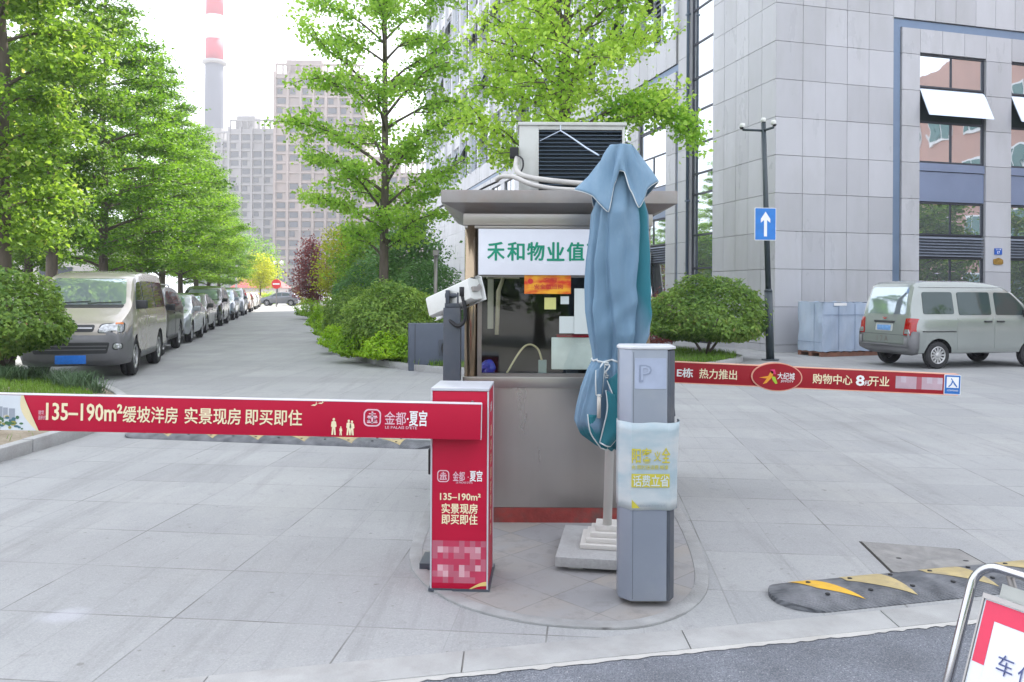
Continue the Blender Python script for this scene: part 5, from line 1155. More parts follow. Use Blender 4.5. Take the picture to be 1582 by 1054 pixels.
def hump(label, p0, p1, w, h, pal):
    d = (p1-p0); Ls = d.length; o = thing('speed_hump', label, 'speed hump', (p0.x, p0.y, .004), math.atan2(d.y, d.x))
    def hz(y): return h*max(0, 1-(2*y/w)**2)**.6
    rows = []; e_ = [w/2*(1-math.cos(a)) for a in np.linspace(0, math.pi/2, 12)]; X_ = e_+list(np.arange(w/2+.05, Ls-w/2, .06))+[Ls-q for q in reversed(e_)]
    for x in X_:
        k = 1.0
        q = min(x, Ls-x)
        if q < w/2: k = math.sqrt(max(0, 1-((w/2-q)/(w/2))**2))
        rows.append([(x, y*k, .004+hz(y*max(k, .2))*min(1, .35+.65*k)) for y in np.linspace(-w/2, w/2, 17)])
    mb = MB(); mb.grid(rows); b_ = [r for r in rows]
    mb.grid([[ (r[0][0], r[0][1], .0) for r in rows], [r[0] for r in rows]]); mb.grid([[r[-1] for r in rows], [(r[-1][0], r[-1][1], .0) for r in rows]]); hump_mb = mb
    def patch(pts, mat, nm='yellow_patch'):
        P = []
        for t in np.linspace(0, 1, 9):
            a = Vector(pts[0]).lerp(Vector(pts[1]), t); b2 = Vector(pts[3]).lerp(Vector(pts[2]), t)
            P.append([(lambda q: (q.x, q.y, .0065+hz(q.y)))(a.lerp(b2, s)) for s in np.linspace(0, 1, 9)])
        mb = MB(); mb.grid(P); mb.build(nm, mat, o)
    for pts, m_ in pal(w): patch(pts, m_)
    bm_ = hump_mb; x = .25
    while x < Ls-.2:
        for y in (-.22*w, .22*w): bm_.lathe([(.012, .0), (.012, .004), (.0, .005)], 12, 1, Matrix.Translation((x, y, .006+hz(y))))
        x += .25
    bm_.build('rubber', [HUMP, BLACK], o); return o
def pal_r(w):
    a = [([(.33, -.42*w), (.38, .42*w) , (.26, .42*w), (.24, .1*w)], HY2)]; r = []
    r.append(([(.42, -.40*w), (.30, .40*w), (.17, .40*w), (.24, -.02*w)], HY2))
    x = .46
    for i in range(9): r.append(([(x+.26, -.42*w), (x+.26, .42*w), (x+.02, .42*w), (x+.0, .15*w)], HY)); x += .50
    return r
A = gnd(1197, 928); hump('black ribbed rubber speed hump with yellow wedges across the right lane by the kerb', Vector((1.325, 4.00, 0)), Vector((5.4, 5.02, 0)), .37, .045, pal_r)
def pal_l(w):
    r = []; x = .3
    for i in range(6): r.append(([(x+.26, -.42*w), (x+.26, .42*w), (x+.02, .42*w), (x, .1*w)], HY)); x += .5
    return r
hump('worn grey rubber speed hump behind the red boom in the left lane', Vector((-4.10, 8.52, 0)), Vector((-.75, 7.98, 0)), .36, .045, pal_l)
q = [gnd(1327, 838), gnd(1482, 850), None, gnd(1377, 887)]; q[2] = q[1]+(q[3]-q[0])+Vector((.08, .03, 0))
ic = thing('inspection_cover', 'recessed square paving cover with a dark gap round it near the speed hump', 'manhole cover', tuple(sum((v for v in q), Vector())/4))
c0 = ic.location
mb = MB(); mb.prism([((v-c0).x*1.0, (v-c0).y*1.0) for v in reversed(q)], .002, .0065); mb.build('gap', pm('dark_gap', (.03, .025, .022), .9), ic)
mb = MB(); mb.prism([((v-c0).x*.955, (v-c0).y*.955) for v in reversed(q)], .003, .0095); mb.build('cover', pm('cover_stone', (.21, .205, .20), .85, 0, .2, 14, bump=.6, bscale=45, dirt=((.32, .31, .29), .7, 6)), ic)
for hx_, hy_ in ((-.17, .02), (.2, -.02)): mb = MB(); mb.prism([(p[0]+hx_, p[1]+hy_) for p in ell(0, 0, .016, .012, 12)], .0094, .0105); mb.build('lifting_hole', BLACK, ic)

# A-board
T = at(1510, 868, 1.9); dR = Vector((.44, -.90, 0)).normalized(); nF = Vector((-dR.y*-1, 0, 0)); nF = Vector((-.90, -.44, 0)).normalized()
ab_ = thing('folding_sign', 'folding sign in a bent steel tube frame with a red bordered poster by the road', 'sign board', (T.x, T.y, 0))
tz = T.z; slope = .40; dn = Vector((nF.x*slope, nF.y*slope, -1))
def AP(u, v, off=0):   # u along the board, v down the slope from the top rail
    p = Vector((0, 0, tz))+dR*u+dn.normalized()*v; nn = dR.cross(dn.normalized()); nn = nn if nn.dot(nF) > 0 else -nn
    return p+nn*off
Hs = (tz-.004)/(-dn.normalized().z); WB = .56; rt = .0105
mb = MB(); rc_ = .055; pts = [AP(0, Hs)]+[AP(rc_-rc_*math.cos(a), rc_-rc_*math.sin(a)) for a in np.linspace(0, math.pi/2, 9)]+[AP(WB-rc_+rc_*math.sin(a), rc_-rc_*math.cos(a)) for a in np.linspace(0, math.pi/2, 9)]+[AP(WB, Hs)]
mb.tube(pts, rt, 14); mb.build('frame', CHROME, ab_)
dn2 = Vector((-nF.x*slope, -nF.y*slope, -1)).normalized()
mb = MB()
for u in (.07, WB-.07): mb.tube([Vector((0, 0, tz-.012))+dR*u-nF*.012, Vector((0, 0, tz-.012))+dR*u-nF*.012+dn2*(tz-.016)/-dn2.z], .008, 10)
mb.tube([Vector((0, 0, tz*.25))+dR*.07+dn2*0+Vector((-nF.x*slope*tz*.75, -nF.y*slope*tz*.75, 0)), Vector((0, 0, tz*.25))+dR*(WB-.07)+Vector((-nF.x*slope*tz*.75, -nF.y*slope*tz*.75, 0))], .008, 10); mb.build('rear_legs', STEEL_D, ab_)
e1 = (AP(1, 0)-AP(0, 0)).normalized(); e2 = (AP(0, 0)-AP(0, 1)).normalized()
ABM = frame_M(AP(.038, .075), e1, e2); pw, ph = WB-.076, Hs-.22
mb = MB(); mb.box(0, pw, -ph, 0, -.006, 0, 0, ABM); mb.build('panel', pm('poster_paper', (.70, .74, .78), .4, 0, .03), ab_)
mb = MB(); mb.box(-.004, pw+.004, .0005, .012, -.008, .006, 0, ABM); mb.box(-.004, -.0005, -ph, 0, -.008, .004, 0, ABM); mb.box(pw+.0005, pw+.004, -ph, 0, -.008, .004, 0, ABM); mb.build('holder', STEEL, ab_)
mb = MB(); mb.box(.02, pw-.02, .013, .045, -.02, -.016, 0, ABM); mb.build('rear_card', pm('grey_card', (.45, .46, .43), .6), ab_)
RB2 = pm('poster_red', (.66, .035, .09), .5)
mb = MB(); mb.add([ABM @ Vector((x, y, .001)) for x, y in ((.004, -.002), (pw-.004, -.002), (pw-.004, -.042), (.004, -.042))], [(3, 2, 1, 0)]); mb.add([ABM @ Vector((x, y, .001)) for x, y in ((.004, -.042), (.032, -.042), (.032, -.142), (.004, -.142))], [(3, 2, 1, 0)]); mb.build('red_border', RB2, ab_)
mb = MB(); mb.add([ABM @ Vector((x, y, .0015)) for x, y in ((.033, -.043), (pw-.03, -.043), (pw-.03, -.235), (.033, -.225))], [(3, 2, 1, 0)]); mb.build('white_sheet', pm('poster_white2', (.70, .71, .80), .4, 0, .02), ab_)
NAVY = pm('navy_print', (.06, .08, .20), .5); M_ = ABM @ Matrix.Translation((0, 0, .002))
text(ab_, '车', NAVY, M_, .078, -.125, .036, .044, .0); text(ab_, '位', NAVY, M_, .126, -.130, .038, .046, 0); text(ab_, '已满', NAVY, M_, .200, -.132, .09, .046, 0)
mb = MB(); cc = (.10, -.262)
ang_ = np.linspace(0, 2*math.pi, 33)
mb.grid([[M_ @ Vector((cc[0]+.045*math.cos(a), cc[1]+.045*math.sin(a), .001)) for a in ang_], [M_ @ Vector((cc[0]+.035*math.cos(a), cc[1]+.035*math.sin(a), .001)) for a in ang_]]); mb.build('red_ring', RB2, ab_)
text(ab_, 'P', NAVY, M_, .10, -.262, .028, .04, .02)

# wrapped stack on its pallet by the wall
pcn = gnd(1270, 552); wr = R(21.5)
pal_ = thing('pallet', 'reddish wooden pallet under the wrapped stack by the office wall', 'pallet', (pcn.x, pcn.y, .004), wr)
WOOD = pm('pallet_wood', (.20, .09, .06), .85, 0, .3, 4)
mb = MB()
for y in (0, .37, .75): mb.box(0, 1.95, y, y+.1, .0, .09)
for i in range(9): mb.box(i*.23, i*.23+.12, 0, .85, .09, .11)
mb.build('deck', WOOD, pal_)
st = thing('wrapped_stack', 'tall stack wrapped in pale blue plastic film on a pallet by the office wall', 'wrapped stack', (pcn.x, pcn.y, .114), wr)
WF = pm('blue_plastic_film', (.40, .48, .60), .32, 0, .12, 1.6, bump=.25, bscale=5, stretch=(1, 1, .35), dirt=((.55, .6, .68), .5, 2.5))
mb = MB(); rr = random.Random(6); rows = []
path = [(0, 0)]+[(x/10, 0) for x in range(1, 20)]+[(1.95, y/6*.85) for y in range(0, 7)]+[(1.95-x/10, .85) for x in range(1, 20)]+[(0, .85-y/6*.85) for y in range(0, 7)]
for i in range(15):
    z = i/14*1.24; row = []
    for j, (x, y) in enumerate(path):
        b_ = .012*math.sin(j*1.7+i*.3)+.008*math.sin(j*.9-i*.8)+rr.uniform(-.004, .004); cx_d, cy_d = (x-.97)/1.0, (y-.42)/.42
        row.append((x+b_*(1 if abs(cx_d) > .95 else 0)*math.copysign(1, cx_d), y+b_*math.copysign(1, cy_d)*(1 if abs(cy_d) > .95 else 0), z+(rr.uniform(-.02, .015) if i == 14 else 0)+(rr.uniform(0, .03) if i == 0 else 0)))
    rows.append(row)
mb.grid(rows, wrap=True); mb.add([(p[0], p[1], 1.24) for p in path], [tuple(range(len(path)))]); mb.build('wrap', WF, st)
mb = MB()
for x in (.50, 1.02, 1.5): mb.box(x, x+.012, -.022, -.016, .05, 1.2)
mb.box(0.02, 1.93, -.022, -.016, .92, .932); mb.box(-.022, -.016, .02, .83, .24, .252); mb.box(-.022, -.016, .25, .262, .03, 1.2); mb.build('tape', pm('film_seam', (.24, .30, .42), .4), st)
mb = MB(); mb.box(.35, .75, -.024, -.017, 1.15, 1.22); mb.box(.62, .68, -.026, -.018, 1.17, 1.205); mb.build('torn_label', WHITE, st)

# ============================================================ TREES AND SHRUBS
L_YG = leaf_mat('camphor_leaf', (.035, .12, .012), (.205, .35, .04), .46, (.46, .38, .14))
L_GR = leaf_mat('fresh_green_leaf', (.025, .105, .008), (.21, .40, .03), .46)
L_GI = leaf_mat('ginkgo_leaf', (.12, .27, .02), (.42, .58, .10), .5, None, (1.05, 1.2))
L_DK = leaf_mat('dark_evergreen_leaf', (.03, .11, .025), (.13, .28, .07), .3)
L_BU = leaf_mat('photinia_leaf', (.055, .15, .02), (.33, .47, .085), .34, (.42, .24, .13))
L_LI = leaf_mat('privet_leaf', (.12, .28, .01), (.34, .52, .03), .4)
L_YE = leaf_mat('golden_sunlit_leaf', (.22, .30, .015), (.50, .50, .04), .45)  # yellow foliage; on the shaded bushy tree this colour replaces sunlight
L_RD = leaf_mat('purple_plum_leaf', (.10, .025, .03), (.30, .10, .07), .3)
def gz(o): return o
# near left, broad and yellow green
ENV_A = [(2.2, .8), (3.5, 1.15), (5.0, 1.2), (6.2, 1.6), (8, 1.9), (10, 1.4), (11.5, .5)]
tA = thing('camphor_tree', 'nearest broad yellow green tree at the left edge, its trunk at the frame edge', 'tree', (at(2, 452, 14.8).x, 14.8, .1), 0, 'broad trees on the left')
tree_parts(tA, 11, 11.5, .19, 2.4, ENV_A, 34, 30000, .115, L_YG, rise=.3, sigma=.22, flatz=.7, nsec=7, bare=.3)
tB = copy_tree(tA); tB.location = (at(80, 452, 20.2).x, 20.2, .1); tB.rotation_euler = (0, 0, 2.2); tB.scale = (.85, .85, 1.0)
tag(tB, 'broad yellow green tree with a bare dark trunk right behind the beige van', 'tree', 'broad trees on the left')
tB2 = copy_tree(tA); tB2.location = (at(44, 452, 25).x, 25, .1); tB2.rotation_euler = (0, 0, 4.0); tB2.scale = (.8, .8, .85)
tag(tB2, 'broad tree with a pale forked trunk between the frame edge and the bare dark trunk', 'tree', 'broad trees on the left')
ENV_B = [(2.2, 1.7), (3.2, 2.9), (5, 2.8), (7.5, 1.9), (10, .95), (12.2, .15)]
pos = [(26.0, 160, 1.02), (31.5, 214, .93), (37.5, 250, 1.06), (43.5, 279, .96), (50, 303, 1.02), (57, 322, .90), (66, 338, .94)]
lab = ['dense conical green tree standing beside the dark grey car behind the beige van', 'dense conical green tree, second of the dense row counting from the broad trees', 'dense conical green tree, third of the dense row counting from the broad trees', 'dense conical green tree, fourth of the dense row counting from the broad trees', 'dense conical green tree, fifth of the dense row, reaching out over the lane', 'dense conical green tree, second last of the row and lit yellow by the sun', 'last and farthest conical tree of the dense row, yellow in the sun']
src = []
for i, (Y, px, s_) in enumerate(pos):
    if i < 2:
        o = thing('conical_tree', lab[i], 'tree', (0, 0, 0), 0, 'dense trees along the left lane'); tree_parts(o, 21+i, 12.2, .16, 2.3, ENV_B, 46, 36000, .13, L_GR, rise=.15, sigma=.22, flatz=.4, up=.9, nsec=8, bare=.25, aspect=.5); src.append(o)
    else:
        o = copy_tree(src[i % 2]); tag(o, lab[i], 'tree', 'dense trees along the left lane')
    o.location = (at(px, 452, Y).x, Y, 0); o.rotation_euler = (0, 0, i*1.9+.4); o.scale = (s_, s_, s_)
# ginkgos in the middle bed
ENV_G = [(2.6, .6), (3.2, 1.3), (4.4, 2.05), (6.0, 2.35), (8.0, 2.2), (9.5, 2.0), (11, 1.3), (12.5, .4)]
o = thing('ginkgo_tree', 'slender open ginkgo tree with visible limbs between the lane and the office building', 'tree', (at(592, 452, 22.3).x, 22.3, .15))
tree_parts(o, 33, 12.6, .15, 2.9, ENV_G, 36, 25000, .10, L_GI, rise=.55, sigma=.17, flatz=.6, up=.3, nsec=7, bare=.25, aspect=.95)
ENV_G2 = [(4.1, 1.2), (4.8, 1.9), (6.2, 2.0), (7.5, 1.8), (9.5, 1.2), (11, .4)]
o = thing('ginkgo_tree', 'leafy ginkgo tree behind the booth, its forked trunk rising over the air conditioner', 'tree', (at(874, 452, 16.4).x, 16.4, .15))
tree_parts(o, 36, 11, .17, 4.2, ENV_G2, 38, 23000, .09, L_GI, rise=.5, sigma=.18, flatz=.8, up=.3, nsec=7, bare=.2, aspect=.95)
# the long branch it sends to the right
mb = MB(); P = [(0.1, 0, 4.6), (.9, -.1, 5.15), (1.7, -.2, 5.25), (2.3, -.2, 4.95), (2.6, -.25, 4.5)]
tr = [c for c in o.children if c.name.startswith('trunk')][0]
mb.tube(catmull([Vector(p) for p in P], 5), [.05-.002*i for i in range(21)], 7); ob = mb.build('limb', BARK, o)
rng = np.random.default_rng(9); cp = np.array([tuple(p) for p in catmull([Vector(p) for p in P], 8)][8:]); idx = rng.integers(0, len(cp), 1500); C = cp[idx]+rng.normal(size=(1500, 3))*np.array([.16, .16, .16]); V, Fc = leaves(rng, C, .095, .35, aspect=.95)
link(bpy.data.objects.new('limb_leaves', tri_mesh('limb_leaves', V, Fc, L_GI)), o)
# shrubs
def bush(name, label, cat, px, Y, rx, ry, z0, z1, n, ls, mat, seed, base=.15, group=None, **kw):
    o = thing(name, label, cat, (at(px, 452, Y).x, Y, base), 0, group); bush_parts(o, seed, rx, ry, z0, z1, n, ls, mat, **kw); return o
bush('round_bush', 'big round bush with glossy leaves at the left edge in front of the beige van', 'bush', 8, 11.9, .86, .82, .22, 1.48, 9500, .085, L_BU, 41, .36, flat_bottom=.55, lump=.10)
bush('round_bush', 'large dome shaped green bush left of the charcoal cabinet', 'bush', 606, 17.6, 1.08, 1.05, .12, 1.60, 15000, .085, L_BU, 42, .15, flat_bottom=.5, lump=.09)
bush('round_bush', 'smaller dome bush with reddish tips behind the large dome bush', 'bush', 546, 21.5, .82, .85, .1, 1.5, 7500, .09, L_BU, 43, .15, flat_bottom=.5, lump=.10)
bush('round_tree', 'low umbrella shaped shrub on a short trunk beside the dark pole', 'shrub', 1090, 18.5, 1.42, 1.3, .32, 1.78, 15000, .105, L_BU, 44, .12, flat_bottom=.35, lump=.10, stem=4)
for i, (px, Y, r_, h_, lb_) in enumerate([(548, 17.3, .55, .62, 'bright green low shrub at the left foot of the large dome bush'), (592, 16.5, .5, .55, 'bright green low shrub in front of the large dome bush'), (630, 16.4, .42, .5, 'bright green low shrub between the dome bush and the charcoal cabinet'), (524, 19.8, .5, .62, 'bright green low shrub at the kerb under the smaller dome bush'), (510, 24.5, .5, .7, 'low bright shrub at the lane edge beyond the smaller dome bush'), (500, 30, .6, .85, 'low hedge clump at the lane edge in front of the red leaved tree'), (480, 44, .9, 1.0, 'bright rounded hedge at the far right edge of the lane')]):
    bush('low_shrub', lb_, 'shrub', px, Y, r_, r_*.85, .02, h_, 2600, .075 if i < 5 else .11, L_LI, 50+i, .14, 'bright low shrubs along the kerb', flat_bottom=.3, lump=.16, inner=.5, stem=3)
bush('red_hedge', 'dark red leaved hedge behind the umbrella shaped shrub', 'hedge', 1012, 22.6, 1.4, .8, .0, 1.5, 5000, .08, L_RD, 60, .12, stem=3)
bush('round_bush', 'dark rounded evergreen bush left of the booth with a grey post in front', 'bush', 662, 25, 1.12, 1.1, .1, 2.45, 9000, .10, L_DK, 61, .12, flat_bottom=.5, lump=.1)
bush('round_bush', 'dark rounded evergreen bush behind the slender ginkgo trunk', 'bush', 562, 28, 1.15, 1.1, .1, 2.4, 7000, .11, L_DK, 62, .12, flat_bottom=.5, lump=.1)
def small_tree(name, label, px, Y, H, r_, zc, n, ls, mat, seed, np_=22, tr_=.09, flatz=.8, rise=.5):
    o = thing(name, label, 'tree', (at(px, 452, Y).x, Y, .05)); env = [(zc, r_*.5), (zc+(H-zc)*.3, r_), (zc+(H-zc)*.65, r_*.85), (H, r_*.2)]
    tree_parts(o, seed, H, tr_, zc, env, np_, n, ls, mat, rise=rise, sigma=ls*2.2, flatz=flatz, up=.4, nsec=5, bare=.2); return o
small_tree('bushy_tree', 'dark green bushy tree right of the slender ginkgo trunk against the office building', 634, 33, 4.7, 1.35, .8, 9000, .14, L_DK, 63)
small_tree('bushy_tree', 'mid green bushy tree left of the slender ginkgo trunk', 570, 38, 4.9, 1.4, .8, 8000, .15, L_GR, 64)
small_tree('sun_tinted_tree', 'bushy tree in painted sunlit yellow between the dark red tree and the green bushy trees', 528, 42, 5.0, 1.1, 1.0, 6000, .14, L_YE, 65)  # stands in shade; its sunlit yellow is put into the leaf colour
small_tree('plum_tree', 'dark red leaved plum tree with an upswept crown beside the lane', 482, 46, 4.6, .85, 1.0, 5500, .12, L_RD, 66, 26, .08, rise=1.3)
small_tree('street_tree', 'small round yellow green tree by the no entry sign', 402, 86, 5.4, 1.75, 2.2, 4200, .2, L_YE, 67, 18)
small_tree('street_tree', 'hazy pale green tree in front of the grey tower block', 392, 135, 11, 4.5, 2, 6000, .35, L_GR, 68, 18)
for i, (px, Y, lb_) in enumerate([(402, 94, 'low yellowish shrub left of the no entry sign post'), (418, 94, 'low green shrub under the no entry sign'), (456, 90, 'golden shrub between the parked hatchback and the brick gate pillar')]):
    bush('low_shrub', lb_, 'shrub', px, Y, 1.1, .8, .0, 1.45, 1500, .16, (L_YE, L_LI, L_YE)[i], 70+i, 0, 'low shrubs at the far end of the lane', stem=3)
o = thing('broad_tree', 'green street tree across the road, mirrored in the lower office windows', 'tree', (22.5, 15.0, 0), 0, 'street trees mirrored in the windows'); tree_parts(o, 81, 6.3, .15, 1.2, [(1.2, 1.6), (3, 2.4), (5, 1.9), (6.3, .4)], 20, 9000, .2, L_YG, sigma=.3, flatz=.8)
for x, y in ((25.5, 11.5), (27, 18.5), (26, 5.5), (31, 2.0)):
    c_ = copy_tree(o); c_.location = (x, y, 0); c_.rotation_euler = (0, 0, x)
for x, y in ((-9, -13), (-4.2, -14), (.8, -12.5), (5.6, -14), (11, -13)):  # unseen trees added as dark content for the booth glass to mirror
    c_ = copy_tree(o); c_.location = (x, y, 0); c_.rotation_euler = (0, 0, x); tag(c_, 'unseen tree added behind the viewer to darken the mirror image in the booth window'); c_['group'] = 'added trees mirrored in the booth glass'
# grey post before the bush, utility pole and lamp far off
gp = thing('grey_post', 'thin grey post in front of the dark rounded bush left of the booth', 'post', (at(673, 452, 22.8).x, 22.8, .15)); mb = MB(); mb.tube([(0, 0, 0), (0, 0, 2.55)], .055, 10); mb.box(-.08, .08, -.08, .08, 2.45, 2.6); mb.build('post', STEEL_D, gp)

# ============================================================ CARS
TYRE = pm('tyre_rubber', (.022, .022, .024), .8, 0, .25, 12); RIM = pm('alloy_rim', (.42, .42, .43), .3, .85, .1, 8); RIMS = pm('steel_rim', (.50, .50, .50), .4, .6, .1, 8)
CGL = mirror_glass('car_glass', (.46, .53, .58), .03, .7, .02, 1.5); CGD = mirror_glass('dark_car_glass', (.05, .07, .07), .03, .3, .02, 1.5)
TRIM = pm('black_plastic', (.03, .031, .034), .5, 0, .15, 8); GREYP = pm('grey_bumper_plastic', (.135, .135, .14), .5, 0, .1, 4)
LAMP = pm('clear_lamp', (.42, .43, .44), .12, .5, .45, 22, coat=.6); TAIL = pm('red_lamp', (.34, .004, .006), .18, 0, .2, 14, coat=.7); AMB = pm('amber_lamp', (.7, .2, .05), .2, 0, .1, 10)
PLATE = pm('plate_blue', (.02, .16, .58), .4, 0, .12, 22)
def paint(name, c, metal=.35, rough=.2): return pm('paint_'+name, c, rough, metal, .04, 1.2, coat=.5, dirt=((.22, .20, .17), .05, .8))
def roundpoly(poly, r, n=4):
    out = []; k = len(poly)
    for i in range(k):
        p = Vector(poly[i]); a = Vector(poly[i-1])-p; b = Vector(poly[(i+1) % k])-p; rr = min(r, a.length*.45, b.length*.45)
        A, B = p+a.normalized()*rr, p+b.normalized()*rr
        for s in range(n+1):
            t = s/n; out.append(tuple((1-t)**2*A+2*t*(1-t)*p+t*t*B))
    return out
def dens(poly, d=.08):
    out = []; k = len(poly)
    for i in range(k):
        a, b = Vector(poly[i]), Vector(poly[(i+1) % k]); m = max(1, int((b-a).length/d))
        out += [tuple(a.lerp(b, s/m)) for s in range(m)]
    return out
def make_car(name, label, cat, S, pm_, wheelpt, ang, wheel_side=1, axle='front', group=None):
    L, W, H = S['L'], S['W'], S['H']; top = S['top']; belt = S['belt']; tumble = S.get('tumble', .22); zlow = S.get('low', .24)
    def tp(x): return interp(top, x)
    def plan(x):
        w = W/2; f = S.get('nose', .14); r_ = S.get('tail', .08)
        if x < .7: w *= 1-f*(1-x/.7)**2.2
        if x > L-.5: w *= 1-r_*(1-(L-x)/.5)**2.2
        return w
    def sec(x):
        zt = tp(x); zl = zlow+.10*max(0, 1-x/.25)**1.5+.08*max(0, 1-(L-x)/.25)**1.5; zb = max(zl+.1, min(interp(belt, x), zt-.04)); w = plan(x); gh = min(1, max(0, (zt-zb-.10)/.30)); gh = gh*gh*(3-2*gh)
        wr = (w-.07)*(1-gh)+(w-tumble*(zt-zb)-.02)*gh; zs = max(zb+.006, zt-(.028+.055*gh))
        return [(0, zl), (w*.75, zl), (w*.95, zl+.03), (w*.99, zl+.14), (w, zl+(zb-zl)*.62), (w*.992, zb-.05), (w*.972, zb), (w*.972+(wr-w*.972)*.35, zb+(zs-zb)*.35), (w*.972+(wr-w*.972)*.7, zb+(zs-zb)*.7), (wr, zs), (wr*.95, zs+(zt-zs)*.55), (wr*.80, zs+(zt-zs)*.85), (wr*.45, zt-.004), (0, zt)]
    xs = sorted(set([0, .015, .03, .05, .075, .1, .14, .2, .27, L-.015, L-.03, L-.06, L-.1, L-.15, L]+[round(.3+i*.065, 4) for i in range(int((L-.45)/.065))]))
    mb = MB(); rows = []
    for x in xs:
        h = sec(x); rows.append([(L/2-x, y, z) for y, z in h]+[(L/2-x, -y, z) for y, z in h[-2:0:-1]])
    mb.grid(rows, wrap=True); n = len(rows[0]); base = 0
    mb.f.append(tuple(range(n))); mb.m.append(0); mb.sm.append(False); mb.f.append(tuple((len(rows)-1)*n+j for j in range(n-1, -1, -1))); mb.m.append(0); mb.sm.append(False)
    bm = bmesh.new(); vv = [bm.verts.new(v) for v in mb.v]
    for f, s in zip(mb.f, mb.sm):
        q = bm.faces.new([vv[i] for i in f]); q.smooth = s
    bmesh.ops.recalc_face_normals(bm, faces=bm.faces); bvh = BVHTree.FromBMesh(bm)
    root = thing(name, label, cat, (0, 0, 0), ang, group)
    body = bpy.data.meshes.new('body'); bm.to_mesh(body); bm.free(); body.materials.append(pm_); body.materials.append(BLACK)
    ob = bpy.data.objects.new('body', body); link(ob)
    r, x1, x2 = S['r'], S['x1'], S['x2']; tw = S.get('tw', .2)
    cut = MB()
    for x in (x1, x2):
        for s in (-1, 1): cut.lathe([(r+.055, W/2-.26), (r+.055, W/2+.2)], 28, 1, Matrix.Translation((L/2-x, 0, r+.01)) @ Matrix.Rotation(R(-90*s), 4, 'X'))
    co = cut.build('cut', [pm_, BLACK]); md = ob.modifiers.new('b', 'BOOLEAN'); md.operation = 'DIFFERENCE'; md.solver = 'EXACT'; md.object = co
    bpy.context.view_layer.update(); me = bpy.data.meshes.new_from_object(ob.evaluated_get(bpy.context.evaluated_depsgraph_get()))
    bpy.data.objects.remove(ob); bpy.data.objects.remove(co); me.name = 'body'
    try: me.set_sharp_from_angle(angle=R(33))
    except Exception: pass
    body = link(bpy.data.objects.new('body', me), root)
    def hit(kind, a, b, sd=1):
        if kind == 'side': o_, d_ = Vector((L/2-a, 4*sd, b)), Vector((0, -sd, 0))
        elif kind == 'front': o_, d_ = Vector((9, a, b)), Vector((-1, 0, 0))
        else: o_, d_ = Vector((-9, a, b)), Vector((1, 0, 0))
        h = bvh.ray_cast(o_, d_)
        if h[0] is None:
            q = bvh.find_nearest(Vector((L/2-a, sd*W/2, b)) if kind == 'side' else Vector(((L/2 if kind == 'front' else -L/2), a, b))); return q[0], q[1]
        return h[0], h[1]
    def patch(nm, kind, poly, mat, off=.004, sd=1, rad=.04, parent=None, d=.09):
        if nm == 'number_plate':
            ys_ = [q[0] for q in poly]; zs_ = [q[1] for q in poly]; hx_ = [hit(kind, y, z)[0].x for y in ys_ for z in zs_]; sg_ = 1 if kind == 'front' else -1
            xx = max(hx_) if sg_ > 0 else min(hx_); m2 = MB(); m2.box(min(xx+sg_*off, xx+sg_*(off-.03)), max(xx+sg_*off, xx+sg_*(off-.03)), min(ys_), max(ys_), min(zs_), max(zs_)); return m2.build(nm, mat, parent or root, bevel=.004)
        p = dens(roundpoly(poly, rad), d); k = len(p); c = (sum(q[0] for q in p)/k, sum(q[1] for q in p)/k); mb = MB(); vs = []; rings = (.0, .3, .6, .85, 1.0)
        for t in rings[1:]:
            for q in p:
                h, nn = hit(kind, c[0]+(q[0]-c[0])*t, c[1]+(q[1]-c[1])*t, sd); vs.append(h+nn*off)
        for q in p:
            h, nn = hit(kind, q[0], q[1], sd); vs.append(h-nn*.006)
        h, nn = hit(kind, c[0], c[1], sd); vs.append(h+nn*off); ci = len(vs)-1
        fs = [(ci, j, (j+1) % k) for j in range(k)]
        for i in range(len(rings)-1): fs += [(i*k+j, (i+1)*k+j, (i+1)*k+(j+1) % k, i*k+(j+1) % k) for j in range(k)]
        flip = (kind == 'side' and sd > 0) or kind == 'rear'
        mb.add(vs, fs, 0, True); o = mb.build(nm, mat, parent or root)
        b2 = bmesh.new(); b2.from_mesh(o.data); bmesh.ops.recalc_face_normals(b2, faces=b2.faces); b2.to_mesh(o.data); b2.free()
        try: o.data.set_sharp_from_angle(angle=R(35))
        except Exception: pass
        return o
    for (poly, key, nm) in S.get('doors', []):
        for sd in (1, -1):
            dd = patch(nm, 'side', poly, pm_, .005, sd, .05)
            if key:
                hx, hz = key; hh, nn = hit('side', hx, hz, sd); m2 = MB(); m2.box(hh.x-.09, hh.x+.09, min(hh.y, hh.y+sd*.035), max(hh.y, hh.y+sd*.035), hz-.016, hz+.016); m2.build('handle', S.get('handle', pm_), dd, bevel=.006)
    for poly in S['side']:
        for sd in (1, -1): patch('side_window', 'side', poly, S.get('sglass', CGD), .0085, sd, .05)
    patch('windscreen', 'front', S['wind'], CGL, .006, 1, .06)
    patch('rear_window', 'rear', S['rearw'], S.get('rglass', CGD), .006, 1, .06)
    for (nm, kind, poly, mat, off, rad) in S.get('bits', []): patch(nm, kind, poly, mat, off, 1, rad)
    for (nm, kind, poly, mat, off, rad) in S.get('pairs', []):
        for s in (1, -1): patch(nm, kind, [(q[0]*s, q[1]) for q in poly] if s > 0 else [(-q[0], q[1]) for q in poly][::-1], mat, off, 1, rad)
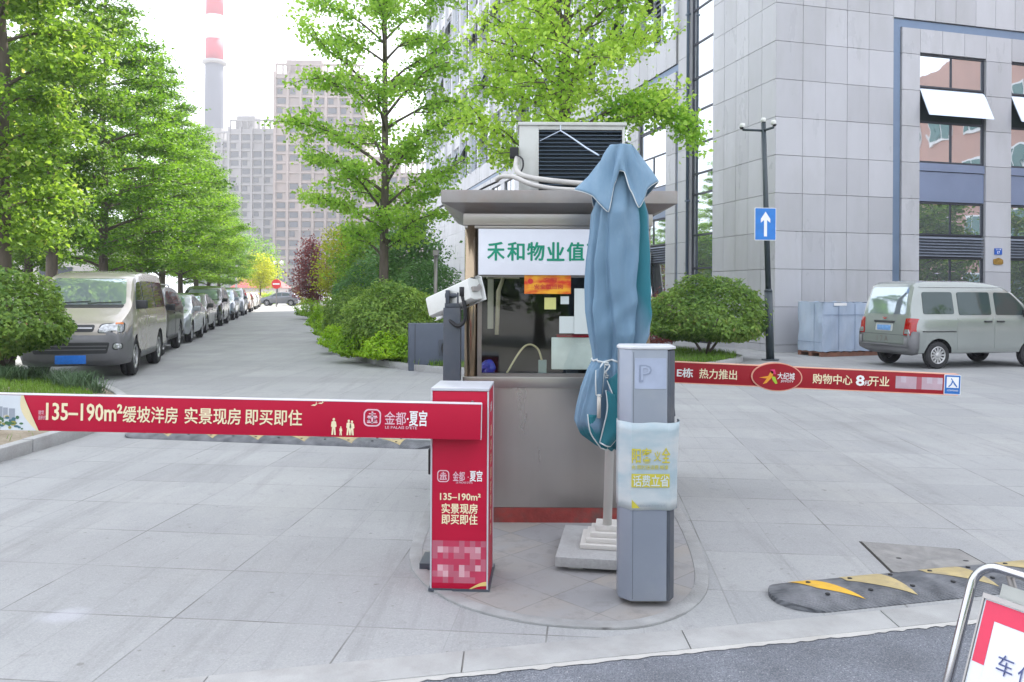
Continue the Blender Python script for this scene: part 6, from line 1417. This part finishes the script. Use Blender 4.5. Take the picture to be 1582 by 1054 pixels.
    for (nm, cond, mat, off, sgn_) in [(a_, b_, c_, d_, q_) for (a_, b_, c_, d_) in S.get('shells', []) for q_ in ((1, -1) if 'cladding' in a_ else (0,))]:
        mb = MB(); me_ = body.data; used = {}
        for f in me_.polygons:
            if f.material_index == 1: continue
            c = f.center
            if sgn_ and c.y*sgn_ < 0: continue
            if cond(L/2-c.x, abs(c.y), c.z, f.normal):
                idx = []
                for vi in f.vertices:
                    if vi not in used: used[vi] = len(mb.v); v = me_.vertices[vi]; mb.v.append(tuple(v.co+v.normal*off))
                    idx.append(used[vi])
                mb.f.append(tuple(idx)); mb.m.append(0); mb.sm.append(True)
        if mb.f: o = mb.build(nm, mat, root); sd_ = o.modifiers.new('s', 'SOLIDIFY'); sd_.thickness = .012; sd_.offset = 1
    mx, mz = S['mirror']; hh, nn = hit('side', mx, mz, 1)
    for s in (1, -1):
        m2 = MB(); y0 = abs(hh.y); m2.prism([(L/2-mx-.05, s*(y0-.01)), (L/2-mx+.05, s*(y0-.01)), (L/2-mx+.06, s*(y0+.17)), (L/2-mx-.03, s*(y0+.19))][::s], mz-.06, mz+.10); m2.build('mirror', S.get('mmat', pm_), root, bevel=.02)
    # wheels
    tm = MB(); tm.lathe([(r*.62, -tw/2+.015), (r*.9, -tw/2), (r*.97, -tw/2+.02), (r, -tw*.3), (r, -.02), (r*.975, -.015), (r*.975, .0), (r, .005), (r, tw*.3), (r*.97, tw/2-.02), (r*.9, tw/2), (r*.62, tw/2-.015)], 32, caps=False)
    w0 = tm.build('wheel', TYRE, root); rm = MB(); rp = r*.63
    rm.lathe([(rp*1.02, tw*.40), (rp*1.0, tw*.46), (rp*.90, tw*.46), (rp*.88, tw*.32)], 28, 0, caps=False); rm.lathe([(rp*.885, tw*.33), (rp*.86, tw*.05), (.02, tw*.02)], 28, 1, caps=False); ns = S.get('spokes', 10)
    for k in range(ns):
        a = 2*math.pi*k/ns; M = Matrix.Rotation(a, 4, 'Z'); wd_ = rp*(.16 if ns < 9 else .11); rm.prism([(rp*.15, -wd_*.7), (rp*.92, -wd_), (rp*.92, wd_), (rp*.15, wd_*.7)], tw*.22, tw*.38, 0, M)
    rm.lathe([(rp*.3, tw*.2), (rp*.3, tw*.40), (rp*.2, tw*.44), (0, tw*.45)], 18, 0); r0 = rm.build('rim', [S.get('rim', RIM), TRIM], w0)
    first = True
    for x in (x1, x2):
        for s in (1, -1):
            w_ = w0 if first else w0.copy()
            if not first: COL.objects.link(w_); w_.parent = root; c_ = r0.copy(); COL.objects.link(c_); c_.parent = w_
            first = False
            w_.matrix_local = Matrix.Translation((L/2-x, s*(W/2-tw/2-.015), r)) @ Matrix.Rotation(R(-90*s), 4, 'X')
    wl = Vector((L/2-(x1 if axle == 'front' else x2), wheel_side*(W/2-tw/2), 0)); wl.rotate(Matrix.Rotation(ang, 3, 'Z')); root.location = Vector((wheelpt[0], wheelpt[1], .004))-wl
    return root, hit, patch
def clone_spec(S, **kw): q = dict(S); q.update(kw); return q
def car_bits(S, hl, gr, low=True):
    """headlamps, grille, lower intake, plate and tail lamps common to the passenger cars"""
    W = S['W']/2; z0, z1 = hl
    S['pairs'] = [('headlight', 'front', [(W*.50, z0), (W*.80, z0+.01), (W*.84, z1), (W*.52, z1-.035)], LAMP, .008, .03), ('fog_light', 'front', [(W*.62, .36), (W*.76, .36), (W*.76, .46), (W*.62, .46)], LAMP, .008, .03), ('tail_light', 'rear', [(W*.60, z1), (W*.86, z1), (W*.86, z1+.16), (W*.60, z1+.14)], TAIL, .008, .03)]
    S['bits'] = [('grille', 'front', [(-W*.44, gr[0]), (W*.44, gr[0]), (W*.50, gr[1]), (-W*.50, gr[1])], TRIM, .006, .04), ('lower_intake', 'front', [(-W*.55, .32), (W*.55, .32), (W*.5, .40), (-W*.5, .40)], TRIM, .006, .02), ('number_plate', 'front', [(-.22, .42), (.22, .42), (.22, .55), (-.22, .55)], PLATE, .014, .008), ('number_plate', 'rear', [(-.22, .75), (.22, .75), (.22, .88), (-.22, .88)], PLATE, .014, .008)]
    return S
SEDAN = car_bits(dict(L=4.6, W=1.79, H=1.47, top=[(0, .58), (.015, .64), (.05, .70), (.15, .77), (.6, .89), (1.1, .98), (1.25, 1.03), (1.95, 1.37), (2.2, 1.44), (2.6, 1.47), (3.0, 1.45), (3.5, 1.30), (3.95, 1.10), (4.4, 1.04), (4.53, .98), (4.58, .75), (4.6, .58)], belt=[(0, .62), (.9, .86), (2, .93), (4.6, .98)], r=.315, x1=.88, x2=3.55, tumble=.36,
    side=[[(1.62, .99), (2.68, 1.0), (2.68, 1.36), (2.3, 1.36), (1.98, 1.27)], [(2.74, 1.0), (3.62, 1.03), (3.30, 1.28), (2.95, 1.35), (2.74, 1.36)]], doors=[([(1.35, .36), (2.69, .36), (2.69, .95), (1.45, .93)], (2.5, .83), 'door'), ([(2.73, .36), (3.3, .40), (3.62, .75), (3.70, .97), (2.73, .95)], (3.5, .86), 'door')],
    wind=[(-.62, 1.05), (.62, 1.05), (.50, 1.37), (-.50, 1.37)], rearw=[(-.55, 1.12), (.55, 1.12), (.48, 1.32), (-.48, 1.32)], mirror=(1.62, .98)), (.62, .76), (.50, .72))
SUV = car_bits(dict(L=4.55, W=1.84, H=1.68, top=[(0, .66), (.02, .76), (.06, .86), (.16, .96), (.7, 1.06), (1.1, 1.12), (1.25, 1.17), (1.85, 1.55), (2.1, 1.63), (2.6, 1.68), (3.6, 1.65), (4.05, 1.58), (4.30, 1.30), (4.45, 1.05), (4.53, .8), (4.55, .6)], belt=[(0, .7), (.9, .98), (2, 1.05), (4.5, 1.12)], r=.36, x1=.88, x2=3.52, tumble=.30, low=.30,
    side=[[(1.62, 1.12), (2.62, 1.12), (2.62, 1.53), (2.25, 1.53), (1.95, 1.43)], [(2.68, 1.12), (3.45, 1.15), (3.40, 1.51), (2.68, 1.53)], [(3.52, 1.16), (3.98, 1.22), (3.80, 1.48), (3.49, 1.50)]], doors=[([(1.38, .42), (2.64, .42), (2.64, 1.08), (1.45, 1.06)], (2.45, .98), 'door'), ([(2.68, .42), (3.2, .45), (3.52, .85), (3.60, 1.10), (2.68, 1.08)], (3.4, 1.0), 'door')],
    wind=[(-.66, 1.19), (.66, 1.19), (.55, 1.56), (-.55, 1.56)], rearw=[(-.58, 1.22), (.58, 1.22), (.5, 1.54), (-.5, 1.54)], mirror=(1.65, 1.12), spokes=5), (.76, .92), (.58, .86))
SUV['shells'] = [('cladding', lambda x, y, z, n: z < .46 and abs(n.y) > .5, TRIM, .006)]
MPV = car_bits(dict(L=4.75, W=1.84, H=1.78, top=[(0, .62), (.02, .74), (.06, .84), (.2, .96), (.6, 1.06), (.95, 1.14), (1.7, 1.60), (2.0, 1.70), (2.6, 1.78), (4.0, 1.76), (4.4, 1.66), (4.62, 1.15), (4.72, .8), (4.75, .58)], belt=[(0, .66), (.8, .98), (2, 1.05), (4.7, 1.1)], r=.34, x1=.92, x2=3.75, tumble=.24,
    side=[[(1.5, 1.12), (2.6, 1.12), (2.6, 1.58), (2.15, 1.58), (1.8, 1.46)], [(2.66, 1.12), (3.6, 1.13), (3.6, 1.57), (2.66, 1.58)], [(3.67, 1.14), (4.35, 1.18), (4.25, 1.53), (3.67, 1.56)]], doors=[([(1.3, .36), (2.63, .36), (2.63, 1.08), (1.38, 1.06)], (2.45, .98), 'door'), ([(2.67, .36), (3.3, .38), (3.55, .8), (3.63, 1.08), (2.67, 1.08)], (2.85, .98), 'door')],
    wind=[(-.68, 1.17), (.68, 1.17), (.56, 1.60), (-.56, 1.60)], rearw=[(-.6, 1.2), (.6, 1.2), (.54, 1.62), (-.54, 1.62)], mirror=(1.5, 1.12), spokes=5), (.70, .86), (.50, .80))
HATCH = car_bits(dict(L=4.05, W=1.73, H=1.50, top=[(0, .58), (.02, .66), (.06, .74), (.2, .84), (.7, .96), (.95, 1.02), (1.7, 1.40), (1.95, 1.46), (2.4, 1.50), (3.2, 1.44), (3.6, 1.32), (3.88, 1.02), (4.02, .8), (4.05, .55)], belt=[(0, .62), (.8, .88), (2, .96), (4, 1.04)], r=.31, x1=.80, x2=3.30, tumble=.34,
    side=[[(1.3, 1.02), (2.3, 1.03), (2.3, 1.38), (2.0, 1.38), (1.7, 1.28)], [(2.36, 1.03), (3.25, 1.10), (3.0, 1.33), (2.36, 1.37)]], doors=[([(1.1, .36), (2.32, .36), (2.32, .98), (1.2, .96)], (2.15, .88), 'door'), ([(2.36, .36), (2.9, .4), (3.2, .8), (3.25, 1.02), (2.36, .98)], (3.1, .92), 'door')],
    wind=[(-.6, 1.04), (.6, 1.04), (.5, 1.38), (-.5, 1.38)], rearw=[(-.5, 1.1), (.5, 1.1), (.45, 1.34), (-.45, 1.34)], mirror=(1.35, 1.0), spokes=6), (.64, .80), (.48, .68))
DELICA = dict(L=4.65, W=1.72, H=1.95, top=[(0, .64), (.015, .78), (.05, .90), (.12, .99), (.35, 1.11), (.62, 1.22), (.72, 1.27), (1.30, 1.74), (1.5, 1.82), (1.8, 1.89), (2.3, 1.93), (3.4, 1.93), (4.2, 1.90), (4.45, 1.80), (4.58, 1.25), (4.63, .9), (4.65, .6)], belt=[(0, .7), (.6, 1.08), (1.2, 1.14), (4.6, 1.14)], r=.345, x1=.95, x2=3.45, tumble=.17, low=.27, nose=.15,
    side=[[(1.02, 1.20), (1.78, 1.20), (1.78, 1.72), (1.50, 1.70), (1.22, 1.48)], [(1.88, 1.20), (3.0, 1.20), (3.0, 1.73), (1.88, 1.73)], [(3.1, 1.20), (4.28, 1.20), (4.2, 1.71), (3.1, 1.73)]],
    doors=[([(.98, .66), (1.22, .46), (1.84, .38), (1.84, 1.16), (.98, 1.16)], (1.70, 1.05), 'door'), ([(1.87, .38), (3.04, .38), (3.04, 1.16), (1.87, 1.16)], (2.02, 1.05), 'sliding_door')],
    wind=[(-.70, 1.29), (.70, 1.29), (.60, 1.76), (-.60, 1.76)], rearw=[(-.6, 1.2), (.6, 1.2), (.55, 1.7), (-.55, 1.7)], mirror=(1.15, 1.27), mmat=TRIM, spokes=5, tw=.22,
    shells=[('bumper', lambda x, y, z, n: x < .52 and z < .80, GREYP, .022), ('sill_cladding', lambda x, y, z, n: x >= .52 and z < .46 and abs(n.y) > .4, GREYP, .01)],
    bits=[('grille', 'front', [(-.33, .835), (.33, .835), (.35, .955), (-.35, .955)], TRIM, .006, .04), ('grille_bar', 'front', [(-.31, .885), (.31, .885), (.31, .905), (-.31, .905)], RIM, .012, .006), ('emblem', 'front', [(-.055, .865), (.055, .865), (.055, .925), (-.055, .925)], CHROME, .016, .03), ('lower_grille', 'front', [(-.56, .47), (.56, .47), (.60, .655), (-.60, .655)], TRIM, .036, .03), ('grille_bar', 'front', [(-.54, .53), (.54, .53), (.54, .545), (-.54, .545)], GREYP, .042, .004), ('grille_bar', 'front', [(-.56, .59), (.56, .59), (.56, .605), (-.56, .605)], GREYP, .042, .004), ('number_plate', 'front', [(-.235, .30), (.235, .30), (.235, .445), (-.235, .445)], PLATE, .046, .008), ('wiper_cowl', 'front', [(-.66, 1.235), (.66, 1.235), (.68, 1.285), (-.68, 1.285)], TRIM, .008, .02)],
    pairs=[('lamp_bezel', 'front', [(.385, .812), (.785, .812), (.775, .998), (.43, .968)], TRIM, .004, .05), ('headlight', 'front', [(.40, .825), (.77, .825), (.76, .985), (.45, .955)], LAMP, .008, .05), ('turn_lamp', 'front', [(.66, .955), (.755, .955), (.75, .99), (.66, .985)], AMB, .012, .01), ('fog_light', 'front', [(.64, .53), (.76, .53), (.76, .65), (.64, .65)], TRIM, .036, .05), ('fog_light_lens', 'front', [(.66, .55), (.745, .55), (.745, .635), (.66, .635)], LAMP, .042, .04), ('tail_light', 'rear', [(.66, .9), (.78, .9), (.76, 1.4), (.66, 1.4)], TAIL, .01, .03)])
WUL = dict(L=3.85, W=1.58, H=1.86, top=[(0, .60), (.015, .74), (.05, .86), (.15, .96), (.45, 1.06), (.55, 1.10), (1.15, 1.63), (1.35, 1.73), (1.7, 1.81), (2.2, 1.85), (3.3, 1.85), (3.55, 1.82), (3.66, 1.74), (3.76, 1.20), (3.80, 1.0), (3.83, .75), (3.85, .50)], belt=[(0, .66), (.5, .98), (1, 1.06), (3.85, 1.06)], r=.285, x1=.72, x2=3.12, tumble=.17, low=.30, nose=.12, tail=.05, tw=.17,
    side=[[(.80, 1.12), (1.66, 1.12), (1.66, 1.60), (1.24, 1.59), (1.05, 1.42)], [(1.78, 1.12), (2.60, 1.12), (2.60, 1.60), (1.78, 1.60)], [(2.72, 1.14), (3.48, 1.14), (3.46, 1.60), (2.72, 1.60)]],
    doors=[([(.86, .62), (1.06, .42), (1.72, .40), (1.72, 1.09), (.78, 1.09)], (1.58, .985), 'door'), ([(1.75, .40), (2.66, .40), (2.66, 1.09), (1.75, 1.09)], (1.90, .985), 'sliding_door')], handle=TRIM,
    wind=[(-.62, 1.13), (.62, 1.13), (.54, 1.66), (-.54, 1.66)], rearw=[(-.60, 1.13), (.60, 1.13), (.545, 1.70), (-.545, 1.70)], rglass=CGL, mirror=(.92, 1.14), mmat=TRIM, spokes=12, rim=RIMS,
    shells=[('bumper', lambda x, y, z, n: x > 3.60 and (z < .50 or (z < .70 and y > .60)), GREYP, .018), ('bumper', lambda x, y, z, n: x < .4 and z < .55, GREYP, .016)],
    bits=[('handle_bar', 'rear', [(-.30, .945), (.30, .945), (.30, .985), (-.30, .985)], TRIM, .03, .015), ('plate_recess', 'rear', [(-.26, .77), (.26, .77), (.26, .94), (-.26, .94)], pm('recess_silver', (.45, .46, .45), .4), .004, .03), ('number_plate', 'rear', [(-.20, .785), (.20, .785), (.20, .895), (-.20, .895)], pm('plate_pale_blue', (.16, .33, .62), .4, 0, .2, 24), .012, .008), ('tailgate_seam', 'rear', [(-.70, .695), (.70, .695), (.70, .704), (-.70, .704)], TRIM, .002, .002)],
    pairs=[('tail_light', 'rear', [(.60, .70), (.775, .70), (.77, 1.05), (.63, 1.05)], TAIL, .014, .03), ('reverse_lamp', 'rear', [(.63, .725), (.75, .725), (.75, .82), (.64, .82)], LAMP, .022, .015), ('headlight', 'front', [(.42, .74), (.72, .74), (.7, .92), (.48, .90)], LAMP, .008, .04)])
FW = math.atan2(-.966, .26); GR = 'cars parked along the left lane'
v1, hit1, patch1 = make_car('beige_van', 'beige van with dark grey bumper and blue plate at the head of the left row', 'van', DELICA, paint('beige', (.43, .39, .345), .15), (-6.96, 14.55), FW, 1, 'front', GR)
# wipers and the roof spoiler edge
mb = MB()
for (y0, z0, y1, z1) in ((-.45, 1.30, .12, 1.335), (.08, 1.30, .62, 1.325)):
    P = []
    for s in range(7):
        h, nn = hit1('front', y0+(y1-y0)*s/6, z0+(z1-z0)*s/6); P.append(h+nn*.022)
    mb.tube(P, .010, 6)
mb.build('wiper', TRIM, v1)
row = [('parked_suv', 'dark grey parked car with roof rails, first behind the beige van', 'car', SUV, paint('graphite', (.010, .011, .015), .0, .35), (-8.37, 18.95)),
       ('parked_sedan', 'silver sedan, second car behind the beige van', 'car', SEDAN, paint('silver', (.40, .42, .45)), (-9.68, 23.9)),
       ('parked_sedan', 'dark olive sedan with a bright windscreen, third car behind the beige van', 'car', SEDAN, paint('dark_olive', (.07, .07, .065)), (-11.3, 29.3)),
       ('parked_minivan', 'tall black parked people carrier, fourth car behind the beige van', 'car', MPV, paint('black', (.02, .022, .025)), (-12.9, 35.3)),
       ('parked_suv', 'pale blue silver car, fifth car behind the beige van', 'car', SUV, paint('pale_silver', (.36, .42, .50)), (-14.85, 42.4)),
       ('parked_minivan', 'tall grey parked car, sixth car behind the beige van', 'car', MPV, paint('grey', (.20, .22, .25)), (-16.9, 50.0)),
       ('parked_hatchback', 'tan parked car in the sun, first after the shaded cars', 'car', HATCH, paint('tan', (.50, .33, .22)), (-19.2, 58.4)),
       ('parked_sedan', 'white sunlit sedan, second last of the left row', 'car', SEDAN, paint('white', (.70, .69, .66)), (-21.6, 67)),
       ('parked_sedan', 'cream sunlit sedan, last of the left row by the crossing hatchback', 'car', SEDAN, paint('cream', (.66, .60, .50)), (-23.9, 75))]
mpv_roof = None
for (nm, lb_, cat_, S_, p_, wp) in row:
    o, h_, pt_ = make_car(nm, lb_, cat_, S_, p_, wp, FW, 1, 'front', GR)
    if 'roof rails' in lb_:
        for s in (1, -1):
            mb = MB(); mb.tube([(S_['L']/2-x, s*.60, z) for x, z in ((1.95, 1.62), (2.1, 1.70), (3.5, 1.70), (3.7, 1.63))], .018, 8); mb.build('roof_rail', RIM, o)
hb_p = at(437, 474, 84); make_car('crossing_hatchback', 'grey hatchback standing side on across the far end of the lane', 'car', HATCH, paint('mid_grey', (.17, .18, .20)), (hb_p.x-1.7, 84), R(180+4), -1 if False else 1, 'front')
wv, hitw, patchw = make_car('silver_minivan', 'silver green minivan with red tail lights parked by the stone wall on the right', 'van', WUL, paint('silver_green', (.30, .325, .31)), (8.86, 16.62), math.atan2(.24, .97), -1, 'rear')
# roof in the paler dusty tone, its drip rail, sliding door rail, small badge and the scrawl on the tailgate
Lw = WUL['L']
mb = MB(); P = [];
for x in np.linspace(1.2, 3.5, 12): h, nn = hitw('side', x, 1.705, -1); P.append(h+nn*.006)
mb.tube(P, .010, 6); mb.build('drip_rail', pm('paint_rail', (.40, .42, .41), .4), wv)
mb = MB(); P = []
for x in np.linspace(2.70, 3.52, 8): h, nn = hitw('side', x, .78, -1); P.append(h+nn*.002)
mb.tube(P, .013, 6); mb.build('door_rail', TRIM, wv)
def rear_text(s, y0, z0, w, h, mat, b):
    hh, nn = hitw('rear', y0, z0); M = frame_M(hh+nn*.004, (0, -1, 0), Vector((0, 0, 1))); return text(wv, s, mat, M, 0, 0, w, h, b)
rear_text('1 7 A', .02, .605, .34, .12, pm('rust_scrawl', (.14, .12, .10), .8), .0)
hh, nn = hitw('rear', 0, 1.035); M = frame_M(hh+nn*.006, (0, -1, 0), (0, 0, 1)); mb = MB(); mb.prism([(-.075, .03), (-.03, .0), (0, -.02), (.03, 0), (.075, .03), (.03, .022), (0, .0), (-.03, .022)], 0, .006, 0, M); mb.build('badge', pm('badge_red', (.5, .05, .05), .4), wv)

# ============================================================ FAR END OF THE LANE
ns = thing('no_entry_sign', 'round red no entry sign with a white bar at the end of the lane', 'sign', at(427, 452, 78)-Vector((0, 0, 1.55)))
mb = MB(); mb.tube([(0, 0, 0), (0, 0, 2.9)], .05, 8); mb.build('post', STEEL_D, ns)
zc = at(427, 437, 78).z; mb = MB(); M = frame_M((0, -.06, zc), (1, 0, 0), (0, 0, 1)); mb.prism(ell(0, 0, .47, .47, 28), -.02, .01, 0, M); mb.build('disc', pm('traffic_red', (.62, .015, .02), .4), ns); mb = MB(); mb.prism([(-.33, -.07), (.33, -.07), (.33, .07), (-.33, .07)], .0101, .018, 0, M); mb.build('bar', WHITE, ns)
ll = thing('street_lamp', 'dark lamp post with two small lamp heads behind the no entry sign', 'street lamp', at(428.5, 452, 92)-Vector((0, 0, 1.55)))
zt = at(428, 405, 92).z; mb = MB(); mb.tube([(0, 0, 0), (0, 0, zt)], .075, 8); mb.tube([(-.35, 0, zt-.2), (.5, 0, zt-.1)], .05, 8); mb.build('post', PG, ll)
for s in (-.3, .45): mb = MB(); mb.lathe([(.05, 0), (.22, .1), (.2, .35), (0, .45)], 12, 0, Matrix.Translation((s, 0, zt-.15))); mb.build('lamp_head', WHITE, ll)
up_ = thing('utility_pole', 'slim grey utility pole in front of the grey tower block', 'pole', at(365, 452, 100)-Vector((0, 0, 1.55))); mb = MB(); mb.tube([(0, 0, 0), (0, 0, 9.5)], [.17, .11], 8); mb.build('pole', CONC, up_)
gpl = thing('gate_pillar', 'brown stone gate pillar at the far end of the lane', 'pillar', at(458, 452, 92)-Vector((0, 0, 1.55)))
mb = MB(); mb.box(-.42, .42, -.4, .4, 0, 2.1); mb.build('shaft', pm('brown_stone', (.20, .13, .10), .8), gpl); mb = MB(); mb.box(-.5, .5, -.5, .5, 2.1, 2.25); mb.build('cap', CONC, gpl)
fe = thing('white_fence', 'white paling fence right of the brown gate pillar', 'fence', at(463, 452, 92)-Vector((0, 0, 1.55)))
mb = MB(); 
for k in range(20): mb.box(.12+k*.17, .19+k*.17, -.03, .03, .1, 1.75)
mb.build('palings', WHITE, fe); mb = MB(); mb.box(0, 3.5, -.02, .02, .35, .43); mb.box(0, 3.5, -.02, .02, 1.4, 1.48); mb.build('rail', WHITE, fe)
# haze
hz_ = MB(); hz_.box(-330, 330, -60, 600, -1.0, 190); hzm, hn, ho = nodes_of('thin_haze'); pv_ = hn.nodes.new('ShaderNodeVolumePrincipled'); pv_.inputs['Color'].default_value = (.93, .95, 1, 1); pv_.inputs['Density'].default_value = .0006; pv_.inputs['Anisotropy'].default_value = .2
hn.links.new(pv_.outputs[0], ho.inputs['Volume']); ho_ = hz_.build('haze', hzm); tag(ho_, None, None, None, 'stuff')
